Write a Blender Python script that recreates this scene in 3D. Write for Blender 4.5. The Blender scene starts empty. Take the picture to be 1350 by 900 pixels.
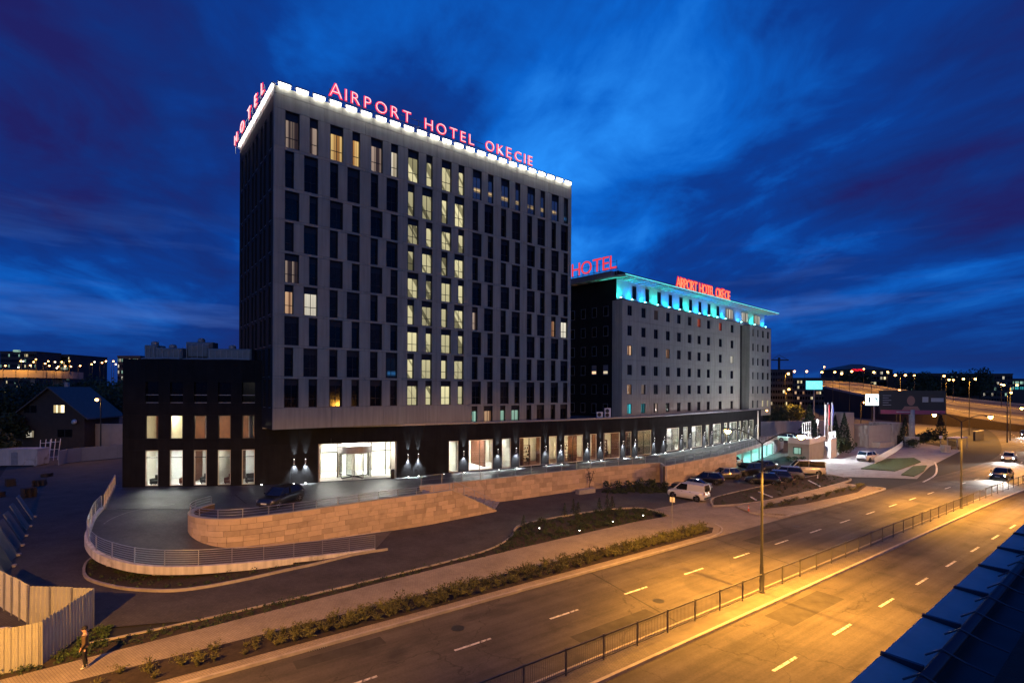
import bpy, bmesh, math, random
from mathutils import Vector, Matrix
random.seed(7)
scene = bpy.context.scene
col = scene.collection
rad = math.radians

# ------------------------------------------------------------------ camera
F, CX, CY, CAM_H, ROLL = 685.0, 675.0, 512.0, 12.0, rad(0.25)      # photo is 1350 x 900
cam = bpy.data.cameras.new('camera')
cam.sensor_width = 36.0
cam.lens = F / 1350 * 36
cam.shift_y = (CY - 450) / 1350
cam.clip_start, cam.clip_end = 0.1, 6000
camo = bpy.data.objects.new('camera', cam)
camo.matrix_world = Matrix.Translation((0, 0, CAM_H)) @ Matrix.Rotation(rad(90), 4, 'X') @ Matrix.Rotation(ROLL, 4, 'Z')
col.objects.link(camo)
scene.camera = camo

# ------------------------------------------------------------------ sky at dusk
world = bpy.data.worlds.new('World')
scene.world = world
world.use_nodes = True
def build_sky():
    nt = world.node_tree
    N, L = nt.nodes, nt.links
    N.clear()
    out = N.new('ShaderNodeOutputWorld')
    bg = N.new('ShaderNodeBackground'); bg.inputs['Strength'].default_value = 1.0
    L.new(bg.outputs[0], out.inputs[0])
    tc = N.new('ShaderNodeTexCoord')
    sep = N.new('ShaderNodeSeparateXYZ'); L.new(tc.outputs['Generated'], sep.inputs[0])
    def math_(op, a, b=None, c=None, clamp=False):
        n = N.new('ShaderNodeMath'); n.operation = op; n.use_clamp = clamp
        for i, v in enumerate((a, b, c)):
            if v is None: continue
            if isinstance(v, (int, float)): n.inputs[i].default_value = v
            else: L.new(v, n.inputs[i])
        return n.outputs[0]
    # clouds live on a flat layer: project the view direction on it
    zz = math_('ADD', math_('MAXIMUM', sep.outputs['Z'], 0.0), 0.16)
    cx = math_('DIVIDE', sep.outputs['X'], zz)
    cy = math_('DIVIDE', sep.outputs['Y'], zz)
    comb = N.new('ShaderNodeCombineXYZ'); L.new(cx, comb.inputs[0]); L.new(cy, comb.inputs[1])
    def noise(scale, rot, sc, loc, detail=6, rough=0.55, dist=0.0):
        r = N.new('ShaderNodeMapping'); L.new(comb.outputs[0], r.inputs[0]); r.inputs['Rotation'].default_value = (0, 0, rot)
        m = N.new('ShaderNodeMapping'); L.new(r.outputs[0], m.inputs[0])
        m.inputs['Scale'].default_value = sc; m.inputs['Location'].default_value = loc
        n = N.new('ShaderNodeTexNoise'); n.inputs['Scale'].default_value = scale; n.inputs['Detail'].default_value = detail
        n.inputs['Roughness'].default_value = rough; n.inputs['Distortion'].default_value = dist
        L.new(m.outputs[0], n.inputs['Vector'])
        return n.outputs['Fac']
    big = noise(SKY['sc'], SKY['rot'], (0.62, 1.0, 1), SKY['loc'], 2, 0.45, 0.5)
    fine = noise(1.1, SKY['rot'], (0.55, 1.1, 1), (3.1, 1.2, 0), 5, 0.55, 0.7)
    wisp = noise(3.0, SKY['rot'] + 0.5, (0.75, 1.1, 1), (1.1, 5.2, 0), 6, 0.6, 0.5)
    mixv = math_('ADD', math_('ADD', math_('MULTIPLY', big, 0.58), math_('MULTIPLY', fine, 0.26)), math_('MULTIPLY', wisp, 0.16))
    ramp = N.new('ShaderNodeValToRGB'); L.new(mixv, ramp.inputs[0])
    cr = ramp.color_ramp
    cr.elements[0].position = 0.40; cr.elements[0].color = (0.011, 0.012, 0.095, 1)
    cr.elements[1].position = 0.64; cr.elements[1].color = (0.022, 0.26, 0.85, 1)
    for p, c in ((0.45, (0.005, 0.023, 0.15, 1)), (0.495, (0.003, 0.036, 0.225, 1)), (0.55, (0.003, 0.098, 0.47, 1))):
        e = cr.elements.new(p); e.color = c
    # dusk sky itself: physical sky with the sun below the horizon, deepened to the blue of the photo
    sky = N.new('ShaderNodeTexSky'); sky.sky_type = 'NISHITA'; sky.sun_disc = False
    sky.sun_elevation = rad(1.0); sky.sun_rotation = rad(SKY['sun_rot']); sky.altitude = 100; sky.ozone_density = 6.0
    tint = N.new('ShaderNodeMix'); tint.data_type = 'RGBA'; tint.blend_type = 'MULTIPLY'; tint.inputs[0].default_value = 1
    L.new(sky.outputs[0], tint.inputs[6]); tint.inputs[7].default_value = (0.0012, 0.0026, 0.0085, 1)
    add = N.new('ShaderNodeMix'); add.data_type = 'RGBA'; add.blend_type = 'ADD'; add.inputs[0].default_value = 1
    # clouds thin out toward the horizon
    fade = math_('MULTIPLY', math_('SUBTRACT', sep.outputs['Z'], -0.02), 4.0, clamp=True)
    hz = N.new('ShaderNodeMix'); hz.data_type = 'RGBA'
    L.new(fade, hz.inputs[0]); hz.inputs[6].default_value = (0.005, 0.028, 0.16, 1); L.new(ramp.outputs[0], hz.inputs[7])
    # thin pale stratus low over the horizon
    sm = N.new('ShaderNodeMapping'); sm.inputs['Scale'].default_value = (1.6, 1.6, 13.0); L.new(tc.outputs['Generated'], sm.inputs[0])
    sn = N.new('ShaderNodeTexNoise'); sn.inputs['Scale'].default_value = 1.5; sn.inputs['Detail'].default_value = 5; sn.inputs['Roughness'].default_value = 0.55; L.new(sm.outputs[0], sn.inputs['Vector'])
    sf = math_('MULTIPLY', math_('SUBTRACT', sn.outputs['Fac'], 0.52), 5.0, clamp=True)
    low = math_('MULTIPLY', math_('SUBTRACT', 0.30, sep.outputs['Z']), 6.0, clamp=True); low2 = math_('MULTIPLY', math_('SUBTRACT', sep.outputs['Z'], 0.03), 14.0, clamp=True)
    sfac = math_('MULTIPLY', math_('MULTIPLY', sf, 0.55), math_('MULTIPLY', low, low2))
    stm = N.new('ShaderNodeMix'); stm.data_type = 'RGBA'; L.new(sfac, stm.inputs[0]); L.new(hz.outputs[2], stm.inputs[6]); stm.inputs[7].default_value = (0.055, 0.13, 0.42, 1)
    L.new(stm.outputs[2], add.inputs[6]); L.new(tint.outputs[2], add.inputs[7])
    L.new(add.outputs[2], bg.inputs[0])
    bg.inputs['Strength'].default_value = SKY['strength']
SKY = dict(sc=0.55, rot=1.1, loc=(2.6, 9.35, 0), strength=1.25, sun_rot=180)
build_sky()
# added fill from behind the camera to grey the hotel fronts: weak, soft
sun = bpy.data.lights.new('fill_sun', 'SUN'); sun.energy = 0.15; sun.angle = rad(25); sun.color = (1.0, 0.93, 0.62)
suno = bpy.data.objects.new('fill_sun', sun); col.objects.link(suno)
suno.rotation_euler = Vector((-0.05, 1.0, -0.16)).to_track_quat('-Z', 'Y').to_euler()

scene.view_settings.view_transform = 'Standard'
scene.view_settings.look = 'None'
scene.view_settings.exposure = 0.0
scene.view_settings.gamma = 1.0
scene.view_settings.use_curve_mapping = False
cy = scene.cycles
cy.use_denoising = True
cy.use_adaptive_sampling = True
cy.adaptive_threshold = 0.02
cy.max_bounces = 6; cy.diffuse_bounces = 3; cy.glossy_bounces = 3; cy.transmission_bounces = 4; cy.transparent_max_bounces = 10
cy.sample_clamp_indirect = 4.0; cy.sample_clamp_direct = 0.0
cy.caustics_reflective = False; cy.caustics_refractive = False
cy.use_light_tree = True

# ------------------------------------------------------------------ photo pixel -> direction -> point
def up(px, py, z=0.0):
    dx, dy = px - CX, py - CY
    c, s = math.cos(ROLL), math.sin(ROLL)
    x, y = (dx * c + dy * s) / F, (-dx * s + dy * c) / F
    d = (CAM_H - z) / y
    return Vector((x * d, d, z))
def at(px, py, depth):
    dx, dy = px - CX, py - CY
    c, s = math.cos(ROLL), math.sin(ROLL)
    x, y = (dx * c + dy * s) / F, (-dx * s + dy * c) / F
    return Vector((x * depth, depth, CAM_H - y * depth))
def px_of(x, y, z=5.0):
    u, v = x / y * F, (CAM_H - z) / y * F
    return CX + u * math.cos(ROLL) - v * math.sin(ROLL)

# ------------------------------------------------------------------ object helpers
def thing(name, label=None, cat=None, loc=(0, 0, 0), rot=0.0, group=None, kind=None):
    o = bpy.data.objects.new(name, None); col.objects.link(o)
    o.empty_display_size = 0.2
    o.location = loc; o.rotation_euler = (0, 0, rot)
    return tag(o, label, cat, group, kind)
def tag(o, label=None, cat=None, group=None, kind=None):
    if label: o['label'] = label
    if cat: o['category'] = cat
    if group: o['group'] = group
    if kind: o['kind'] = kind
    return o
def inst(mesh, name, parent=None, loc=(0, 0, 0), rot=(0, 0, 0), scale=(1, 1, 1)):
    o = bpy.data.objects.new(name, mesh); col.objects.link(o)
    o.parent = parent; o.location = loc
    o.rotation_euler = rot if hasattr(rot, '__len__') else (0, 0, rot)
    o.scale = scale if hasattr(scale, '__len__') else (scale,) * 3
    return o
def copy_tree(o, parent=None):
    kids = list(o.children)
    c = o.copy(); col.objects.link(c); c.parent = parent
    for k in kids: copy_tree(k, c)
    return c
class MB:
    def __init__(self): self.v = []; self.f = []; self.m = []; self.mats = []; self.cur = 0
    def use(self, m):
        if m not in self.mats: self.mats.append(m)
        self.cur = self.mats.index(m); return self
    def face(self, *idx): self.f.append(idx); self.m.append(self.cur)
    def poly(self, pts):
        i = len(self.v); self.v += [tuple(p) for p in pts]; self.face(*range(i, i + len(pts))); return self
    def box(self, x0, y0, z0, x1, y1, z1):
        i = len(self.v)
        self.v += [(x0, y0, z0), (x1, y0, z0), (x1, y1, z0), (x0, y1, z0), (x0, y0, z1), (x1, y0, z1), (x1, y1, z1), (x0, y1, z1)]
        for q in ((3, 2, 1, 0), (4, 5, 6, 7), (0, 1, 5, 4), (1, 2, 6, 5), (2, 3, 7, 6), (3, 0, 4, 7)): self.face(*[i + k for k in q])
        return self
    def cbox(self, cx, cy, cz, sx, sy, sz): return self.box(cx - sx / 2, cy - sy / 2, cz - sz / 2, cx + sx / 2, cy + sy / 2, cz + sz / 2)
    def bevbox(self, x0, y0, z0, x1, y1, z1, b=0.02):
        # box whose front (-y) rim is chamfered
        i = len(self.v)
        self.v += [(x0, y1, z0), (x1, y1, z0), (x1, y1, z1), (x0, y1, z1), (x0, y0 + b, z0), (x1, y0 + b, z0), (x1, y0 + b, z1), (x0, y0 + b, z1),
                   (x0 + b, y0, z0 + b), (x1 - b, y0, z0 + b), (x1 - b, y0, z1 - b), (x0 + b, y0, z1 - b)]
        self.face(i, i + 3, i + 2, i + 1); self.face(i + 8, i + 9, i + 10, i + 11)
        for k in range(4):
            n = (k + 1) % 4
            self.face(i + k, i + n, i + 4 + n, i + 4 + k); self.face(i + 4 + k, i + 4 + n, i + 8 + n, i + 8 + k)
        return self
    def prism(self, pts, z0, z1):
        i = len(self.v); n = len(pts)
        self.v += [(p[0], p[1], z0) for p in pts] + [(p[0], p[1], z1) for p in pts]
        self.face(*range(i + n - 1, i - 1, -1)); self.face(*range(i + n, i + 2 * n))
        for k in range(n): self.face(i + k, i + (k + 1) % n, i + n + (k + 1) % n, i + n + k)
        return self
    def bar(self, a, b, w, h=None):
        a, b = Vector(a), Vector(b); h = h or w
        d = (b - a); L_ = d.length
        if L_ < 1e-6: return self
        d.normalize()
        upv = Vector((0, 0, 1)) if abs(d.z) < 0.95 else Vector((1, 0, 0))
        x = d.cross(upv).normalized(); y = x.cross(d).normalized()
        i = len(self.v)
        for p in (a, b):
            for sx, sy in ((-1, -1), (1, -1), (1, 1), (-1, 1)): self.v.append(tuple(p + x * sx * w / 2 + y * sy * h / 2))
        for q in ((0, 1, 2, 3), (7, 6, 5, 4), (0, 4, 5, 1), (1, 5, 6, 2), (2, 6, 7, 3), (3, 7, 4, 0)): self.face(*[i + k for k in q])
        return self
    def tube(self, pts, r, n=8, cap=True):
        pts = [Vector(p) for p in pts]; rs = r if hasattr(r, '__len__') else [r] * len(pts)
        base = len(self.v); prevx = None
        for k, p in enumerate(pts):
            d = (pts[min(k + 1, len(pts) - 1)] - pts[max(k - 1, 0)]).normalized()
            if prevx is None:
                upv = Vector((0, 0, 1)) if abs(d.z) < 0.9 else Vector((1, 0, 0))
                x = d.cross(upv).normalized()
            else:
                x = (prevx - d * prevx.dot(d)).normalized()
            prevx = x; y = d.cross(x)
            for j in range(n):
                a = 2 * math.pi * j / n
                self.v.append(tuple(p + (x * math.cos(a) + y * math.sin(a)) * rs[k]))
        for k in range(len(pts) - 1):
            for j in range(n):
                a, b = base + k * n + j, base + k * n + (j + 1) % n
                self.face(a, b, b + n, a + n)
        if cap:
            self.face(*[base + j for j in range(n - 1, -1, -1)]); e = base + (len(pts) - 1) * n
            self.face(*[e + j for j in range(n)])
        return self
    def lathe(self, prof, n=16, c=(0, 0, 0), cap=True):
        base = len(self.v); m = len(prof)
        for r, z in prof:
            for j in range(n):
                a = 2 * math.pi * j / n
                self.v.append((c[0] + r * math.cos(a), c[1] + r * math.sin(a), c[2] + z))
        for k in range(m - 1):
            for j in range(n):
                a, b = base + k * n + j, base + k * n + (j + 1) % n
                self.face(a, b, b + n, a + n)
        if cap:
            self.face(*[base + j for j in range(n - 1, -1, -1)]); e = base + (m - 1) * n
            self.face(*[e + j for j in range(n)])
        return self
    def mesh(self, name, mat=None, smooth=False):
        me = bpy.data.meshes.new(name)
        me.from_pydata(self.v, [], self.f)
        if mat: me.materials.append(mat)
        else:
            for m in self.mats: me.materials.append(m)
            me.polygons.foreach_set('material_index', self.m)
        if smooth: me.polygons.foreach_set('use_smooth', [True] * len(me.polygons))
        me.update()
        return me
    def build(self, name, mat=None, parent=None, smooth=False, loc=(0, 0, 0), rot=(0, 0, 0)):
        return inst(self.mesh(name, mat, smooth), name, parent, loc, rot)
class Path:
    def __init__(self, pts, smooth=0):
        pts = [Vector((p[0], p[1], p[2] if len(p) > 2 else 0.0)) for p in pts]
        if smooth:
            out = []
            for i in range(len(pts) - 1):
                p0, p1, p2, p3 = pts[max(i - 1, 0)], pts[i], pts[i + 1], pts[min(i + 2, len(pts) - 1)]
                for k in range(smooth):
                    t = k / smooth
                    out.append(0.5 * ((2 * p1) + (p2 - p0) * t + (2 * p0 - 5 * p1 + 4 * p2 - p3) * t * t + (3 * p1 - p0 - 3 * p2 + p3) * t ** 3))
            out.append(pts[-1]); pts = out
        self.p = pts; self.s = [0.0]
        for a, b in zip(pts, pts[1:]): self.s.append(self.s[-1] + (b - a).length)
        self.len = self.s[-1]
    def seg(self, s):
        for i in range(len(self.s) - 2):
            if s <= self.s[i + 1]: return i
        return len(self.s) - 2
    def tan(self, s):
        e = 0.4
        a, b = self.raw(max(s - e, 0)), self.raw(min(s + e, self.len))
        d = b - a; d.z = 0
        return d.normalized()
    def raw(self, s):
        i = self.seg(s); t = (s - self.s[i]) / max(self.s[i + 1] - self.s[i], 1e-9)
        return self.p[i].lerp(self.p[i + 1], t)
    def pt(self, s, off=0.0, z=None):
        p = self.raw(s); t = self.tan(s)
        q = Vector((p.x - t.y * off, p.y + t.x * off, p.z if z is None else z))
        return q
    def ang(self, s):
        t = self.tan(s); return math.atan2(t.y, t.x)
    def at_px(self, px):
        lo, hi = 0.0, self.len
        for _ in range(40):
            m = (lo + hi) / 2; p = self.raw(m)
            if px_of(p.x, p.y) < px: lo = m
            else: hi = m
        return (lo + hi) / 2
    def stations(self, s0, s1, step=1.0):
        n = max(1, int(math.ceil((s1 - s0) / step)))
        return [s0 + (s1 - s0) * k / n for k in range(n + 1)]
    def wall(self, mb, s0, s1, z0, z1, o0, o1, step=1.5, rel=False):
        # solid between offsets o0 (front/right) and o1 (left) and heights z0, z1
        base = len(mb.v); st = self.stations(s0, s1, step)
        for s in st:
            zz = self.raw(s).z if rel else 0.0
            a, b = self.pt(s, o0), self.pt(s, o1)
            f0 = z0(s) if callable(z0) else z0; f1 = z1(s) if callable(z1) else z1
            mb.v += [(a.x, a.y, zz + f0), (b.x, b.y, zz + f0), (b.x, b.y, zz + f1), (a.x, a.y, zz + f1)]
        for k in range(len(st) - 1):
            i = base + 4 * k
            for q in ((0, 4, 7, 3), (3, 7, 6, 2), (2, 6, 5, 1), (1, 5, 4, 0)): mb.face(*[i + j for j in q])
        mb.face(base, base + 3, base + 2, base + 1); e = base + 4 * (len(st) - 1)
        mb.face(e, e + 1, e + 2, e + 3)
        return mb
    def sheet(self, mb, s0, s1, o0, o1, z, step=2.0):
        st = self.stations(s0, s1, step); base = len(mb.v)
        for s in st:
            a = self.pt(s, o0(s) if callable(o0) else o0); b = self.pt(s, o1(s) if callable(o1) else o1)
            mb.v += [(a.x, a.y, z), (b.x, b.y, z)]
        for k in range(len(st) - 1):
            i = base + 2 * k; mb.face(i, i + 2, i + 3, i + 1)
        return mb
# ------------------------------------------------------------------ materials
MATS = {}
def mat(name, color=(0.5, 0.5, 0.5), rough=0.7, metal=0.0, var=0.0, vscale=2.0, bump=0.0, bscale=20.0, emit=None, estr=0.0, rnd=0.0, spec=0.5, coat=0.0, dirt=None):
    m = bpy.data.materials.new(name); m.use_nodes = True
    nt = m.node_tree; N, L = nt.nodes, nt.links
    b = N['Principled BSDF']
    b.inputs['Base Color'].default_value = (*color, 1); b.inputs['Roughness'].default_value = rough; b.inputs['Metallic'].default_value = metal
    b.inputs['Specular IOR Level'].default_value = spec; b.inputs['Coat Weight'].default_value = coat
    tc = N.new('ShaderNodeTexCoord')
    src = None
    if var or rnd or dirt:
        rgb = N.new('ShaderNodeRGB'); rgb.outputs[0].default_value = (*color, 1); src = rgb.outputs[0]
        if var:
            n = N.new('ShaderNodeTexNoise'); n.inputs['Scale'].default_value = vscale; n.inputs['Detail'].default_value = 8; n.inputs['Roughness'].default_value = 0.65
            L.new(tc.outputs['Object'], n.inputs['Vector'])
            mr = N.new('ShaderNodeMapRange'); mr.inputs[1].default_value = 0.3; mr.inputs[2].default_value = 0.7; mr.inputs[3].default_value = 1 - var; mr.inputs[4].default_value = 1 + var
            L.new(n.outputs['Fac'], mr.inputs[0])
            mx = N.new('ShaderNodeVectorMath'); mx.operation = 'SCALE'; L.new(src, mx.inputs[0]); L.new(mr.outputs[0], mx.inputs['Scale']); src = mx.outputs[0]
        if rnd:
            oi = N.new('ShaderNodeObjectInfo')
            mr = N.new('ShaderNodeMapRange'); mr.inputs[3].default_value = 1 - rnd; mr.inputs[4].default_value = 1 + rnd
            L.new(oi.outputs['Random'], mr.inputs[0])
            mx = N.new('ShaderNodeVectorMath'); mx.operation = 'SCALE'; L.new(src, mx.inputs[0]); L.new(mr.outputs[0], mx.inputs['Scale']); src = mx.outputs[0]
        if dirt:
            n = N.new('ShaderNodeTexNoise'); n.inputs['Scale'].default_value = dirt[1]; n.inputs['Detail'].default_value = 6; n.inputs['Distortion'].default_value = 1.0
            L.new(tc.outputs['Object'], n.inputs['Vector'])
            mr = N.new('ShaderNodeMapRange'); mr.inputs[1].default_value = dirt[2]; mr.inputs[2].default_value = dirt[2] + 0.14; L.new(n.outputs['Fac'], mr.inputs[0])
            mx = N.new('ShaderNodeMix'); mx.data_type = 'RGBA'; L.new(mr.outputs[0], mx.inputs[0]); L.new(src, mx.inputs[6]); mx.inputs[7].default_value = (*dirt[0], 1); src = mx.outputs[2]
        L.new(src, b.inputs['Base Color'])
    if bump:
        n = N.new('ShaderNodeTexNoise'); n.inputs['Scale'].default_value = bscale; n.inputs['Detail'].default_value = 6
        L.new(tc.outputs['Object'], n.inputs['Vector'])
        bp = N.new('ShaderNodeBump'); bp.inputs['Strength'].default_value = bump; bp.inputs['Distance'].default_value = 0.02
        L.new(n.outputs['Fac'], bp.inputs['Height']); L.new(bp.outputs[0], b.inputs['Normal'])
    if emit:
        b.inputs['Emission Color'].default_value = (*emit, 1); b.inputs['Emission Strength'].default_value = estr
    MATS[name] = m
    return m
def brickmat(name, c1, c2, mortar, sx, sy, rough=0.85, rot=0.0, var=0.25):
    m = mat(name, c1, rough); nt = m.node_tree; N, L = nt.nodes, nt.links; b = N['Principled BSDF']
    tc = N.new('ShaderNodeTexCoord'); mp = N.new('ShaderNodeMapping'); mp.inputs['Rotation'].default_value = (0, 0, rot); L.new(tc.outputs['Object'], mp.inputs[0])
    br = N.new('ShaderNodeTexBrick'); br.inputs['Color1'].default_value = (*c1, 1); br.inputs['Color2'].default_value = (*c2, 1); br.inputs['Mortar'].default_value = (*mortar, 1)
    br.inputs['Scale'].default_value = 1.0; br.inputs['Brick Width'].default_value = sx; br.inputs['Row Height'].default_value = sy; br.inputs['Mortar Size'].default_value = 0.008
    L.new(mp.outputs[0], br.inputs['Vector'])
    n = N.new('ShaderNodeTexNoise'); n.inputs['Scale'].default_value = 0.5; n.inputs['Detail'].default_value = 9; n.inputs['Roughness'].default_value = 0.7; L.new(tc.outputs['Object'], n.inputs['Vector'])
    mr = N.new('ShaderNodeMapRange'); mr.inputs[1].default_value = 0.3; mr.inputs[2].default_value = 0.7; mr.inputs[3].default_value = 1 - var; mr.inputs[4].default_value = 1 + var; L.new(n.outputs['Fac'], mr.inputs[0])
    mx = N.new('ShaderNodeVectorMath'); mx.operation = 'SCALE'; L.new(br.outputs['Color'], mx.inputs[0]); L.new(mr.outputs[0], mx.inputs['Scale']); L.new(mx.outputs[0], b.inputs['Base Color'])
    bp = N.new('ShaderNodeBump'); bp.inputs['Strength'].default_value = 0.3; bp.inputs['Distance'].default_value = 0.01; L.new(br.outputs['Fac'], bp.inputs['Height']); bp.invert = True; L.new(bp.outputs[0], b.inputs['Normal'])
    return m
def glass(name, tint=(0.9, 0.95, 0.95), refl=0.06):
    m = bpy.data.materials.new(name); m.use_nodes = True; N, L = m.node_tree.nodes, m.node_tree.links
    N.remove(N['Principled BSDF'])
    t = N.new('ShaderNodeBsdfTransparent'); t.inputs[0].default_value = (*tint, 1)
    g = N.new('ShaderNodeBsdfGlossy'); g.inputs['Roughness'].default_value = 0.03
    lw = N.new('ShaderNodeLayerWeight'); lw.inputs[0].default_value = 0.25
    mr = N.new('ShaderNodeMapRange'); mr.inputs[3].default_value = refl; mr.inputs[4].default_value = 0.8; L.new(lw.outputs['Fresnel'], mr.inputs[0])
    mx = N.new('ShaderNodeMixShader'); L.new(mr.outputs[0], mx.inputs[0]); L.new(t.outputs[0], mx.inputs[1]); L.new(g.outputs[0], mx.inputs[2])
    L.new(mx.outputs[0], N['Material Output'].inputs[0])
    MATS[name] = m
    return m
def litpane(name, c1, c2, strength, scale=1.5, lo=0.44, hi=0.52, diag=0.0, band=None):
    # a lit room seen through the pane: curtain folds, a darker drape or stair flight, brighter towards the ceiling lamp
    m = mat(name, (0.02, 0.02, 0.02), 0.15, spec=0.2); N, L = m.node_tree.nodes, m.node_tree.links; b = N['Principled BSDF']
    tc = N.new('ShaderNodeTexCoord'); oi = N.new('ShaderNodeObjectInfo'); sx = N.new('ShaderNodeSeparateXYZ'); L.new(tc.outputs['Object'], sx.inputs[0])
    def mth(op, a, b_=None, c=None, clamp=False):
        n = N.new('ShaderNodeMath'); n.operation = op; n.use_clamp = clamp
        for i, v in enumerate((a, b_, c)):
            if v is None: continue
            if isinstance(v, (int, float)): n.inputs[i].default_value = v
            else: L.new(v, n.inputs[i])
        return n.outputs[0]
    off = mth('MULTIPLY', oi.outputs['Random'], 37.0)
    u = mth('ADD', mth('MULTIPLY_ADD', sx.outputs['Z'], diag, sx.outputs['X']), off)
    cb = N.new('ShaderNodeCombineXYZ'); L.new(u, cb.inputs[0]); L.new(off, cb.inputs[1])
    n = N.new('ShaderNodeTexNoise'); n.inputs['Scale'].default_value = scale; n.inputs['Detail'].default_value = 1.0; L.new(cb.outputs[0], n.inputs['Vector'])
    mr = N.new('ShaderNodeMapRange'); mr.inputs[1].default_value = lo; mr.inputs[2].default_value = hi; L.new(n.outputs['Fac'], mr.inputs[0])
    fac = mr.outputs[0]
    folds = mth('MULTIPLY_ADD', mth('SINE', mth('MULTIPLY', sx.outputs['X'], 34.0)), 0.07, 0.93)
    lift = mth('MULTIPLY_ADD', sx.outputs['Z'], 0.10, 0.72)
    if band:
        d = mth('ABSOLUTE', mth('SUBTRACT', sx.outputs['Z'], mth('MULTIPLY_ADD', oi.outputs['Random'], 0.5, band)))
        fac = mth('MULTIPLY', fac, mth('SUBTRACT', 1.0, mth('MULTIPLY', d, 3.2), clamp=True))
    mx = N.new('ShaderNodeMix'); mx.data_type = 'RGBA'; L.new(fac, mx.inputs[0]); mx.inputs[6].default_value = (*c2, 1); mx.inputs[7].default_value = (*c1, 1)
    L.new(mx.outputs[2], b.inputs['Emission Color'])
    st = mth('MULTIPLY', mth('MULTIPLY', folds, lift), mth('MULTIPLY_ADD', oi.outputs['Random'], 0.75 * strength, 0.5 * strength))
    L.new(st, b.inputs['Emission Strength'])
    return m
M = MATS
mat('ground', (0.020, 0.019, 0.017), 0.95, var=0.4, vscale=0.08, bump=0.4, bscale=3)
mat('asphalt', (0.085, 0.074, 0.065), 0.85, spec=0.25, var=0.25, vscale=0.35, bump=0.35, bscale=60, dirt=((0.05, 0.045, 0.042), 0.25, 0.56))
mat('asphalt_worn', (0.10, 0.088, 0.078), 0.85, spec=0.25, var=0.2, vscale=0.3, bump=0.3, bscale=60, dirt=((0.06, 0.055, 0.05), 0.4, 0.58))
mat('marking', (0.62, 0.60, 0.56), 0.7, var=0.25, vscale=5, dirt=((0.12, 0.105, 0.095), 4.0, 0.52))
brickmat('pavers', (0.32, 0.27, 0.20), (0.27, 0.225, 0.165), (0.16, 0.13, 0.10), 0.2, 0.1, rot=rad(35.6))
brickmat('drive_pavers', (0.085, 0.074, 0.066), (0.062, 0.055, 0.05), (0.035, 0.032, 0.03), 0.2, 0.1, rot=rad(30), var=0.4)
brickmat('fore_pavers', (0.10, 0.10, 0.10), (0.078, 0.078, 0.078), (0.045, 0.045, 0.045), 0.3, 0.15, rough=0.5, rot=rad(20), var=0.4)
brickmat('reserve_pavers', (0.17, 0.145, 0.11), (0.135, 0.115, 0.09), (0.08, 0.07, 0.055), 0.2, 0.1, rot=rad(35.6))
mat('plant_casing', (0.20, 0.22, 0.22), 0.6, var=0.2, vscale=1.0, rnd=0.2)
mat('kerb', (0.36, 0.32, 0.27), 0.85, var=0.25, vscale=1.5, bump=0.3, bscale=30)
mat('soil', (0.035, 0.024, 0.017), 1.0, var=0.5, vscale=4, bump=0.9, bscale=12)
mat('concrete', (0.34, 0.33, 0.31), 0.85, var=0.22, vscale=0.8, bump=0.25, bscale=14, dirt=((0.19, 0.18, 0.17), 0.7, 0.57))
mat('beam', (0.62, 0.59, 0.55), 0.7, var=0.1, vscale=1.2, bump=0.15, bscale=20, dirt=((0.4, 0.36, 0.32), 0.9, 0.6))
mat('sandstone', (0.52, 0.40, 0.28), 0.85, var=0.12, vscale=1.6, bump=0.35, bscale=18, rnd=0.22, dirt=((0.36, 0.27, 0.19), 0.5, 0.63))
mat('sandstone_cap', (0.45, 0.40, 0.33), 0.8, var=0.15, vscale=1.0, bump=0.2, bscale=20)
mat('joint', (0.11, 0.085, 0.06), 1.0)
mat('tower_panel', (0.335, 0.33, 0.265), 0.7, var=0.07, vscale=0.35, bump=0.08, bscale=6, rnd=0.06, spec=0.3)
mat('tower_dark', (0.030, 0.028, 0.027), 0.75, spec=0.12, var=0.15, vscale=0.6, rnd=0.08)
mat('core', (0.012, 0.012, 0.013), 0.8)
mat('clad', (0.013, 0.0135, 0.015), 0.75, spec=0.12, var=0.25, vscale=0.8, rnd=0.12, bump=0.1, bscale=8)
mat('b2_panel', (0.345, 0.34, 0.275), 0.7, var=0.07, vscale=0.5, rnd=0.05)
mat('b2_light', (0.45, 0.46, 0.47), 0.6, var=0.06)
mat('roofing', (0.05, 0.05, 0.052), 0.9, var=0.3, vscale=0.5)
mat('frame', (0.016, 0.016, 0.018), 0.45)
mat('frame_light', (0.55, 0.52, 0.44), 0.5)
mat('dark_pane', (0.007, 0.007, 0.008), 0.1, var=0.3, vscale=1.5, spec=0.25)
mat('dim_pane', (0.022, 0.020, 0.022), 0.2, var=0.55, vscale=3.5, spec=0.18)
mat('curtain', (0.07, 0.065, 0.07), 0.9, var=0.2, vscale=6)
glass('clear_glass')
litpane('lit_stair', (1.0, 0.90, 0.50), (0.30, 0.27, 0.14), 0.86, 1.0, 0.42, 0.48, 0.7)
litpane('lit_warm', (1.0, 0.60, 0.34), (0.30, 0.14, 0.07), 0.8)
litpane('lit_gold', (1.0, 0.66, 0.24), (0.45, 0.20, 0.05), 1.0)
litpane('lit_pink', (0.85, 0.62, 0.48), (0.08, 0.05, 0.045), 0.6, 1.7, 0.46, 0.54)
litpane('lit_pale', (1.0, 0.92, 0.74), (0.40, 0.33, 0.22), 0.9)
litpane('lit_blue', (0.05, 0.25, 0.65), (0.004, 0.008, 0.02), 0.7, 2.0, 0.4, 0.5, 0.0, 0.35)
litpane('lit_bar', (1.0, 0.68, 0.30), (0.012, 0.028, 0.10), 1.0, 2.2, 0.36, 0.5, 0.0, 0.9)
litpane('lit_cyan', (0.08, 0.75, 0.85), (0.02, 0.25, 0.30), 0.8)
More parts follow.
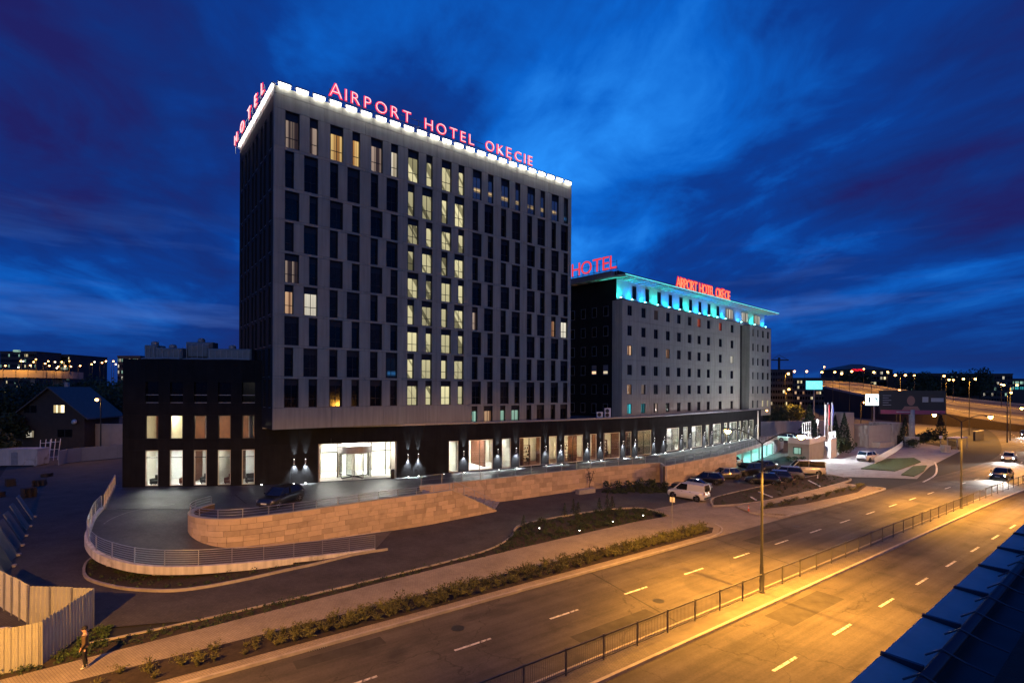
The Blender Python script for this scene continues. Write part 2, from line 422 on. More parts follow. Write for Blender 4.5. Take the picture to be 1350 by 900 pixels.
litpane('lit_mint', (0.55, 0.95, 0.75), (0.25, 0.45, 0.36), 0.6)
litpane('lit_red', (1.0, 0.22, 0.08), (0.35, 0.04, 0.02), 0.9)
litpane('lit_office', (1.0, 0.86, 0.52), (0.30, 0.22, 0.10), 1.5)
mat('steel', (0.50, 0.50, 0.52), 0.38, metal=0.9)
mat('galv', (0.32, 0.32, 0.33), 0.55, metal=0.6, var=0.15, vscale=3)
mat('pole', (0.03, 0.029, 0.028), 0.55, metal=0.3, var=0.15, vscale=2)
mat('fence_paint', (0.10, 0.095, 0.09), 0.5, metal=0.3)
mat('white_paint', (0.75, 0.75, 0.74), 0.5, var=0.06)
mat('cream', (0.70, 0.66, 0.56), 0.8, var=0.05)
mat('interior_white', (0.78, 0.77, 0.74), 0.8)
mat('interior_floor', (0.70, 0.68, 0.63), 0.35)
mat('wood', (0.115, 0.036, 0.017), 0.5, var=0.3, vscale=1.2)
mat('black', (0.01, 0.01, 0.01), 0.5)
mat('halo_red', (0.3, 0.01, 0.02), 0.5, emit=(1.0, 0.02, 0.075), estr=1)
mat('neon_core', (0.8, 0.5, 0.5), 0.5, emit=(1.0, 0.50, 0.52), estr=1.35)
mat('neon_dim', (0.3, 0.02, 0.02), 0.5, emit=(0.95, 0.05, 0.06), estr=0.9)
mat('neon_gold', (0.8, 0.5, 0.3), 0.5, emit=(1.0, 0.30, 0.12), estr=1)
mat('red_glow', (0.3, 0.01, 0.02), 0.5, emit=(1.0, 0.012, 0.03), estr=0.9)
mat('lamp_white', (0.9, 0.9, 0.9), 0.5, emit=(1.0, 0.97, 0.90), estr=14)
mat('lamp_flood', (0.9, 0.9, 0.9), 0.5, emit=(1.0, 0.96, 0.92), estr=14)
mat('lamp_garage', (0.5, 0.9, 0.9), 0.5, emit=(0.20, 1.0, 0.92), estr=60)
mat('lamp_room', (0.9, 0.9, 0.9), 0.5, emit=(1.0, 0.93, 0.80), estr=150)
mat('lamp_lobby', (0.9, 0.9, 0.9), 0.5, emit=(1.0, 0.95, 0.86), estr=190)
mat('lamp_warmroom', (0.9, 0.9, 0.9), 0.5, emit=(1.0, 0.80, 0.52), estr=120)
mat('lamp_sodium', (0.9, 0.7, 0.4), 0.5, emit=(1.0, 0.50, 0.10), estr=90)
mat('lamp_far', (0.9, 0.7, 0.4), 0.5, emit=(1.0, 0.45, 0.12), estr=16)
mat('lamp_farwhite', (0.9, 0.9, 0.8), 0.5, emit=(1.0, 0.85, 0.6), estr=6)
mat('lamp_cyan', (0.5, 0.9, 0.9), 0.5, emit=(0.25, 1.0, 0.95), estr=20)
mat('cyan_edge', (0.4, 0.8, 0.8), 0.5, emit=(0.12, 0.85, 0.90), estr=1.2)
mat('lamp_head', (0.9, 0.9, 1.0), 0.3, emit=(1.0, 0.97, 0.92), estr=45)
mat('lamp_tail', (0.5, 0.02, 0.02), 0.3, emit=(1.0, 0.03, 0.02), estr=5)
mat('tail_off', (0.25, 0.01, 0.01), 0.2)
mat('head_off', (0.55, 0.57, 0.60), 0.1, metal=0.5)
mat('tyre', (0.012, 0.012, 0.012), 0.85)
mat('rim', (0.35, 0.35, 0.36), 0.35, metal=0.9)
mat('car_glass', (0.008, 0.010, 0.012), 0.04, spec=0.8)
mat('plate', (0.75, 0.75, 0.72), 0.5)
mat('trim', (0.02, 0.02, 0.02), 0.6)
for n_, c_ in (('black', (0.010, 0.011, 0.013)), ('navy', (0.012, 0.018, 0.045)), ('grey', (0.10, 0.10, 0.105)), ('silver', (0.40, 0.40, 0.41)), ('white', (0.72, 0.72, 0.72)), ('red', (0.12, 0.012, 0.012)), ('green', (0.45, 0.62, 0.56)), ('cream', (0.66, 0.60, 0.50))):
    mat('paint_' + n_, c_, 0.28, metal=0.15, coat=0.8)
mat('leaf_hedge', (0.13, 0.125, 0.035), 0.75, var=0.5, vscale=2.5, rnd=0.35)
mat('leaf_dark', (0.035, 0.055, 0.022), 0.8, var=0.4, vscale=0.8, rnd=0.25)
mat('leaf_conifer', (0.022, 0.042, 0.026), 0.8, var=0.35, vscale=2, rnd=0.2)
mat('grass', (0.05, 0.085, 0.025), 0.95, var=0.4, vscale=1.5, bump=0.8, bscale=25)
mat('bark', (0.06, 0.045, 0.035), 0.95, var=0.3, vscale=5, bump=0.5, bscale=15)
mat('sheet', (0.38, 0.38, 0.36), 0.55, metal=0.2, var=0.12, vscale=0.9, rnd=0.06, dirt=((0.26, 0.19, 0.13), 0.9, 0.60))
mat('board_blue', (0.10, 0.125, 0.15), 0.6, var=0.2, vscale=1.0, rnd=0.35)
mat('tarp', (0.60, 0.58, 0.55), 0.6, var=0.15, vscale=3, bump=0.5, bscale=6)
mat('container', (0.50, 0.50, 0.47), 0.6, var=0.12, vscale=0.7, dirt=((0.25, 0.22, 0.19), 0.6, 0.58))
mat('roof_tile', (0.09, 0.085, 0.08), 0.7, var=0.2, vscale=2)
mat('house_wall', (0.045, 0.038, 0.032), 0.9, var=0.2, vscale=1.2)
mat('plaster', (0.36, 0.34, 0.31), 0.85, var=0.1, vscale=0.7)
mat('flashing', (0.45, 0.42, 0.38), 0.5, metal=0.1, var=0.15, vscale=2.5, bump=0.1, bscale=8, rnd=0.08)
mat('pipe', (0.06, 0.06, 0.075), 0.3, metal=0.6)
mat('bitumen', (0.012, 0.012, 0.013), 0.9, var=0.3, vscale=3, bump=1.0, bscale=40)
mat('skin', (0.50, 0.30, 0.22), 0.6)
mat('jacket', (0.10, 0.065, 0.035), 0.85, var=0.2, vscale=8)
mat('trousers', (0.012, 0.012, 0.016), 0.9)
mat('shoe', (0.60, 0.57, 0.52), 0.7)
mat('hair', (0.012, 0.009, 0.008), 0.7)
mat('shirt', (0.34, 0.25, 0.22), 0.8)
mat('screen_white', (0.9, 0.9, 0.9), 0.5, emit=(0.75, 0.95, 1.0), estr=2.6)
mat('screen_cyan', (0.8, 0.9, 0.9), 0.5, emit=(0.10, 0.75, 0.95), estr=2.0)
mat('poster_dark', (0.018, 0.016, 0.020), 0.5)
mat('poster_pink', (0.30, 0.05, 0.12), 0.5)
mat('poster_skin', (0.28, 0.13, 0.10), 0.5)
mat('poster_ink', (0.35, 0.33, 0.34), 0.5)
mat('flag_red', (0.5, 0.03, 0.05), 0.8)
mat('flag_white', (0.7, 0.7, 0.7), 0.8)
mat('flag_blue', (0.03, 0.06, 0.3), 0.8)
mat('viaduct', (0.30, 0.26, 0.22), 0.85, var=0.2, vscale=0.2)
mat('far_dark', (0.045, 0.045, 0.05), 0.9, var=0.2, vscale=0.1)
mat('orange_cone', (0.7, 0.12, 0.02), 0.6)

def road_wear(m):
    N, L = m.node_tree.nodes, m.node_tree.links; b = N['Principled BSDF']
    src = b.inputs['Base Color'].links[0].from_socket
    tc = N.new('ShaderNodeTexCoord'); r = N.new('ShaderNodeMapping'); r.inputs['Rotation'].default_value = (0, 0, -rad(35.65)); L.new(tc.outputs['Object'], r.inputs[0])
    def layer(sc, scale, lo, hi, v0, v1, src):
        mp = N.new('ShaderNodeMapping'); mp.inputs['Scale'].default_value = sc; L.new(r.outputs[0], mp.inputs[0])
        n = N.new('ShaderNodeTexNoise'); n.inputs['Scale'].default_value = scale; n.inputs['Detail'].default_value = 7; n.inputs['Roughness'].default_value = 0.65; L.new(mp.outputs[0], n.inputs['Vector'])
        mr = N.new('ShaderNodeMapRange'); mr.inputs[1].default_value = lo; mr.inputs[2].default_value = hi; mr.inputs[3].default_value = v0; mr.inputs[4].default_value = v1; L.new(n.outputs['Fac'], mr.inputs[0])
        mx = N.new('ShaderNodeVectorMath'); mx.operation = 'SCALE'; L.new(src, mx.inputs[0]); L.new(mr.outputs[0], mx.inputs['Scale'])
        return mx.outputs[0]
    src = layer((0.02, 0.9, 1), 1.0, 0.35, 0.65, 0.72, 1.25, src)      # wheel tracks along the lanes
    src = layer((1, 1, 1), 9.0, 0.25, 0.75, 0.80, 1.2, src)            # coarse aggregate
    src = layer((0.25, 0.6, 1), 0.9, 0.60, 0.68, 1.0, 0.72, src)       # oil stains
    # cracks
    v = N.new('ShaderNodeTexVoronoi'); v.feature = 'DISTANCE_TO_EDGE'; v.inputs['Scale'].default_value = 0.16
    n = N.new('ShaderNodeTexNoise'); n.inputs['Scale'].default_value = 1.2; n.inputs['Detail'].default_value = 5; L.new(r.outputs[0], n.inputs['Vector'])
    ad = N.new('ShaderNodeVectorMath'); ad.operation = 'MULTIPLY_ADD'; L.new(n.outputs['Color'], ad.inputs[0]); ad.inputs[1].default_value = (1.6, 1.6, 0); L.new(r.outputs[0], ad.inputs[2]); L.new(ad.outputs[0], v.inputs['Vector'])
    mr = N.new('ShaderNodeMapRange'); mr.inputs[1].default_value = 0.0; mr.inputs[2].default_value = 0.006; mr.inputs[3].default_value = 0.62; mr.inputs[4].default_value = 1.0; L.new(v.outputs['Distance'], mr.inputs[0])
    mx = N.new('ShaderNodeVectorMath'); mx.operation = 'SCALE'; L.new(src, mx.inputs[0]); L.new(mr.outputs[0], mx.inputs['Scale'])
    L.new(mx.outputs[0], b.inputs['Base Color'])
road_wear(M['asphalt'])
def streaks(m, amt=0.16):
    # rain streaks running down cladding panels
    N, L = m.node_tree.nodes, m.node_tree.links; b = N['Principled BSDF']
    src = b.inputs['Base Color'].links[0].from_socket
    tc = N.new('ShaderNodeTexCoord'); mp = N.new('ShaderNodeMapping'); mp.inputs['Scale'].default_value = (3.0, 3.0, 0.22); L.new(tc.outputs['Object'], mp.inputs[0])
    n = N.new('ShaderNodeTexNoise'); n.inputs['Scale'].default_value = 1.0; n.inputs['Detail'].default_value = 6; L.new(mp.outputs[0], n.inputs['Vector'])
    mr = N.new('ShaderNodeMapRange'); mr.inputs[1].default_value = 0.4; mr.inputs[2].default_value = 0.75; mr.inputs[3].default_value = 1.0 + amt * 0.4; mr.inputs[4].default_value = 1.0 - amt; L.new(n.outputs['Fac'], mr.inputs[0])
    mx = N.new('ShaderNodeVectorMath'); mx.operation = 'SCALE'; L.new(src, mx.inputs[0]); L.new(mr.outputs[0], mx.inputs['Scale']); L.new(mx.outputs[0], b.inputs['Base Color'])
for n_ in ('tower_panel', 'b2_panel', 'beam', 'clad'): streaks(M[n_], 0.2 if n_ != 'beam' else 0.3)
# ------------------------------------------------------------------ ground, road, pavements
def struct(name, mb, m, parent=None, smooth=False):
    o = mb.build(name, m, parent, smooth)
    if parent is None: o['kind'] = 'structure'
    return o
RA = rad(35.65)
RD = Vector((math.cos(RA), math.sin(RA), 0)); RN = Vector((-math.sin(RA), math.cos(RA), 0))
def P(s, n, z=0.0): return RD * s + RN * n + Vector((0, 0, z))
g = MB(); R_ = 2500
k_ = 24
g.poly([(R_ * math.cos(2 * math.pi * i / k_), 300 + R_ * math.sin(2 * math.pi * i / k_), -0.06) for i in range(k_)])
struct('ground', g, M['ground'])
# road axis runs along the central reserve (fence line), then bends away to the left
RS = 70.0
road = Path([P(-RS, 16.1), P(0, 16.1), P(40, 16.1), P(70, 16.1)] + [(88, 83), (118, 113), (154, 156), (192, 212), (230, 276), (280, 370), (340, 500)], 8)
def rs(s): return s + RS
RL = road.len
m = MB(); road.sheet(m, 0, RL, 0.35, 8.55, 0.0, 3); road.sheet(m, 0, RL, -9.6, -0.9, 0.0, 3)
struct('road', m, M['asphalt'])
m = MB(); road.wall(m, 0, RL, -0.05, 0.13, -0.9, 0.35, 3)
res = struct('central_reserve', m, M['reserve_pavers'])
m = MB(); road.wall(m, 0, RL, -0.05, 0.145, -1.06, -0.9, 3); road.wall(m, 0, RL, -0.05, 0.145, 0.35, 0.47, 3)
struct('kerb', m, M['kerb'], res)
# painted lane dashes, single pieces
dm = MB().box(-1.0, -0.07, 0, 1.0, 0.07, 0.003).mesh('lane_dash', M['marking'])
roado = bpy.data.objects['road']
s0_ = 2.9
k = -2
while True:
    s = rs(s0_ - 1 + 5.68 * k + 5.2)
    if s > RL - 30 or k > 34: break
    p = road.pt(s, 4.75); inst(dm, 'lane_dash', roado, (p.x, p.y, 0.004), road.ang(s))
    k += 1
for k in range(-2, 30):
    s = rs(6.0 + 5.68 * k)
    for off in (-4.6,):
        p = road.pt(s, off); inst(dm, 'lane_dash', roado, (p.x, p.y, 0.004), road.ang(s))
em = MB(); road.sheet(em, 0, RL - 5, -8.9, -8.78, 0.0035, 3)
em.build('edge_line', M['marking'], roado)
em = MB(); a_ = [(54.0, 68.0), (60.0, 73.5), (66.0, 80.5), (71.0, 87.0)]
Path(a_, 4).sheet(em, 0, Path(a_, 4).len, 0, 0.22, 0.0036, 1)
em.build('edge_line', M['marking'], roado)
# far pavement: kerb, planting strip, footway
walk_back = Path([P(-40, 27.3), P(-17, 28.4), P(-4, 29.2), P(1, 29.6), P(8, 30.1), P(15, 30.7), P(25, 31.2), P(36, 31.4)], 4)
def drive_mouth(s): return 0
HZ = 0.12
# footway west of the hotel drive
m = MB()
fw = [P(-40, 24.75), P(38.5, 24.75), P(41, 26.0), P(41.5, 27.0), P(40.3, 31.0)] + [walk_back.raw(walk_back.len * (1 - k / 12)) for k in range(13)]
m.prism([(p.x, p.y) for p in fw], -0.05, HZ)
foot_w = struct('footway', m, M['pavers'])
m = MB(); Path([P(-40, 24.6), P(37.5, 24.6)]).wall(m, 0, 77.5, -0.05, HZ + 0.015, 0, 0.16, 5)
Path([P(37.5, 24.6), P(39.6, 25.0), P(41.0, 25.9), P(41.7, 27.2)], 4).wall(m, 0, 5.0, -0.05, HZ + 0.015, 0, 0.16, 0.6)
struct('kerb', m, M['kerb'], foot_w)
# footway east of the drive mouth, in front of the car park
m = MB()
fe = [P(50.5, 24.75), P(72, 24.75), P(73.5, 26.2), P(73.2, 29.8), P(49.5, 29.8), P(48.2, 27.5)]
m.prism([(p.x, p.y) for p in fe], -0.05, HZ)
foot_e = struct('footway', m, M['pavers'])
m = MB(); Path([P(48.0, 27.5), P(48.8, 25.6), P(50.5, 24.6), P(72, 24.6), P(73.6, 26.0), P(73.5, 29.8)], 4).wall(m, 0, 30, -0.05, HZ + 0.015, 0, 0.16, 0.8)
struct('kerb', m, M['kerb'], foot_e)
# apron between road and hotel drive: block paving
m = MB(); m.poly([P(36, 24.6, 0.004), P(54, 24.6, 0.004), P(52, 34, 0.004), P(38, 34, 0.004)])
struct('drive_apron', m, M['pavers'])
# lower drive and car park: block paving
m = MB()
dp = [(-21.5, 25.6), (-15.9, 26.9), (-10.2, 31.1), (-3.9, 36.3), (-1.4, 39.1), (0.0, 42.2), (1.1, 46.2), (9, 51.5), (14.2, 52.4), (15.8, 49.2), (20.5, 52.6), (22.3, 57.1), (28.7, 62.4), (44, 73.3), (62, 86), (75, 104), (60, 120), (40, 92), (20, 72), (-4, 54), (-16, 46), (-34, 50), (-48, 70), (-80, 110), (-95, 100), (-60, 60), (-36, 36), (-27, 26)]
m.poly([(x, y, 0.002) for x, y in dp])
struct('drive', m, M['drive_pavers'])
# plaza of the neighbour to the right, lit pale
m = MB(); m.poly([(x, y, 0.003) for x, y in ((46, 72), (55, 70.5), (66, 82), (90, 104), (96, 128), (70, 128), (56, 100), (44, 80))])
struct('forecourt_paving', m, M['concrete'])
def kerbline(pts, w=0.14, h=0.13, name='kerb', parent=None, sm=4, m_='kerb'):
    p = Path(pts, sm); mb = MB(); p.wall(mb, 0, p.len, -0.05, h, -w / 2, w / 2, 0.5)
    return struct(name, mb, M[m_], parent)
# planting strip between footway and drive + big bed
bedpts = [(-19.8, 24.0), (-16, 26.6), (-10.2, 31.0), (-3.9, 36.2), (-1.3, 39.0), (0.1, 42.2), (1.2, 46.0), (9, 51.2), (13.2, 52.1), (14.8, 49.2)]
m = MB()
front = [walk_back.raw(s) for s in walk_back.stations(12.5, walk_back.len - 11.2, 3)]
bedfront = [(p.x, p.y) for p in front]
m.poly([(x, y, 0.06) for x, y in reversed(bedpts)] + [(x, y, 0.06) for x, y in bedfront])
bed = struct('planting_bed', m, M['soil'])
kerbline(bedpts, parent=bed)
m = MB(); m.poly([P(s, n, 0.135) for s, n in ((-40, 25.3), (38.6, 25.3), (40.2, 26.2), (39.6, 27.3), (-40, 27.3))])
struct('planting_strip', m, M['soil'])
cb = [(20.6, 53.1), (22.3, 57.1), (28.8, 62.4), (39.4, 70.1), (43.9, 73.2), (45.2, 71.0), (44.5, 68.5), (32.3, 59), (25.2, 54.6)]
m = MB(); m.poly([(x, y, 0.14) for x, y in reversed(cb)])
carbed = struct('planting_bed', m, M['soil']); kerbline(cb + cb[:1], h=0.17, parent=carbed)
h2 = [(24.6, 51.5), (26.2, 53.5), (35, 59), (41.7, 64.1), (44.5, 64.9), (40.2, 60.4), (30.4, 54)]
m = MB(); m.poly([(x, y, 0.135) for x, y in reversed(h2)])
struct('planting_strip', m, M['soil'])
# drain at the kerb
m = MB()
m.use(M['trim']).box(-0.42, -0.25, 0, 0.42, 0.25, 0.008)
m.use(M['galv'])
for k in range(9): m.box(-0.40 + k * 0.095, -0.23, 0.008, -0.36 + k * 0.095, 0.23, 0.03)
d_ = m.build('drain_grate', None, None); p = up(418, 853); d_.location = (p.x, p.y, 0.0); d_.rotation_euler = (0, 0, RA)
tag(d_, 'dark iron drain grate set in the road kerb beside the hedge', 'drain')
# east side: grass islands near the second junction
for nm, pts in (('grass_verge', ((1135, 617), (1170, 604), (1205, 603), (1214, 608), (1180, 620))), ('grass_verge', ((1188, 625), (1204, 614), (1222, 613), (1218, 620), (1205, 627)))):
    q = [up(*a, 0.12) for a in pts]
    m = MB(); m.prism([(p.x, p.y) for p in q][::1], 0.0, 0.13); struct(nm, m, M['grass'])
# side road further right and junction
m = MB(); sr = Path([(66, 84), (80, 112), (112, 170), (150, 240), (200, 330)], 5); sr.sheet(m, 0, sr.len, -2, 8, 0.001, 4)
struct('side_road', m, M['asphalt_worn'])
m = MB(); m.poly([(x, y, -0.02) for x, y in ((92, 120), (170, 185), (400, 420), (520, 700), (180, 520), (110, 220))]); struct('junction', m, M['asphalt_worn'])

# manhole covers and repaired patches in the carriageways
mh = MB().lathe([(0.33, 0.0), (0.33, 0.006), (0.28, 0.008), (0.26, 0.005), (0.0, 0.006)], 20).mesh('manhole_cover', M['trim'])
for k, (s, off, lab) in enumerate(((24.0, 3.0, 'round iron manhole cover in the far lane facing the hedge'), (47.0, 6.4, 'round iron manhole cover by the mouth of the hotel drive'), (33.0, -6.8, 'round iron manhole cover in the near carriageway'), (13.0, 6.6, 'round iron manhole cover beside the kerb drain'))):
    p = road.pt(rs(s), off); tag(inst(mh, 'manhole_cover', None, (p.x, p.y, 0.001)), lab, 'manhole')
mat('patch', (0.055, 0.05, 0.046), 0.9, var=0.3, vscale=1.0, bump=0.3, bscale=40, spec=0.2)
for s, off, l, w in ((17, 1.6, 5.5, 1.1), (39, 5.4, 7.0, 1.4), (58, 2.2, 9.0, 1.2), (27, -3.0, 6.0, 1.5), (44, -6.6, 8.0, 1.2), (5.5, 7.2, 4.0, 0.8)):
    m = MB(); road.sheet(m, rs(s), rs(s) + l, off, off + w, 0.0025, 2); m.build('asphalt_patch', M['patch'], roado)
for s in (22.5, 36.2, 52.0):
    m = MB(); m.poly([road.pt(rs(s), 0.5, 0.0028), road.pt(rs(s) + 0.12, 0.5, 0.0028), road.pt(rs(s) + 1.6, 8.5, 0.0028), road.pt(rs(s) + 1.48, 8.5, 0.0028)]); m.build('joint_seal', M['patch'], roado)
# ------------------------------------------------------------------ hotel tower
ZF = 2.3                                   # level of the hotel forecourt
def corner(px, depth): q = at(px, 512, depth); return Vector((q.x, q.y, 0))
TA = rad(37.9)
TP = corner(360, 48.2)
TW, TD = 38.35, 15.9
TZ0, TZ1 = 8.06, 40.1
tower = thing('hotel_tower', 'tall dark grey hotel tower with tall windows and lit red rooftop lettering', 'building', (TP.x, TP.y, 0), TA)
PITCH, PTOP = 2.95, 3.76
# row tops, from the top row downwards
rows = []
z = TZ1 - 2.05
for i in range(10):
    p_ = PTOP if i < 2 else PITCH
    rows.append((z - p_ * 0.925, z)); z -= p_
# core block, set back behind the panels
MB().box(0.30, 0.42, TZ0 + 0.02, TW - 0.3, TD - 0.3, TZ1 - 0.7).build('core', M['core'], tower)
MB().box(0.0, 0.0, TZ0, TW, 0.30, TZ0 + 0.02).build('soffit', M['tower_dark'], tower)
BAY0, BAY, PAIR, WW, WN = 0.97, 4.215, 3.04, 1.30, 0.80
pan = lambda x0, x1, z0, z1, nm: MB().bevbox(x0 + 0.008, 0.0, z0 + 0.008, x1 - 0.008, 0.3, z1 - 0.008, 0.012).build(nm, M['tower_panel'], tower)
def win_mesh(w, h, name):
    f = MB().use(M['frame']); t = 0.06
    f.box(0, 0.24, 0, t, 0.34, h).box(w - t, 0.24, 0, w, 0.34, h).box(t, 0.24, 0, w - t, 0.34, t)
    f.box(t, 0.26, h * 0.77, w - t, 0.33, h)                      # dark blind box on top
    f.box(t, 0.25, h * 0.29, w - t, 0.33, h * 0.29 + 0.06)        # transom
    if w > 1: f.box(w * 0.52, 0.25, 0.06, w * 0.52 + 0.05, 0.33, h * 0.82)
    f.box(0, 0.02, 0, 0.05, 0.24, h).box(w - 0.05, 0.02, 0, w, 0.24, h).box(0.05, 0.02, h - 0.05, w - 0.05, 0.24, h)   # dark reveal lining
    f.use(M['galv']).box(-0.01, -0.03, -0.03, w + 0.01, 0.25, 0.0)           # metal sill
    return f.mesh(name)
def pane_mesh(w, h, z1=0.82): return MB().poly([(0.05, 0.30, 0.05), (w - 0.05, 0.30, 0.05), (w - 0.05, 0.30, h * z1), (0.05, 0.30, h * z1)])
WM, PM = {}, {}
def tower_window(x, z0, h, wide, pane, parent=tower, rot=0, y=0):
    w = WW if wide else WN
    key = (wide, round(h, 2))
    if key not in WM: WM[key] = win_mesh(w, h, 'window')
    if (key, pane) not in PM: PM[(key, pane)] = pane_mesh(w, h).mesh('pane', M[pane])
    f = inst(WM[key], 'window', parent, (x, y, z0), rot)
    inst(PM[(key, pane)], 'pane', f)
    return f
LIT = {}
DARKS = ('dark_pane', 'dark_pane', 'dim_pane')
for r in range(10):
    for b in (3, 4):
        for k in (0, 1): LIT[(r, b, k)] = 'lit_stair'
for k, v in {(0, 0, 0): 'lit_pink', (0, 0, 1): 'lit_pink', (0, 1, 0): 'lit_gold', (0, 1, 1): 'lit_gold', (0, 2, 0): 'lit_pink', (0, 2, 1): 'lit_pale',
             (0, 5, 0): 'lit_bar', (0, 5, 1): 'lit_bar', (0, 6, 0): 'lit_bar', (0, 6, 1): 'lit_bar', (0, 7, 0): 'lit_bar', (0, 7, 1): 'lit_bar', (0, 8, 0): 'lit_bar', (0, 8, 1): 'lit_blue',
             (4, 0, 0): 'lit_pink', (5, 0, 0): 'lit_warm', (5, 0, 1): 'lit_pale', (5, 5, 0): 'lit_pink', (5, 8, 0): 'lit_warm', (5, 8, 1): 'lit_pale',
             (7, 2, 1): 'lit_blue', (9, 5, 0): 'lit_mint', (9, 5, 1): 'lit_warm', (9, 6, 0): 'lit_mint', (9, 6, 1): 'lit_mint'}.items(): LIT[k] = v
prev_top = TZ1 - 0.75
for r, (z0, z1) in enumerate(rows):
    h = z1 - z0
    bays = range(9) if r < 9 else range(5, 9)
    xs_edge = 0.0 if r < 9 else BAY0 + 5 * BAY
    # spandrel course above this row
    for b in range(9):
        if r == 9 and b < 5: continue
        xa = 0 if b == 0 else BAY0 + b * BAY - 0.6; xb = TW if b == 8 else BAY0 + (b + 1) * BAY - 0.6
        pan(xa, xb, z1, prev_top, 'spandrel_panel')
    for b in bays:
        x0 = BAY0 + b * BAY; x1 = x0 + PAIR
        wide_first = (r % 2 == 0)
        wa, wb = (WW, WN) if wide_first else (WN, WW)
        tower_window(x0, z0, h, wide_first, LIT.get((r, b, 0)) or random.choice(DARKS))
        tower_window(x1 - wb, z0, h, not wide_first, LIT.get((r, b, 1)) or random.choice(DARKS))
        pan(x0 + wa, x1 - wb, z0, z1, 'pier_panel')
        xn = TW if b == 8 else x0 + BAY
        if x1 < xn: pan(x1, xn, z0, z1, 'pier_panel')
        if b == 0: pan(0, x0, z0, z1, 'pier_panel')
    prev_top = z0
z9 = rows[8][0]
# plain apron over the entrance, left of the tenth row
for k in range(4):
    pan(k * 5.45, (k + 1) * 5.45, TZ0, z9, 'apron_panel')
pan(21.8, BAY0 + 5 * BAY, TZ0, z9 - 0.22, 'pier_panel'); pan(BAY0 + 5 * BAY, TW, TZ0 - 0.3, rows[9][0], 'spandrel_panel')
# parapet band
for k in range(12): pan(k * TW / 12, (k + 1) * TW / 12, TZ1 - 0.74, TZ1, 'parapet_panel')
MB().box(0.31, 0.31, TZ1 - 0.6, TW - 0.31, TD - 0.31, TZ1 - 0.35).build('roof', M['roofing'], tower)
# sides and back: left side is dark cladding with slim windows
sw = 8
sidew = {0: 0.9, 1: 3.0, 2: 4.6, 3: 6.7, 4: 8.3, 5: 10.4, 6: 12.0, 7: 14.0}
prev_top = TZ1 - 0.75
side_lit = {(4, 2): 'lit_pale', (6, 2): 'lit_pale'}
spm, sfm, sdp = {}, {}, {}
for r in range(9):
    z0, z1 = rows[r]; h = z1 - z0
    MB().box(0.0, 0.31, z1 + 0.008, 0.3, TD, prev_top - 0.008).build('side_spandrel', M['tower_dark'], tower)
    edges = [0.31]
    for k, y in sidew.items():
        yy = y + (0.25 if r % 2 else 0)
        edges += [yy, yy + 0.85]
    edges.append(TD)
    for a, b in zip(edges[0::2], edges[1::2]):
        MB().box(0.0, a + 0.006, z0, 0.3, b - 0.006, z1).build('side_pier', M['tower_dark'], tower)
    for k, y in sidew.items():
        yy = y + (0.25 if r % 2 else 0) + 0.85
        pn = side_lit.get((r, k), 'dark_pane')
        tower_window(0.02, z0, h, False, pn, rot=(0, 0, -math.pi / 2), y=yy)
    prev_top = z0
MB().box(0.0, 0.31, TZ0, 0.3, TD, prev_top - 0.008).build('side_spandrel', M['tower_dark'], tower)
MB().box(0.0, 0.31, TZ1 - 0.74, 0.3, TD, TZ1).build('side_parapet', M['tower_panel'], tower)
MB().box(TW - 0.3, 0.31, TZ0, TW, TD, TZ1).build('end_wall', M['tower_dark'], tower)
MB().box(0.31, TD - 0.3, TZ0, TW - 0.31, TD, TZ1).build('rear_wall', M['tower_dark'], tower)
# floodlights along the parapet
fl = MB(); fl.use(M['galv']).box(-0.62, -0.22, -0.05, 0.62, 0.12, 0.1).box(-0.03, 0.0, -0.4, 0.03, 0.08, 0.0)
fl.use(M['lamp_flood']).bevbox(-0.50, -0.21, -0.34, 0.50, -0.02, -0.051, 0.08)
flm = fl.mesh('parapet_lamp')
for k in range(24): inst(flm, 'parapet_lamp', tower, (0.85 + k * (TW - 1.7) / 23, -0.12, TZ1 + 0.22), (rad(-12), 0, 0))
for k in range(11): inst(flm, 'parapet_lamp', tower, (0.06, 0.9 + k * (TD - 1.6) / 10, TZ1 + 0.22), (rad(-12), 0, -math.pi / 2))

def letter_mesh(ch, size, depth, offset, name):
    c = bpy.data.curves.new(name, 'FONT'); c.body = ch; c.size = size; c.extrude = depth; c.offset = offset; c.resolution_u = 3
    o = bpy.data.objects.new(name, c)
    me = bpy.data.meshes.new_from_object(o)
    bpy.data.objects.remove(o); bpy.data.curves.remove(c)
    me.name = name
    return me
def sign(root, text, length, cap, m_front, m_back, halo, big_first=False, thin=0.0, squeeze=1.0):
    # letters stand in the root's local xz plane, facing -y
    size = cap / 0.69
    widths = []; meshes = []
    for ch in text:
        if ch == ' ': widths.append(size * 0.36); meshes.append(None); continue
        me = letter_mesh(ch, size, 0.05, thin, 'letter')
        xs = [v.co.x for v in me.vertices]
        for v in me.vertices: v.co.x -= min(xs)
        widths.append(max(xs) - min(xs)); meshes.append(me)
    gap = (length - sum(widths) * squeeze) / (len(text) - 1)
    x = 0
    for ch, w, me in zip(text, widths, meshes):
        if me:
            me.materials.append(m_front)
            sc = 1.16 if big_first and x == 0 else 1.0
            l = inst(me, 'letter', root, (x, -0.06, 0), (math.pi / 2, 0, 0), (squeeze * sc, sc, 1))
            if halo:
                hm = letter_mesh(ch, size, 0.03, thin + halo, 'halo'); xs = [v.co.x for v in hm.vertices]  # wider glowing letter behind, added for the red glow around the neon
                mn = (min(xs) + max(xs)) / 2 - w / 2
                for v in hm.vertices: v.co.x -= mn
                hm.materials.append(m_back)
                inst(hm, 'halo', l, (0, 0, -0.10))
        x += w * squeeze + gap
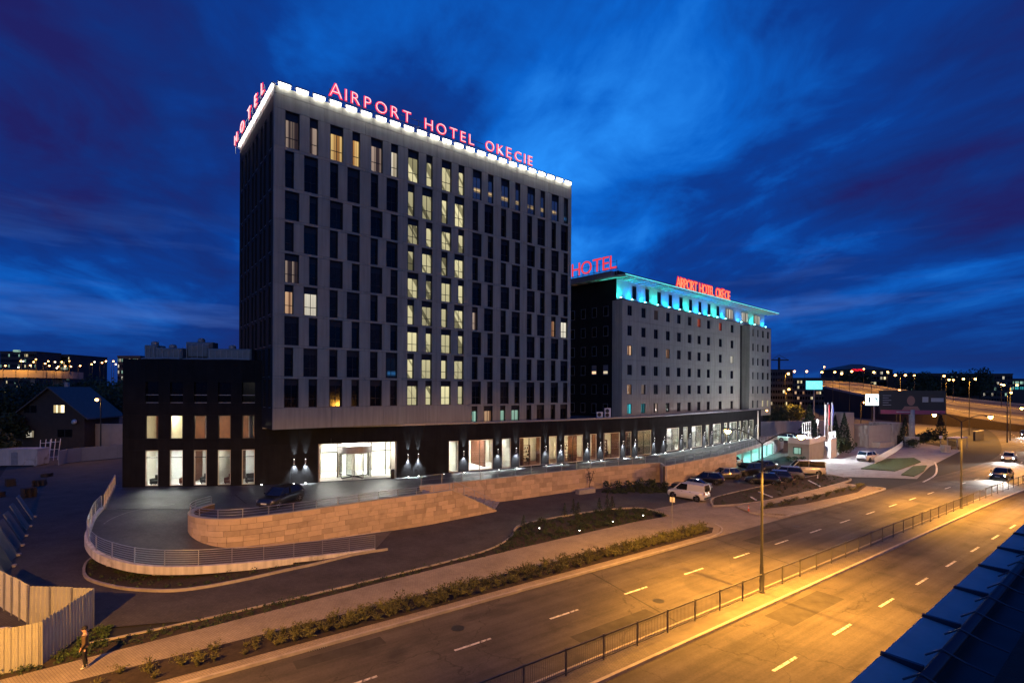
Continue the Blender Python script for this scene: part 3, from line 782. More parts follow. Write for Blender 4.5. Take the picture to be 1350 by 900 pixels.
def roof_sign(name, label, text, org, ang, length, cap, z, m1, m2, halo, big=False, thin=0.0, squeeze=1.0):
    root = thing(name, label, 'sign', (org.x, org.y, z), ang)
    sign(root, text, length, cap, M[m1], M[m2], halo, big, thin, squeeze)
    b = MB(); b.bar((0, 0.05, -0.05), (length, 0.05, -0.05), 0.06); b.bar((0, 0.05, cap * 0.5), (length, 0.05, cap * 0.5), 0.04)
    k = 0
    while k <= length: b.bar((k, 0.05, -0.9), (k, 0.05, cap * 0.6), 0.05); b.bar((k, 0.05, 0.2), (k, 0.7, -0.5), 0.04); k += length / 8
    b.build('support_frame', M['galv'], root)
    return root
td1 = Vector((math.cos(TA), math.sin(TA), 0)); td2 = Vector((-math.sin(TA), math.cos(TA), 0))
def tow_t(px):
    u = (px - CX) / F; return (u * TP.y - TP.x) / (td1.x - td1.y * u)
ta, tb = tow_t(434.5), tow_t(702)
roof_sign('rooftop_sign', 'long glowing red lettering on the front roof edge of the grey tower', 'AIRPORT HOTEL OK\u0118CIE', TP + td1 * ta + td2 * 0.3, TA, tb - ta, 1.20, TZ1 + 0.92, 'neon_core', 'halo_red', 0.085, True, -0.05)
roof_sign('rooftop_sign', 'short glowing red lettering on the side roof edge of the grey tower', 'HOTEL', TP + td2 * 15.2 - td1 * 0.62, TA - math.pi / 2, 14.0, 1.15, TZ1 - 0.35, 'neon_core', 'halo_red', 0.085, False, -0.05, 1.5)

# ------------------------------------------------------------------ podium and low wing: one long curved front
pod = Path([(-37.62, 50.2), (-31.5, 50.75), (-25.5, 51.6), (-19.9, 53.1), (-12.6, 55.95), (-7.3, 58.9), (-2.4, 61.5), (6.2, 66.5), (9.4, 68.5), (15.0, 72.3), (20.5, 76.6), (24.0, 79.7), (32.1, 87.2), (36.9, 92.0), (48.9, 104.9), (52.0, 108.5)], 6)
POD_TOP = 8.1
podium = thing('hotel_podium', 'long low black curved hotel podium with lit restaurant windows', 'building')
wing = thing('hotel_wing', 'black three storey hotel wing with two lit window rows beside the tower', 'building')
def S(px): return pod.at_px(px)
S_END = pod.len
def pwall(parent, s0, s1, z0, z1, nm='wall_panel', m_='clad', o0=0.0, o1=0.3): return pod.wall(MB(), s0 + 0.004, s1 - 0.004, z0, z1, o0, o1).build(nm, M[m_], parent)
def pframe(parent, s0, s1, z0, z1, mull=None, transom=None, o=0.06, m_='frame_light', t=0.09):
    f = MB()
    pod.wall(f, s0, s1, z0, z0 + t, o, o + 0.12); pod.wall(f, s0, s1, z1 - t, z1, o, o + 0.12)
    pod.wall(f, s0, s0 + t, z0 + t, z1 - t, o, o + 0.12); pod.wall(f, s1 - t, s1, z0 + t, z1 - t, o, o + 0.12)
    fo = f.build('window', M[m_], parent)
    g_ = MB(); pod.wall(g_, s0 + t, s1 - t, z0 + t, z1 - t, o + 0.05, o + 0.058); g_.build('pane', M['clear_glass'], fo)
    mb = MB()
    for q in (mull or []): sq = s0 + (s1 - s0) * q; pod.wall(mb, sq - 0.03, sq + 0.03, z0 + t, z1 - t, o + 0.02, o + 0.1)
    if transom: pod.wall(mb, s0 + t, s1 - t, transom - 0.03, transom + 0.03, o + 0.021, o + 0.099)
    if mb.v: mb.build('mullion', M['frame'], fo)
    return fo
WZ0, WZ1 = 2.45, 6.0
wins = [(591.8, 604.4), (617.8, 650), (661.8, 673.8), (684.9, 713.3), (723.8, 734.4), (744, 768.9), (778, 787), (796, 817.8), (825, 832.7), (840.7, 859),
        (878.9, 895.6), (900.7, 906.7), (912, 925.6), (930.4, 935.2), (940, 950.4), (954.9, 958.9), (962, 971.6), (974, 977.2), (979.6, 985.6), (988, 993.5)]
SE0, SE1 = S(419.4), S(523.6)             # entrance recess
SW_END = S(346)
EZ1 = 6.25
prev = SW_END
ranges = []
for a, b in wins: ranges.append((S(a), S(b)))
# walls left and right of the entrance
def split_wall(s0, s1, z0, z1, w=2.6, **k):
    n = max(1, round((s1 - s0) / w))
    for i in range(n): pwall(podium, s0 + (s1 - s0) * i / n, s0 + (s1 - s0) * (i + 1) / n, z0, z1, **k)
split_wall(SW_END, SE0, ZF - 0.3, EZ1); split_wall(SE1, ranges[0][0], ZF - 0.3, EZ1)
for i, (a, b) in enumerate(ranges):
    pwall(podium, a, b, ZF - 0.3, WZ0); pwall(podium, a, b, WZ1, EZ1)
    nx = ranges[i + 1][0] if i + 1 < len(ranges) else S_END
    split_wall(b, nx, ZF - 0.3, EZ1, 3.0)
    pframe(podium, a, b, WZ0, WZ1, [0.46] if b - a > 2 else None)
split_wall(SW_END, S_END, EZ1 + 0.006, POD_TOP - 0.2, 3.2, nm='fascia_panel')
pod.wall(MB(), SW_END, S_END, POD_TOP - 0.195, POD_TOP, -0.06, 0.5).build('parapet_cap', M['galv'], podium)
rf = MB(); pod.sheet(rf, SW_END + 0.3, S_END, 0.5, 11.5, POD_TOP - 0.35, 2.0); rf.build('roof', M['roofing'], podium)
pod.wall(MB(), S_END, S_END + 0.01, ZF - 0.3, POD_TOP, 0.0, 11.5).build('end_wall', M['clad'], podium)
# interiors: floor, ceiling, back wall, partitions, ceiling lights
def interior(parent, s0, s1, zf, zc, depth, back, lamp, part=(), step=3.2, lampw=1.1, off=1.6, floor='interior_floor'):
    m = MB(); pod.sheet(m, s0, s1, 0.3, depth, zf, 1.5); m.build('interior_floor', M[floor], parent)
    m = MB(); pod.sheet(m, s0, s1, 0.3, depth, zc, 1.5); m.build('ceiling', M['interior_white'], parent)
    pod.wall(MB(), s0, s1, zf, zc, depth, depth + 0.1).build('interior_wall', M[back], parent)
    for q in (s0, s1): pod.wall(MB(), q - 0.05, q + 0.05, zf, zc, 0.31, depth).build('partition', M['cream'], parent)
    for q, mm, d0, d1 in part: pod.wall(MB(), q - 0.06, q + 0.06, zf, zc - 0.01, d0, d1).build('partition', M[mm], parent)
    s = s0 + step / 2
    while s < s1:
        pod.wall(MB(), s - lampw / 2, s + lampw / 2, zc - 0.05, zc - 0.02, off, off + 0.5).build('ceiling_lamp', M[lamp], parent); s += step
interior(podium, SE0 - 1.2, ranges[2][1] + 0.4, WZ0 - 0.1, 6.2, 6.5, 'cream', 'lamp_lobby', [(ranges[0][1] - 0.1, 'cream', 0.35, 2.8), (ranges[1][1] + 0.2, 'wood', 2.5, 6.5)], 2.4, 1.4, 3.6)
interior(podium, ranges[3][0] - 0.4, ranges[9][1] + 0.5, WZ0 - 0.1, 6.2, 4.6, 'cream', 'lamp_warmroom',
         [(ranges[3][0] + 0.9, 'wood', 0.6, 3.0), (ranges[4][0] + 0.2, 'wood', 1.4, 3.2), (ranges[5][1] - 0.7, 'wood', 0.5, 2.2), (ranges[7][0] + 1.0, 'wood', 0.9, 3.4), (ranges[8][1] + 0.3, 'wood', 1.0, 4.0)], 3.0, 1.0, 1.2, 'wood')
interior(podium, ranges[10][0] - 0.4, S_END - 0.4, WZ0 - 0.1, 6.2, 4.6, 'cream', 'lamp_lobby', [(ranges[k][1] - 0.3, 'interior_white', 1.0, 3.6) for k in (10, 12, 14, 16, 18)], 2.2, 1.2, 0.9, 'cream')
# shelving with bottles and tables seen through the restaurant windows
def shelf(s, off, w=2.0):
    t = thing('wall_shelf', 'tall dark shelf of bottles and jars inside the lit restaurant', 'shelf', pod.pt(s, off, WZ0 - 0.1), pod.ang(s), 'shelves inside the restaurant')
    f = MB()
    for x in (-w / 2, w / 2): f.cbox(x, 0, 1.2, 0.06, 0.35, 2.4)
    for zz in (0.1, 0.55, 1.0, 1.45, 1.9, 2.35): f.cbox(0, 0, zz, w, 0.34, 0.05)
    f.build('frame', M['wood'], t)
    b = MB()
    for zz in (0.55, 1.0, 1.45, 1.9):
        x = -w / 2 + 0.15
        while x < w / 2 - 0.1:
            if random.random() < 0.8: b.use(M[random.choice(('interior_white', 'black', 'cream', 'trim'))]).cbox(x, -0.05, zz + 0.03 + 0.13, 0.10, 0.1, random.uniform(0.16, 0.3))
            x += 0.17
    o = b.build('bottle', None, t); o['kind'] = 'stuff'
for i in (3, 4, 5, 7, 9):
    a, b = ranges[i]
    shelf((a + b) / 2 + 0.4, 2.6 if i % 2 else 3.4, min(2.2, b - a))
def table(s, off):
    t = thing('restaurant_table', 'small dark restaurant table with two chairs behind the lit glass', 'table', pod.pt(s, off, WZ0 - 0.1), pod.ang(s), 'tables inside the restaurant')
    MB().lathe([(0.42, 0.72), (0.45, 0.74), (0.45, 0.77), (0.42, 0.78)], 14).build('table_top', M['wood'], t)
    MB().lathe([(0.22, 0.0), (0.2, 0.03), (0.04, 0.06), (0.04, 0.72)], 10).build('pedestal', M['black'], t)
    for sx in (-1, 1):
        c = MB().use(M['trim']); c.cbox(sx * 0.75, 0, 0.45, 0.42, 0.42, 0.06); c.cbox(sx * 0.95, 0, 0.72, 0.05, 0.42, 0.5)
        for dx in (-0.17, 0.17):
            for dy in (-0.17, 0.17): c.cbox(sx * 0.75 + dx, dy, 0.21, 0.04, 0.04, 0.42)
        c.build('chair', None, t)
for i in (3, 5, 7, 9, 10, 12, 14, 16): table((ranges[i][0] + ranges[i][1]) / 2 - 0.5, 1.4)
# entrance recess with revolving door
EN = 2.6
for q, nm in ((SE0, 'wall_panel'), (SE1, 'wall_panel')): pod.wall(MB(), q - 0.15, q + 0.15, ZF - 0.1, EZ1, 0.301, EN).build('reveal', M['cream'], podium)
m = MB(); pod.sheet(m, SE0 + 0.15, SE1 - 0.15, 0.0, EN, EZ1 - 0.02, 1.5); m.build('soffit', M['interior_white'], podium)
for s in (0.16, 0.40, 0.62, 0.86):
    q = SE0 + (SE1 - SE0) * s; pod.wall(MB(), q - 0.35, q + 0.35, EZ1 - 0.06, EZ1 - 0.03, 1.0, 1.35).build('soffit_lamp', M['lamp_room'], podium)
EL = SE1 - SE0
f = MB()
for q in (0.02, 0.24, 0.28, 0.66, 0.70, 0.90, 0.98): pod.wall(f, SE0 + EL * q - 0.05, SE0 + EL * q + 0.05, ZF, EZ1 - 0.03, EN - 0.1, EN)
for zz in (5.0, EZ1 - 0.13):
    for a, b in ((0.03, 0.235), (0.705, 0.975)): pod.wall(f, SE0 + EL * a, SE0 + EL * b, zz, zz + 0.1, EN - 0.1, EN - 0.001)
fo = f.build('entrance_frame', M['frame'], podium)
for a, b in ((0.03, 0.235), (0.705, 0.97)): pod.wall(MB(), SE0 + EL * a, SE0 + EL * b, ZF + 0.05, EZ1 - 0.1, EN - 0.06, EN - 0.05).build('entrance_glass', M['clear_glass'], podium)
pc = pod.pt(SE0 + EL * 0.47, EN - 0.5, ZF)
rd = thing('revolving_door', 'glazed revolving door drum with grey canopy in the hotel entrance', 'door', pc, pod.ang(SE0 + EL * 0.47))
MB().lathe([(1.75, 2.75), (1.82, 2.78), (1.82, 3.5), (1.7, 3.55)], 32).build('canopy', M['galv'], rd)
MB().lathe([(1.8, 0.0), (1.8, 0.03)], 32).build('floor_ring', M['steel'], rd)
for a in range(4):
    c = MB(); ca, sa = math.cos(a * math.pi / 2 + 0.5), math.sin(a * math.pi / 2 + 0.5)
    c.bar((0, 0, 0.12), (1.6 * ca, 1.6 * sa, 0.12), 0.05, 0.12); c.bar((0, 0, 2.66), (1.6 * ca, 1.6 * sa, 2.66), 0.05, 0.1); c.bar((1.6 * ca, 1.6 * sa, 0.1), (1.6 * ca, 1.6 * sa, 2.7), 0.06)
    w_ = c.build('door_wing', M['frame'], rd)
    MB().poly([(0.05 * ca, 0.05 * sa, 0.15), (1.57 * ca, 1.57 * sa, 0.15), (1.57 * ca, 1.57 * sa, 2.6), (0.05 * ca, 0.05 * sa, 2.6)]).build('pane', M['clear_glass'], w_)
MB().lathe([(0.05, 0.04), (0.05, 2.74)], 10).build('spindle', M['steel'], rd)
for a0, a1 in ((0.15, 1.35), (math.pi + 0.15, math.pi + 1.35), (2.0, 2.8), (5.1, 5.9)):
    c = MB(); n = 8
    for k in range(n): 
        b0, b1 = a0 + (a1 - a0) * k / n, a0 + (a1 - a0) * (k + 1) / n
        c.poly([(1.76 * math.cos(b0), 1.76 * math.sin(b0), 0.05), (1.76 * math.cos(b1), 1.76 * math.sin(b1), 0.05), (1.76 * math.cos(b1), 1.76 * math.sin(b1), 2.74), (1.76 * math.cos(b0), 1.76 * math.sin(b0), 2.74)])
    c.build('drum_glass', M['clear_glass'], rd)
    for b in (a0, a1): MB().bar((1.76 * math.cos(b), 1.76 * math.sin(b), 0.04), (1.76 * math.cos(b), 1.76 * math.sin(b), 2.75), 0.06).build('drum_post', M['steel'], rd)
bn = MB().lathe([(0.2, 0), (0.22, 0.05), (0.22, 0.85), (0.16, 0.95), (0.16, 1.0)], 14).build('litter_bin', M['black'], None, True)
bn.location = pod.pt(SE1 - 0.5, -0.1, ZF); tag(bn, 'dark cylindrical litter bin beside the hotel entrance', 'bin')

# wall lamps, up and down, and little floor spots at the wall foot
wl = MB(); wl.use(M['galv']).lathe([(0.055, -0.22), (0.07, -0.2), (0.07, 0.2), (0.055, 0.22)], 12, (0, -0.14, 0)); wl.use(M['galv']).box(-0.04, -0.1, -0.06, 0.04, 0.0, 0.06)
wl.use(M['lamp_white']).lathe([(0.05, 0.221), (0.05, 0.225)], 12, (0, -0.14, 0)).lathe([(0.05, -0.225), (0.05, -0.221)], 12, (0, -0.14, 0))
wlm = wl.mesh('lamp_body')
fs = MB(); fs.use(M['galv']).lathe([(0.10, 0.0), (0.10, 0.05), (0.085, 0.07)], 12); fs.use(M['lamp_white']).lathe([(0.08, 0.071), (0.05, 0.10), (0.0, 0.11)], 12)
fsm = fs.mesh('lamp_body')
lamp_px = [388, 403, 537.6, 551, 611, 656, 680, 719, 739, 774, 791, 821, 837, 862, 875, 898, 909, 928, 937.6, 952.7, 960.5, 972.6, 978.4, 986.8, 996]
def spot(name, parent, loc, dirv, energy, color, size, blend=0.6, r=0.04):
    l = bpy.data.lights.new(name, 'SPOT'); l.energy = energy; l.color = color; l.spot_size = rad(size); l.spot_blend = blend; l.shadow_soft_size = r
    o = bpy.data.objects.new(name, l); col.objects.link(o); o.parent = parent; o.location = loc
    o.rotation_euler = Vector(dirv).to_track_quat('-Z', 'Y').to_euler()
    return o
for px in lamp_px:
    s = S(px); p = pod.pt(s, 0.0, 4.55)
    t = thing('wall_lamp', 'small up and down wall light on the black podium front', 'lamp', p, pod.ang(s), 'up and down wall lights along the black podium')
    inst(wlm, 'lamp_body', t)
    spot('beam_up', t, (0, -0.14, 0.26), (0, 0.05, 1), 420, (0.85, 0.93, 1.0), 34, 0.5)
    spot('beam_down', t, (0, -0.14, -0.26), (0, 0.12, -1), 1500, (0.85, 0.93, 1.0), 75, 0.8)
for px in [346, 388, 403, 537.6, 551, 584, 611, 656, 680, 719, 739, 774, 791, 821, 837, 862, 875, 898, 909, 928, 937.6, 952.7, 960.5, 972.6, 986.8]:
    s = S(px); p = pod.pt(s, -0.28, ZF + 0.012)
    t = thing('floor_spot', 'small bright recessed floor light at the foot of the black podium', 'lamp', p, pod.ang(s), 'floor lights along the podium foot')
    inst(fsm, 'lamp_body', t)

# low wing at the left
WZT = 14.7
wc = [(191.3, 208.5), (223.6, 240.7), (255.4, 272.5), (287, 304), (318.7, 335.6)]
wr = [(S(a), S(b)) for a, b in wc]
lev = [(2.4, 5.85), (6.95, 9.25), (10.45, 12.5)]
def wwall(s0, s1, z0, z1, nm='wall_panel', m_='clad'): return pwall(wing, s0, s1, z0, z1, nm, m_)
zb = [ZF - 0.4, 2.4, 5.85, 6.95, 9.25, 10.45, 12.5, WZT]
prev = 0.0
for i in range(6):
    a, b = (wr[i - 1][1] if i else 0.0), (wr[i][0] if i < 5 else SW_END + 0.6)
    for k in range(7):
        if i == 5 and k >= 2 and b > SW_END: pass
        wwall(a, b, zb[k] + 0.003, zb[k + 1] - 0.003)
for a, b in wr:
    for k in (0, 2, 4, 6): wwall(a, b, zb[k] + 0.003, zb[k + 1] - 0.003)
for li, (z0, z1) in enumerate(lev):
    for a, b in wr:
        if li < 2: pframe(wing, a, b, z0, z1, None, 5.15 if li == 0 else None, m_='frame_light' if li == 0 else 'frame', t=0.07)
        else:
            f = MB(); pod.wall(f, a, b, z0 + 0.75, z0 + 0.82, 0.1, 0.16); pod.wall(f, a, b, z0, z0 + 0.07, 0.1, 0.16)
            w_ = f.build('window', M['galv'], wing)
            g_ = MB(); pod.wall(g_, a, b, z0, z1, 0.2, 0.22); g_.build('pane', M['dark_pane'], w_)
def wint(z0, z1, back, lamp, parts, floor):
    global_s1 = SW_END - 0.6
    interior(wing, 0.5, global_s1, z0, z1, 4.5, back, lamp, parts, 2.7, 0.9, 1.4, floor)
wint(2.3, 5.95, 'interior_white', 'lamp_lobby', [(wr[1][0] + 0.9, 'wood', 2.5, 4.5), (wr[3][1] - 0.2, 'wood', 1.6, 4.5), (wr[2][1] - 0.3, 'interior_white', 0.6, 2.0), (wr[3][0] - 0.6, 'cream', 0.5, 4.5)], 'interior_floor')
wint(6.6, 9.4, 'wood', 'lamp_warmroom', [(wr[0][1] + 0.6, 'cream', 0.5, 4.5), (wr[2][1] - 0.35, 'interior_white', 0.6, 1.4), (wr[4][0] + 0.5, 'interior_white', 0.6, 1.6)], 'interior_floor')
def lounge(label, s, off, m_):
    t = thing('armchair', label, 'armchair', pod.pt(s, off, 2.3), pod.ang(s) + random.uniform(-0.6, 0.6), 'armchairs inside the lit wing')
    MB().bevbox(-0.4, -0.35, 0.15, 0.4, 0.35, 0.45, 0.05).build('seat', M[m_], t); MB().bevbox(-0.4, 0.25, 0.45, 0.4, 0.42, 0.95, 0.05).build('backrest', M[m_], t)
    for sx_ in (-1, 1): MB().bevbox(sx_ * 0.42 - 0.07, -0.35, 0.15, sx_ * 0.42 + 0.07, 0.4, 0.65, 0.03).build('armrest', M[m_], t)
    for sx_ in (-0.35, 0.35):
        for sy_ in (-0.28, 0.32): MB().box(sx_ - 0.03, sy_ - 0.03, 0, sx_ + 0.03, sy_ + 0.03, 0.15).build('leg', M['black'], t)
for k_, (a, b) in enumerate(wr): lounge('dark low armchair behind the tall ground floor window of the wing', (a + b) / 2 + (0.2 if k_ % 2 else -0.15), 1.1 + 0.3 * (k_ % 3), 'trim' if k_ % 2 == 0 else 'wood')
# rest of the wing's volume
a_ = pod.pt(0, 0.02); nrm = Vector((-pod.tan(0).y, pod.tan(0).x, 0))
p0 = a_; p1 = a_ + nrm * 16; p2 = Vector((TP + td2 * 14)); 
m = MB(); m.prism([(p0.x, p0.y), (p0.x + 0.3, p0.y + 0.05), (p1.x + 0.3, p1.y + 0.05), (p1.x, p1.y)], ZF - 3, WZT - 0.001); m.build('side_wall', M['clad'], wing)
m = MB(); pod.sheet(m, 0.31, SW_END + 0.3, 0.3, 15.5, WZT - 0.4, 2); m.build('roof', M['roofing'], wing)
m = MB(); pod.sheet(m, 0.31, SW_END - 0.2, 0.31, 15.5, 9.6, 2); m.build('floor_slab', M['core'], wing)
pod.wall(MB(), 0.31, SW_END - 0.3, ZF - 0.4, WZT, 15.5, 15.8).build('rear_wall', M['clad'], wing)
# roof plant with pale screens
for k, (a, b, z0, z1, off) in enumerate(((176, 192, 466, 448, 1.6), (193, 228, 463, 451, 1.4), (229, 264, 468, 445, 2.0), (265, 322, 466, 451, 1.5))):
    s0, s1 = S(a) + 0.0, S(b)
    t = thing('roof_plant', ['small pale rooftop duct unit at the wing roof end', 'pale ribbed rooftop plant screen beside the duct unit', 'tall rounded rooftop cooling unit on the black wing', 'long pale rooftop plant screen next to the tower'][k], 'roof plant', pod.pt((s0 + s1) / 2, off, WZT - 0.4), pod.ang((s0 + s1) / 2))
    w = (s1 - s0) * 1.05; hh = [1.9, 1.6, 2.3, 1.6][k]
    MB().bevbox(-w / 2, 0, 0.45, w / 2, 1.6, hh, 0.12 if k != 2 else 0.4).build('casing', M['plant_casing'], t)
    n = max(3, int(w / 0.5)); sl = MB().box(-0.03, -0.05, 0.55, 0.03, 0.0, hh - 0.2).mesh('rib', M['galv'])
    for q in range(n): inst(sl, 'rib', t, (-w / 2 + w * (q + 0.5) / n, 0, 0))
    for q in range(max(1, int(w / 2.2))):
        x = -w / 2 + (q + 0.5) * w / max(1, int(w / 2.2)); MB().lathe([(0.3, hh), (0.34, hh + 0.08), (0.34, hh + 0.3), (0.2, hh + 0.42)], 14).build('fan_cowl', M['galv'], t, loc=(x, 0.8, 0))
    MB().tube([(-w / 2, -0.35, 0.5), (0, -0.4, 0.55), (w / 2, -0.35, 0.5)], 0.09, 8).build('duct', M['galv'], t)
    for x in (-w / 2 + 0.2, w / 2 - 0.2): MB().box(x - 0.1, -0.45, 0, x + 0.1, 1.4, 0.45).build('plinth', M['galv'], t)

# ------------------------------------------------------------------ second hotel building
BA = math.atan2(0.295, 0.322)
b2d = Vector((math.cos(BA), math.sin(BA), 0)); b2n = Vector((-math.sin(BA), math.cos(BA), 0))
q = at(830, 512, 78.0); B30 = Vector((q.x, q.y, 0))
def b2t(px):
    u = (px - CX) / F; return (u * B30.y - B30.x) / (b2d.x - b2d.y * u)
BP = B30 + b2d * b2t(820)
t0_ = b2t(820)
def bt(px): return b2t(px) - t0_
b2 = thing('hotel_annex', 'pale grey older hotel block with a cyan lit attic under a thin flat roof', 'building', (BP.x, BP.y, 0), BA)
def zpx(px, py):
    t = b2t(px); d = B30.y + b2d.y * t
    return at(px, py, d).z
BZA = zpx(820, 394.5); BSL = zpx(822, 365.5); BTOP = zpx(820, 356)
rowtop = [zpx(829, y) for y in (402.3, 428.9, 454.9, 480.7, 506.5, 532.2)]
WH, WWD = 1.52, 1.18
colx = [bt(px) for px in (830, 848.2, 864.6, 880.4, 894.9, 908.9, 921.6, 934, 949.6, 964.9)]
XM1 = bt(975.5); XR0, XR1 = bt(988), bt(1016)
B2W = {}
lit2 = {(0, 2): 'lit_pink', (0, 6): 'lit_red', (0, 8): 'lit_red', (2, 0): 'lit_warm', (2, 3): 'lit_warm', (2, 9): 'lit_pale', (4, 0): 'lit_warm', (4, 1): 'lit_pink', (5, 0): 'lit_cyan', (5, 1): 'lit_cyan', (5, 2): 'lit_pink'}
def b2win(x, z0, pane, w=WWD, h=WH):
    key = (round(w, 2), round(h, 2))
    if key not in B2W:
        f = MB(); t = 0.07
        f.box(-w / 2, 0.1, 0, -w / 2 + t, 0.22, h).box(w / 2 - t, 0.1, 0, w / 2, 0.22, h).box(-w / 2 + t, 0.1, 0, w / 2 - t, 0.22, t).box(-w / 2 + t, 0.1, h - t, w / 2 - t, 0.22, h)
        f.box(-0.03, 0.12, t, 0.03, 0.2, h - t)
        B2W[key] = f.mesh('window', M['frame'])
    o = inst(B2W[key], 'window', b2, (x, 0, z0))
    if (key, pane) not in B2W: B2W[(key, pane)] = MB().poly([(-w / 2 + 0.05, 0.17, 0.05), (w / 2 - 0.05, 0.17, 0.05), (w / 2 - 0.05, 0.17, h - 0.05), (-w / 2 + 0.05, 0.17, h - 0.05)]).mesh('pane', M[pane])
    inst(B2W[(key, pane)], 'pane', o)
def wall_cell(x0, x1, z0, z1, wx, wz0, w=WWD, h=WH, m_='b2_panel'):
    m = MB(); g_ = 0.012
    x0 += g_; x1 -= g_; z0 += g_; z1 -= g_; a, b = wx - w / 2, wx + w / 2
    m.box(x0, 0, z0, x1, 0.3, wz0).box(x0, 0, wz0 + h, x1, 0.3, z1).box(x0, 0, wz0, a, 0.3, wz0 + h).box(b, 0, wz0, x1, 0.3, wz0 + h)
    m.build('wall_panel', M[m_], b2)
edges = [0.0] + [(a + b) / 2 for a, b in zip(colx, colx[1:])] + [XM1]
zed = [BZA] + [(rowtop[i] - WH + rowtop[i + 1]) / 2 for i in range(5)] + [rowtop[5] - WH - 0.4]
for r in range(6):
    for c in range(10):
        wall_cell(edges[c], edges[c + 1], zed[r + 1], zed[r], colx[c], rowtop[r] - WH)
        b2win(colx[c], rowtop[r] - WH, lit2.get((r, c)) or random.choice(DARKS))
B2D = 11.5
MB().box(0.05, 0.31, 6.5, XM1 - 0.05, B2D, BZA).build('core', M['core'], b2)
MB().box(0, 0, 6.5, XM1, 0.3, zed[-1]).build('wall_base', M['b2_panel'], b2)
MB().box(-0.001, 0.31, 6.5, 0.05, 1.8, BZA).build('side_wall', M['b2_panel'], b2)
# dark side face with windows
MB().box(-0.001, 1.81, 6.5, 0.05, B2D, BZA).build('side_cladding', M['clad'], b2)
for r in range(6):
    for k, y in enumerate((3.0, 5.2, 7.4, 9.6)):
        z0 = rowtop[r] - WH
        f = MB().box(-0.03, y - 0.45, z0, 0.0, y + 0.45, z0 + WH).build('side_window', M['galv'], b2)
        pn = {(3, 1): 'lit_warm', (3, 0): 'lit_pale'}.get((r, k), 'dark_pane')
        zz = z0 + 0.06 if pn == 'dark_pane' else z0 + 0.2
        MB().box(-0.036, y - 0.38, zz, -0.031, y + 0.38, z0 + (WH - 0.06 if pn == 'dark_pane' else 0.6)).build('pane', M[pn], f)
# recess and right-hand volume
MB().box(XM1 - 0.05, 1.6, 6.5, XR0 + 0.05, B2D, BZA + 0.3).build('recess_wall', M['clad'], b2)
for r in range(6):
    xs = [XR0 + (XR1 - XR0) * q for q in (0.16, 0.38, 0.62, 0.86)]
    ed = [XR0, (xs[0] + xs[1]) / 2, (xs[1] + xs[2]) / 2, (xs[2] + xs[3]) / 2, XR1]
    for c in range(4):
        w = 0.7 if c < 2 else 1.1
        wall_cell(ed[c], ed[c + 1], zed[r + 1], zed[r], xs[c], rowtop[r] - WH, w)
        b2win(xs[c], rowtop[r] - WH, {(5, 2): 'lit_office', (5, 3): 'lit_office', (4, 2): 'lit_blue'}.get((r, c), 'dark_pane'), w)
MB().box(XR0, 0.31, 6.5, XR1, B2D, BZA).box(XR0, 0, 6.5, XR1, 0.3, zed[-1]).build('core', M['b2_panel'], b2)
# attic storey, lit cyan from below
AX0, AX1, AY = 0.35, XR1 - 0.3, 1.3
MB().box(AX0, AY, BZA, AX1, B2D - 0.5, BSL).build('attic_wall', M['b2_light'], b2)
MB().box(AX0 - 0.06, AY + 0.02, BZA, AX0 - 0.005, B2D - 0.5, BSL - 0.01).build('attic_side', M['clad'], b2)
MB().box(0, 0.0, BZA - 0.003, XM1, AY, BZA + 0.12).box(XR0, 0.0, BZA - 0.003, XR1, AY, BZA + 0.12).build('attic_ledge', M['roofing'], b2)
n = 17
aw = MB(); aw.box(-0.5, -0.05, 0, 0.5, 0.0, 2.0); awm = aw.mesh('attic_window', M['frame'])
apm = MB().poly([(-0.42, -0.056, 0.08), (0.42, -0.056, 0.08), (0.42, -0.056, 1.92), (-0.42, -0.056, 1.92)])
apd, apl = apm.mesh('pane', M['dark_pane']), apm.mesh('pane', M['lit_pale'])
lx = [bt(px) for px in (822.5, 837.3, 854.5, 871, 885.8, 900, 913.5, 926, 938.4, 949.5, 960.2, 981, 998.4, 1013)]
awx = [bt(px) for px in (845, 862, 877.5, 892.3, 906.3, 918.8, 931, 943, 954.5)]
for i, x in enumerate(awx):
    o = inst(awm, 'attic_window', b2, (x, AY, BZA + 0.75)); inst(apd, 'pane', o)
for x in (bt(969), bt(989), bt(1005)):
    for dx in (-0.9, 0.15, 1.2):
        o = inst(awm, 'attic_window', b2, (x + dx, AY, BZA + 0.7)); inst(apl, 'pane', o)
for i, x in enumerate(lx):
    t = thing('attic_uplight', 'small round cyan uplight on the ledge below the thin roof', 'lamp', BP + b2d * max(x, 0.25) + b2n * 0.62 + Vector((0, 0, BZA + 0.12)), BA, 'cyan uplights along the attic ledge')
    l = MB(); l.use(M['galv']).lathe([(0.13, 0.0), (0.16, 0.12), (0.18, 0.24)], 12); l.use(M['lamp_cyan']).lathe([(0.16, 0.241), (0.15, 0.30), (0.08, 0.36)], 12); l.build('lamp_body', None, t)
    spot('beam', t, (0, 0, 0.42), (0, 0.45, 1), 560, (0.0, 0.30, 1.0) if i % 3 else (0.01, 0.80, 0.60), 150, 0.6, 0.1)
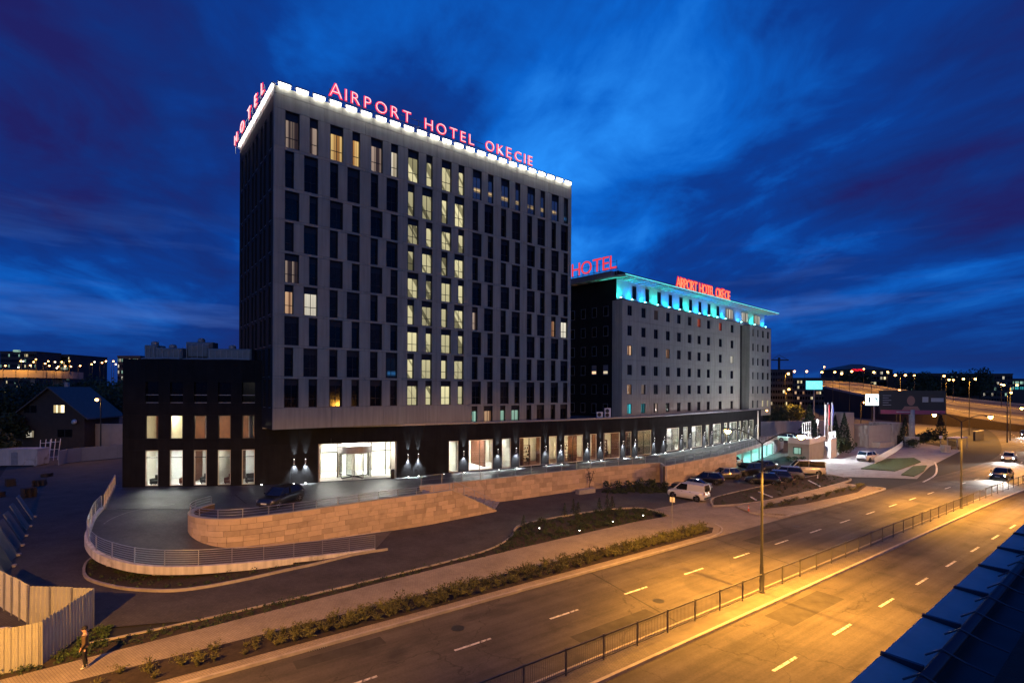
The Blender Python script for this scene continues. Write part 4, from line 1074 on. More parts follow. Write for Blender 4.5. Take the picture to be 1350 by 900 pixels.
# thin roof slab with ribs and the plain upper band
MB().box(-1.1, -1.3, BSL, AX1 + 1.3, B2D, BSL + 0.16).build('roof_slab', M['concrete'], b2)
MB().box(-0.2, 0.6, BSL + 0.16, AX1 + 0.2, B2D, BTOP).build('upper_band', M['tower_dark'], b2)
MB().box(-1.16, 1.2, BSL + 0.161, -0.201, B2D, BTOP - 0.1).build('roof_edge', M['galv'], b2)
rb = MB().box(-0.06, -1.25, -0.16, 0.06, 1.25, -0.002).mesh('roof_rib', M['white_paint'])
x = -0.8
while x < AX1 + 1.6:
    inst(rb, 'roof_rib', b2, (x, 0, BSL)); x += 1.45
MB().box(-1.12, -1.33, BSL + 0.03, AX1 + 1.32, -1.302, BSL + 0.13).build('glow_edge', M['cyan_edge'], b2)  # cyan light on the slab edge, put in as a glowing strip
# wide lit strips below the side of the roof
sl = MB().box(-0.9, -0.5, -0.06, -0.2, 0.5, -0.002).mesh('soffit_lamp', M['white_paint'])
for k in range(5): inst(sl, 'soffit_lamp', b2, (0, 3.0 + 1.9 * k, BSL))
roof_sign('rooftop_sign', 'dim red outlined lettering on the end roof edge of the older hotel block', 'HOTEL', BP + b2n * 9.0 - b2d * 0.9, BA - math.pi / 2, 8.6, 2.0, BTOP + 0.25, 'neon_dim', 'neon_dim', 0, False, -0.01)
sa, sb = bt(892.5), bt(963)
roof_sign('rooftop_sign', 'bright orange and red lettering on the front roof of the older hotel block', 'AIRPORT HOTEL OK\u0118CIE', BP + b2d * sa + b2n * 0.2, BA, sb - sa, 1.75, BTOP - 0.35, 'neon_gold', 'red_glow', 0.19, False, -0.035, 0.80)
for k, (px, py) in enumerate(((790.5, 542), (801, 539))):
    t = thing('air_unit', 'white double fan air conditioning unit on the podium roof' if k else 'small white single fan air conditioning unit on the podium roof', 'air unit', at(px, py + 4, 75) , BA - 0.6)
    t.location.z = POD_TOP - 0.35
    hgt = 1.5 if k else 0.95
    c = MB(); c.bevbox(-0.45, -0.18, 0.1, 0.45, 0.18, hgt, 0.03); c.build('casing', M['white_paint'], t)
    for z_ in ((0.5, 1.1) if k else (0.55,)): MB().lathe([(0.26, 0), (0.28, 0.02), (0.2, 0.03)], 16).build('fan', M['trim'], t, loc=(-0.1, -0.181, z_), rot=(math.pi / 2, 0, 0))
    MB().box(-0.4, -0.12, 0, -0.3, 0.12, 0.1).box(0.3, -0.12, 0, 0.4, 0.12, 0.1).build('foot', M['trim'], t)
# ------------------------------------------------------------------ forecourt, ramp, retaining walls, stairs
W1 = Path([(-23.9, 41.4), (-24.2, 39.6), (-23.6, 37.9), (-22.0, 36.75), (-19.95, 36.45), (-17.8, 37.5), (-15.45, 39.3), (-11.2, 42.9), (-7.5, 45.5), (-5.5, 47.2), (-1.45, 50.7)], 5)
W2 = Path([(-8.9, 50.3), (-2.3, 54.3), (6.5, 60.2), (14.8, 65.0), (19.3, 67.2)], 4)
W3 = Path([(18.9, 63.9), (26.0, 70.6), (32.0, 76.6), (38.0, 84.0), (49.5, 98.0), (56.0, 107.0)], 4)
def near_s(path, x, y):
    return min(path.stations(0, path.len, 0.1), key=lambda s: (path.raw(s).x - x) ** 2 + (path.raw(s).y - y) ** 2)
s_st = near_s(W1, -7.4, 45.6)
fc = [(-38.4, 50.0), (-34.6, 44.6), (-32.4, 41.35)] + [(p.x, p.y) for p in (W1.pt(s, 0.15) for s in W1.stations(0, s_st, 1.0))] + [(-8.95, 50.2)] + [(p.x, p.y) for p in (W2.pt(s, 0.15) for s in W2.stations(0.3, W2.len - 0.2, 3))] + [(p.x, p.y) for p in (W3.pt(s, 0.15) for s in W3.stations(0.3, W3.len, 4))]
back = [pod.pt(s, 0.05) for s in pod.stations(0, pod.len, 3)]
fc += [(p.x, p.y) for p in reversed(back)]
m = MB(); m.poly([(x, y, ZF) for x, y in fc])
fore = struct('forecourt', m, M['fore_pavers'])
# left retaining edge under the forecourt
fe_ = Path([(-38.9, 51.0), (-34.6, 44.6), (-32.4, 41.35)], 3)
m = MB(); fe_.wall(m, 0, fe_.len, -0.1, ZF + 0.12, -0.15, 0.1); struct('retaining_edge', m, M['concrete'], fore)
# ramp
RO = Path([(-32.4, 41.35, 2.28), (-31.3, 39.2, 2.08), (-30.05, 37.28, 1.85), (-28.9, 35.6, 1.58), (-27.3, 34.1, 1.32), (-25.7, 33.15, 1.1), (-23.2, 32.4, 0.86), (-20.95, 32.55, 0.68), (-18.4, 33.55, 0.5), (-13.65, 36.2, 0.2), (-10.1, 38.35, 0.03)], 5)
RI = Path([(-23.9, 41.4, 2.28), (-24.1, 40.6, 2.1), (-24.2, 39.6, 1.92), (-24.0, 38.7, 1.7), (-23.5, 37.8, 1.45), (-22.8, 37.2, 1.24), (-21.8, 36.7, 1.02), (-20.5, 36.45, 0.82), (-18.8, 36.9, 0.62), (-14.6, 40.0, 0.28), (-10.0, 43.8, 0.03)], 5)
n = len(RO.p); m = MB(); mu = MB()
for k in range(n):
    a, b = RO.p[k], RI.p[k]
    for q in range(7): p = a.lerp(b, q / 6); m.v.append((p.x, p.y, p.z)); mu.v.append((p.x, p.y, p.z - 0.32))
for k in range(n - 1):
    for q in range(6):
        i = k * 7 + q; m.face(i, i + 1, i + 8, i + 7); mu.face(i, i + 7, i + 8, i + 1)
ramp = struct('ramp', m, M['fore_pavers'], None, True)
mu.build('underside', M['concrete'], ramp)
RO.wall(MB(), 0.02, RO.len * 0.80, -0.34, 0.16, -0.28, 0.0, 0.6, True).build('edge_beam', M['beam'], ramp)
RO.wall(MB(), RO.len * 0.80 + 0.01, RO.len, -0.14, 0.16, -0.26, 0.02, 0.6, True).build('edge_beam', M['beam'], ramp)
RI.wall(MB(), 0.02, RI.len, -0.34, 0.02, -0.0, 0.12, 0.6, True).build('inner_beam', M['beam'], ramp)
# columns under the ramp
for s in (4, 9, 14):
    p = RO.pt(s, 0.8); MB().box(p.x - 0.15, p.y - 0.15, -0.05, p.x + 0.15, p.y + 0.15, p.z - 0.3).build('column', M['concrete'], ramp)
bk = [(-29.4, 38.2), (-29.0, 35.6), (-26.8, 32.7), (-24.36, 31.3), (-22.0, 30.6), (-19.3, 30.6), (-16.7, 32.2), (-14.84, 33.9), (-13.28, 35.2), (-11.3, 37.2), (-9.16, 38.5)]
m = MB(); bp_ = Path(bk, 4); m.poly([(p.x, p.y, 0.05) for p in bp_.p] + [(-14, 38.5, 0.05), (-20, 36, 0.05), (-25, 40, 0.05)])
ub = struct('planting_bed', m, M['soil']); kerbline(bk, parent=ub, h=0.16)

def stone_wall(name, label, path, z_top, s0, s1, course=0.44, L=0.9, z_base=-0.1, top=None, skip=None):
    t = thing(name, label, 'wall')
    path.wall(MB(), s0, s1, z_base, (lambda s: min(z_top, top(s)) - 0.01) if top else z_top - 0.01, 0.045, 0.30, 0.6).build('core', M['joint'], t)
    nco = int(math.ceil((z_top - z_base) / course)); ch = (z_top - z_base) / nco
    for c in range(nco):
        s = s0 - random.uniform(0, L * 0.6)
        while s < s1:
            l = L * random.choice((0.6, 0.8, 1.0, 1.0, 1.35)); a, b = max(s, s0), min(s + l, s1)
            z0, z1 = z_base + c * ch, z_base + (c + 1) * ch
            lim = top((a + b) / 2) if top else z_top
            if b - a > 0.1 and z0 < lim - 0.05:
                z1_ = min(z1, lim); o = random.uniform(-0.012, 0.010)
                if top and z1 > top(b):
                    f1 = lambda q: min(z1 - 0.004, top(q) - 0.01)
                    path.wall(MB(), a + 0.011, b - 0.011, z0 + 0.010, f1, o, 0.07, 0.45).build('stone', M['sandstone'], t)
                else:
                    path.wall(MB(), a + 0.011, b - 0.011, z0 + 0.010, z1_ - 0.010, o, 0.07, 0.45).build('stone', M['sandstone'], t)
            s += l
    return t
s597 = near_s(W1, -5.4, 47.3)
W1T = 2.72
def w1top(s): return W1T if s < s597 else max(0.12, W1T - (s - s597) / (W1.len - s597) * (W1T - 0.1))
w1 = stone_wall('retaining_wall', 'curved sandstone block wall of the hotel ramp with rounded end', W1, W1T, 0, W1.len, 0.45, 1.05, top=w1top)
W1.wall(MB(), 0, s597, W1T - 0.008, W1T + 0.05, -0.03, 0.34, 0.6).build('coping', M['sandstone_cap'], w1)
W1.wall(MB(), s597 + 0.01, W1.len, lambda s: w1top(s) - 0.02, lambda s: w1top(s) + 0.05, -0.03, 0.34, 0.6).build('coping', M['sandstone_cap'], w1)
w2 = stone_wall('retaining_wall', 'long straight sandstone wall below the restaurant terrace', W2, 2.5, 0, W2.len, 0.52, 1.25)
W2.wall(MB(), 0, W2.len, 2.492, 2.55, -0.03, 0.34, 1).build('coping', M['sandstone_cap'], w2)
gs0, gs1 = near_s(W3, 34.5, 79.3), near_s(W3, 49.0, 97.4)
w3 = stone_wall('retaining_wall', 'sandstone wall behind the parked cars stepping forward of the terrace', W3, 2.5, 0, gs0, 0.52, 1.3)
W3.wall(MB(), 0, W3.len, 2.492, 2.55, -0.03, 0.34, 1).build('coping', M['sandstone_cap'], w3)
W3.wall(MB(), gs0, W3.len, 2.0, 2.49, 0.0, 0.3, 1).build('lintel', M['concrete'], w3)
W3.wall(MB(), gs1, W3.len, -0.1, 1.999, 0.0, 0.3, 1).build('end_pier', M['concrete'], w3)
m = MB(); e2 = W2.raw(W2.len); e3 = W3.raw(0); m.bar((e2.x, e2.y, 1.2), (e3.x + 0.1, e3.y + 0.1, 1.2), 0.3, 2.58); m.build('return_wall', M['sandstone_cap'], w3)
# open garage lit cyan
gar = thing('garage', 'open undercroft garage lit cyan below the terrace', 'garage')
W3.wall(MB(), gs0, gs1, -0.1, 2.0, 6.0, 6.2, 1).build('rear_wall', M['interior_white'], gar)
for q in (gs0, gs1): W3.wall(MB(), q - 0.1, q + 0.1, -0.1, 2.0, 0.31, 6.0, 1).build('side_wall', M['interior_white'], gar)
m = MB(); W3.sheet(m, gs0, gs1, 0.31, 6.0, 2.0, 1.5); m.build('ceiling', M['interior_white'], gar)
m = MB(); W3.sheet(m, gs0, gs1, 0.0, 6.0, 0.012, 1.5); m.build('garage_floor', M['concrete'], gar)
q = gs0 + 4
while q < gs1 - 1: W3.wall(MB(), q - 0.15, q + 0.15, 0.013, 2.0, 0.02, 0.29, 1).build('column', M['concrete'], gar); q += 5
q = gs0 + 2
while q < gs1: W3.wall(MB(), q - 0.6, q + 0.6, 1.93, 1.98, 1.2, 1.8, 1).build('strip_lamp', M['lamp_garage'], gar); q += 3.2
# stairs between the two walls
st = thing('stairs', 'grey stone flight of steps between the two sandstone walls', 'stairs')
nS = 14
ss0, ss1 = s_st, W1.len - 0.1; t0, t1 = 0.2, near_s(W2, -1.3, 55.0)
us = [0.0] + [0.045 * k for k in range(1, 6)] + [0.5] + [0.5 + 0.0625 * k for k in range(1, 9)]
for k in range(nS):
    a0, a1 = us[k], us[k + 1]
    q = [W1.pt(ss0 + (ss1 - ss0) * a0, 0.31), W1.pt(ss0 + (ss1 - ss0) * a1, 0.31), W2.pt(t0 + (t1 - t0) * a1, -0.01), W2.pt(t0 + (t1 - t0) * a0, -0.01)]
    MB().prism([(p.x, p.y) for p in q], -0.05, ZF * (1 - (k + 1) / (nS + 0.5))).build('step', M['concrete'], st)
# railings
def railing(name, label, path, s0, s1, zf, hgt, nrail, step, off=0.0, r=0.022, group=None, posts='steel'):
    t = thing(name, label, 'railing', group=group)
    N_ = max(1, round((s1 - s0) / step))
    for k in range(N_ + 1):
        s = s0 + (s1 - s0) * k / N_; p = path.pt(s, off, zf(s))
        MB().box(-0.02, -0.03, 0, 0.02, 0.03, hgt - 0.02).build('post', M[posts], t, loc=p, rot=(0, 0, path.ang(s)))
    for j in range(nrail):
        zz = hgt * (1 - j / (nrail + 0.2)); rr = r if j == 0 else r * 0.6
        pts = [path.pt(s, off - 0.035, zf(s) + zz) for s in path.stations(s0, s1, 0.7)]
        MB().tube(pts, rr, 6).build('handrail' if j == 0 else 'rail', M['steel'], t, True)
    return t
railing('railing', 'steel railing of seven bars along the outer edge of the ramp', RO, 0.3, RO.len, lambda s: RO.raw(s).z + 0.16, 1.0, 7, 1.9, -0.12)
railing('railing', 'steel railing beside the black wing above the dark yard', fe_, 0.2, fe_.len - 0.1, lambda s: ZF + 0.12, 1.0, 7, 1.6)
railing('railing', 'slim steel railing on top of the curved sandstone wall', W1, 0.2, s597 - 0.2, lambda s: W1T + 0.05, 0.62, 3, 1.7, 0.15)
railing('railing', 'slim steel railing along the restaurant terrace edge', W2, 0.2, W2.len - 0.2, lambda s: 2.55, 0.95, 2, 2.2, 0.15, 0.016)
railing('railing', 'sloping steel handrail on the stair cheek wall', W1, s597 + 0.2, W1.len - 0.2, lambda s: w1top(s) + 0.05, 0.9, 2, 1.3, 0.15)
railing('railing', 'slim steel railing above the parked cars on the sandstone wall', W3, 0.2, W3.len - 1, lambda s: 2.55, 0.95, 2, 2.4, 0.15, 0.016)
# inner terrace drain line, forecourt joints
for k, pts in enumerate((((137, 690), (150, 682), (180, 672), (230, 664)), ((310, 652), (325, 664)))):
    pp = Path([up(x, y, ZF) for x, y in pts], 3); m = MB(); pp.sheet(m, 0, pp.len, -0.04, 0.04, ZF + 0.004, 0.5)
    m.build('paving_joint', M['concrete' if k == 0 else 'trim'], fore)
# ------------------------------------------------------------------ street lamps
def point(name, parent, loc, energy, color, r=0.12):
    l = bpy.data.lights.new(name, 'POINT'); l.energy = energy; l.color = color; l.shadow_soft_size = r
    o = bpy.data.objects.new(name, l); col.objects.link(o); o.parent = parent; o.location = loc
    return o
SOD = (1.0, 0.43, 0.05)
SODP = 17000
def lamp_head(parent, loc, rz, tilt=0.1, lampm='lamp_sodium', sc=1.0):
    h = MB(); h.use(M['pole'])
    prof = [(-0.35, 0.05, 0.04), (-0.2, 0.12, 0.08), (0.1, 0.15, 0.10), (0.35, 0.12, 0.08), (0.46, 0.04, 0.04)]
    base = len(h.v)
    for x, w, hh in prof:
        h.v += [(x, -w, 0), (x, w, 0), (x, w * 0.6, hh), (x, -w * 0.6, hh)]
    for k in range(len(prof) - 1):
        i = base + 4 * k
        for a, b in ((0, 1), (1, 2), (2, 3), (3, 0)): h.face(i + a, i + b, i + 4 + b, i + 4 + a)
    h.face(base, base + 3, base + 2, base + 1); e = base + 4 * (len(prof) - 1); h.face(e, e + 1, e + 2, e + 3)
    o = h.build('lamp_head', None, parent, loc=loc, rot=(0, -tilt, rz)); o.scale = (sc,) * 3
    l = MB(); l.lathe([(0.03, -0.24), (0.12, -0.19), (0.17, -0.09), (0.175, -0.002)], 14, (0.10, 0, 0)); l.build('lens', M[lampm], o, True)
    return o
def median_lamp(s, label, power=SODP):
    p = P(s, 16.2); t = thing('street_lamp', label, 'street lamp', (p.x, p.y, 0.13), RA + math.pi / 2, 'double arm street lamps on the central reserve')
    MB().lathe([(0.17, 0), (0.17, 0.04), (0.11, 0.06), (0.11, 1.5), (0.085, 1.56), (0.07, 5.2), (0.05, 8.75)], 14).build('pole', M['pole'], t, True)
    for sg in (1, -1):
        pts = [(0, 0, 8.7)]
        for k in range(1, 9):
            a = k / 8; pts.append((sg * 1.85 * a, 0, 8.7 + 0.75 * math.sin(a * math.pi * 0.55)))
        MB().tube(pts, 0.035, 8).build('arm', M['pole'], t, True)
        lamp_head(t, (sg * 2.1, 0, 9.36), 0 if sg > 0 else math.pi, 0.06)
        spot('lamp_light', t, (sg * 2.2, 0, 9.04), (sg * 0.46, 0, -1), power * (1.0 if sg > 0 else 1.7), SOD, 146, 0.3, 0.14)
    return t
median_lamp(29.7, 'double arm street lamp on the fenced reserve facing the van')
median_lamp(67.6, 'double arm street lamp on the fenced reserve near the grass islands')
median_lamp(-8.2, 'double arm street lamp on the reserve near the corrugated fence', SODP * 1.6)
median_lamp(105.5, 'double arm street lamp on the reserve where the road bends')

# ------------------------------------------------------------------ fence on the central reserve
fence = thing('pedestrian_fence', 'long grey metal pedestrian fence with thin bars along the central reserve', 'fence')
fpost = MB().box(-0.03, -0.03, 0, 0.03, 0.03, 1.12).box(-0.04, -0.04, 1.12, 0.04, 0.04, 1.14).mesh('post', M['fence_paint'])
frail = MB().box(0.03, -0.022, 1.04, 2.17, 0.022, 1.10).mesh('top_rail', M['fence_paint'])
frail2 = MB().box(0.03, -0.015, 0.10, 2.17, 0.015, 0.14).mesh('bottom_rail', M['fence_paint'])
fb = MB()
for k in range(19): x = 0.11 + k * 0.11; fb.box(x - 0.006, -0.006, 0.14, x + 0.006, 0.006, 1.04)
fbars = fb.mesh('infill_bars', M['fence_paint'])
s = rs(-12.0); kk = 0
while s < rs(190) and s < RL - 5:
    p = road.pt(s, 0.05); a = road.ang(s + 1.1)
    inst(fpost, 'post', fence, (p.x, p.y, 0.13), a)
    inst(frail, 'top_rail', fence, (p.x, p.y, 0.13), a)
    if s < rs(70):
        inst(frail2, 'bottom_rail', fence, (p.x, p.y, 0.13), a)
        o = inst(fbars, 'infill_bars', fence, (p.x, p.y, 0.13), a); o['kind'] = 'stuff'
    s += 2.2

# ------------------------------------------------------------------ cars
whl = MB(); whl.lathe([(0.20, -0.10), (0.30, -0.105), (0.325, -0.08), (0.325, 0.08), (0.30, 0.105), (0.20, 0.10)], 20); WHM = whl.mesh('tyre', M['tyre'], True)
rm = MB(); rm.lathe([(0.19, 0.085), (0.205, 0.1), (0.06, 0.09), (0.0, 0.09)], 20)
for k in range(5): a = k * 2 * math.pi / 5; rm.bar((0.05 * math.cos(a), 0.05 * math.sin(a), 0.1), (0.19 * math.cos(a), 0.19 * math.sin(a), 0.1), 0.05, 0.02)
RMM = rm.mesh('rim', M['rim'])
KIND = {
    #        L     W     zbelt hoodf roof  ws0  ws1  rr1   rr0   wheelbase   (x from front=+L/2 to rear)
    'hatch': dict(L=4.1, W=1.74, hood=0.86, belt=0.95, roof=1.47, wsb=1.05, wst=0.35, rrt=-1.45, rrb=-1.92, tail=0.98, fw=1.25, rw=-1.28),
    'sedan': dict(L=4.5, W=1.76, hood=0.84, belt=0.94, roof=1.43, wsb=0.95, wst=0.25, rrt=-0.95, rrb=-1.62, tail=1.0, fw=1.36, rw=-1.32),
    'suv': dict(L=4.5, W=1.85, hood=1.02, belt=1.10, roof=1.68, wsb=1.15, wst=0.55, rrt=-1.75, rrb=-2.1, tail=1.12, fw=1.36, rw=-1.34),
    'van': dict(L=4.3, W=1.78, hood=1.02, belt=1.10, roof=1.80, wsb=1.35, wst=0.55, rrt=-2.05, rrb=-2.12, tail=1.1, fw=1.38, rw=-1.34),
    'bus': dict(L=4.9, W=1.92, hood=1.08, belt=1.12, roof=1.95, wsb=1.75, wst=1.0, rrt=-2.30, rrb=-2.40, tail=1.12, fw=1.55, rw=-1.5),
}
def car(label, loc, rz, kind='hatch', paint='black', on=False, cargo=False, cat=None):
    K = KIND[kind]; L, W = K['L'], K['W'] / 2
    t = thing('van' if kind in ('van', 'bus') else 'parked_car' if not on else 'car', label, cat or ('van' if kind in ('van', 'bus') else 'car'), loc, rz)
    pm = M['paint_' + paint]
    # lower body: lofted sections from nose to tail
    st_ = [(L / 2, 0.34, K['hood'] * 0.62, 0.70), (L / 2 - 0.06, 0.26, K['hood'] * 0.80, 0.84), (L / 2 - 0.30, 0.22, K['hood'] * 0.92, 0.95), (K['fw'], 0.20, K['hood'] * 0.97, 1.0), (K['wsb'], 0.20, K['hood'] + 0.02, 1.0),
           (0.0, 0.20, K['belt'], 1.0), (K['rw'], 0.20, K['belt'] + 0.01, 1.0), (K['rrb'] + 0.05, 0.22, K['tail'], 0.97), (-L / 2 + 0.08, 0.25, K['tail'] * 0.97, 0.92), (-L / 2, 0.34, K['tail'] * 0.75, 0.82)]
    b = MB(); nsec = 12
    for x, zb, zt, ws in st_:
        w = W * ws; h = zt - zb
        half = [(w * 0.90, zb), (w * 0.985, zb + h * 0.14), (w, zb + h * 0.45), (w * 0.985, zb + h * 0.72), (w * 0.93, zb + h * 0.93), (w * 0.78, zt)]
        b.v += [(x, y, z) for y, z in half] + [(x, -y, z) for y, z in reversed(half)]
    for k in range(len(st_) - 1):
        for j in range(nsec):
            a, c = k * nsec + j, k * nsec + (j + 1) % nsec
            b.face(a, c, c + nsec, a + nsec)
    b.face(*range(nsec - 1, -1, -1)); e = (len(st_) - 1) * nsec; b.face(*range(e, e + nsec))
    b.build('body', pm, t, True)
    # greenhouse
    zb, zr = K['belt'] - 0.04, K['roof']
    wb, wt = W * 0.90, W * (0.86 if kind in ('van', 'bus') else 0.74)
    B = [(K['wsb'], wb * 0.9), (K['wsb'], -wb * 0.9), (K['rrb'], -wb * 0.93), (K['rrb'], wb * 0.93)]
    T = [(K['wst'], wt * 0.93), (K['wst'], -wt * 0.93), (K['rrt'], -wt * 0.95), (K['rrt'], wt * 0.95)]
    g = MB(); g.v += [(x, y, zb) for x, y in B] + [(x, y, zr - 0.05) for x, y in T]
    for k in range(4): g.face(k, (k + 1) % 4, 4 + (k + 1) % 4, 4 + k)
    g.face(4, 5, 6, 7)
    g.build('window', M['car_glass'], t)
    r = MB(); mx = (K['wst'] + K['rrt']) / 2
    r.v += [(x, y, zr - 0.06) for x, y in T] + [(mx + (x - mx) * 0.93, y * 0.88, zr) for x, y in T]
    for k in range(4): r.face(k, (k + 1) % 4, 4 + (k + 1) % 4, 4 + k)
    r.face(4, 5, 6, 7); r.build('roof', pm, t)
    for k in range(4): MB().bar((B[k][0], B[k][1], zb), (T[k][0], T[k][1], zr - 0.04), 0.09).build('pillar', pm, t)
    mid = -0.25
    for sg in (1, -1):
        MB().bar((mid, sg * wb * 0.99, zb), (mid - 0.05, sg * wt * 0.99, zr - 0.04), 0.10, 0.04).build('pillar', pm, t)
        if cargo:
            q = MB().poly([(mid, sg * wb * 1.005, zb), (K['rrb'] + 0.02, sg * wb * 0.96, zb), (K['rrt'] + 0.02, sg * wt * 0.97, zr - 0.05), (mid - 0.05, sg * wt * 1.0, zr - 0.05)]); q.build('cargo_side', pm, t)
        m_ = MB().bevbox(-0.08, -0.11, -0.07, 0.08, 0.11, 0.08, 0.03); m_.build('mirror', pm, t, loc=(K['wsb'] - 0.35, sg * (W + 0.1), K['belt'] + 0.05))
        for x in (K['fw'], K['rw']):
            w_ = inst(WHM, 'wheel', t, (x, sg * (W - 0.10), 0.325), (math.pi / 2 * (1 if sg < 0 else -1), 0, 0)); inst(RMM, 'rim', w_)
            ar = MB(); ar.lathe([(0.40, -0.01), (0.40, 0.02)], 20); ar.build('wheel_arch', M['trim'], t, loc=(x, sg * (W - 0.012), 0.34), rot=(math.pi / 2, 0, 0))
        hl = MB().bevbox(-0.18, -0.05, -0.07, 0.18, 0.05, 0.07, 0.02)
        hl.build('headlight', M['lamp_head' if on else 'head_off'], t, loc=(L / 2 - 0.13, sg * W * 0.66, K['hood'] * 0.74), rot=(0, 0, sg * 1.25 + (math.pi / 2 if sg < 0 else math.pi / 2) - math.pi / 2 + 0.0))
        tl = MB().box(-0.04, -0.10, -0.13, 0.04, 0.10, 0.13); tl.build('taillight', M['lamp_tail' if on else 'tail_off'], t, loc=(-L / 2 + 0.06, sg * W * 0.74, K['tail'] * 0.80))
        for x, nm in ((0.35, 'door_handle'), (-0.6, 'door_handle')): MB().box(-0.09, -0.015, -0.015, 0.09, 0.015, 0.015).build(nm, M['trim'], t, loc=(x, sg * (W + 0.0), K['belt'] * 0.86))
    MB().box(-0.05, -W * 0.8, -0.1, 0.05, W * 0.8, 0.1).build('bumper', M['trim'], t, loc=(L / 2 - 0.03, 0, 0.40))
    MB().box(-0.05, -W * 0.8, -0.1, 0.05, W * 0.8, 0.1).build('bumper', M['trim'], t, loc=(-L / 2 + 0.02, 0, 0.42))
    for x, sgn in ((L / 2 + 0.03, 1), (-L / 2 - 0.04, -1)): MB().box(-0.008, -0.26, -0.055, 0.008, 0.26, 0.055).build('number_plate', M['plate'], t, loc=(x, 0, 0.45 if sgn > 0 else 0.62))
    if cargo:
        MB().box(-0.02, -0.01, -0.5, 0.02, 0.01, 0.5).build('door_seam', M['trim'], t, loc=(-L / 2 - 0.0, 0, 1.2))
    if on:
        for sg in (1, -1):
            spot('headlight_beam', t, (L / 2 + 0.1, sg * W * 0.66, 0.66), (1, 0, -0.05), 3500, (1.0, 0.96, 0.90), 60, 0.7, 0.08)
    return t
def face_to(p, q): return math.atan2(q[1] - p[1], q[0] - p[0])
car('black hatchback parked on the forecourt before the hotel entrance', (-19.2, 43.3, ZF), rad(-104), 'hatch', 'black')
p = up(914, 660); car('white panel van parked at the mouth of the hotel drive', (19.4, 57.0, 0.004), rad(135), 'van', 'white', cargo=True)
car('dark saloon parked behind the white panel van by the sandstone wall', (21.4, 61.8, 0.004), rad(150), 'sedan', 'black')
car('dark silver hatchback parked alone against the sandstone wall', (28.7, 70.0, 0.004), rad(190), 'hatch', 'grey')
car('black estate car parked in front of the garage columns', (33.4, 73.2, 0.004), rad(200), 'suv', 'black')
car('dark blue car parked next to the garage entrance', (37.4, 77.4, 0.004), rad(200), 'sedan', 'navy')
car('dark car parked at the planted kerb, one space from the drive side', (32.0, 66.3, 0.004), rad(155), 'hatch', 'black')
car('dark estate car parked at the planted kerb beside the cream minibus', (37.0, 70.3, 0.004), rad(155), 'suv', 'grey')
car('black hatchback parked between two estate cars at the planted kerb', (34.6, 68.3, 0.004), rad(155), 'hatch', 'navy')
car('dark hatchback parked nose to the sandstone wall beside the saloon', (25.0, 66.6, 0.004), rad(150), 'hatch', 'black')
car('cream minibus parked at the end of the planted kerb', (41.9, 74.2, 0.004), rad(165), 'bus', 'cream')
gp = W3.pt(gs0 + 3.0, 2.2); car('pale car lit cyan inside the open garage', (gp.x, gp.y, 0.014), W3.ang(gs0 + 2) + 1.3, 'hatch', 'green')
car('pale green car parked on the terrace above the gate block', (52.2, 97.5, ZF + 0.004), rad(-40), 'hatch', 'green')
car('white estate car parked on the lit paving by the white fence', (60.6, 88.2, 0.004), rad(28), 'suv', 'white')
for k, (s, off, lab) in enumerate(((150, 3.0, 'white car with headlights lit in the middle of the bend'), (96, 3.0, 'dark car with headlights lit where the road starts to bend'), (122, 6.4, 'silver car with headlights lit on the outer lane of the bend'), (190, 3.0, 'dark car with headlights lit far along the bend'))):
    p = road.pt(rs(s), off); car(lab, (p.x, p.y, 0.004), road.ang(rs(s)) + math.pi, ('hatch', 'sedan', 'hatch', 'suv')[k], ('white', 'black', 'silver', 'navy')[k], True)
# no-entry style post at the drive mouth, small sign posts
def sign_post(label, loc, rz, h=2.6, w=0.5, hh=0.5, m_='white_paint', round_=False, pole_m='galv'):
    t = thing('sign_post', label, 'sign', loc, rz)
    MB().lathe([(0.03, 0), (0.03, h)], 8).build('pole', M[pole_m], t)
    if round_: MB().lathe([(w / 2, 0), (w / 2, 0.02)], 20).build('sign_plate', M[m_], t, loc=(0, -0.03, h - w / 2), rot=(math.pi / 2, 0, 0))
    else: MB().box(-w / 2, -0.045, h - hh, w / 2, -0.032, h).build('sign_plate', M[m_], t)
    return t
sign_post('slim grey sign post at the corner of the hotel drive', up(886, 697, 0.12), RA + math.pi / 2 + 0.3, 2.7, 0.42, 0.42)
sign_post('white plate on a post beside the bus shelter', up(1240, 594, 0.0), 0.3, 3.0, 0.9, 0.55)
for px, py in ((987, 673), (1078, 630)):
    c = thing('marker_post', 'small orange marker on the footway corner' if px < 1000 else 'small white marker at the end of the planted kerb', 'bollard', up(px, py, 0.12))
    MB().lathe([(0.12, 0), (0.12, 0.03), (0.07, 0.05), (0.03, 0.55)], 10).build('cone', M['orange_cone' if px < 1000 else 'white_paint'], c, True)
    MB().lathe([(0.055, 0.25), (0.045, 0.38)], 10).build('band', M['white_paint'], c)
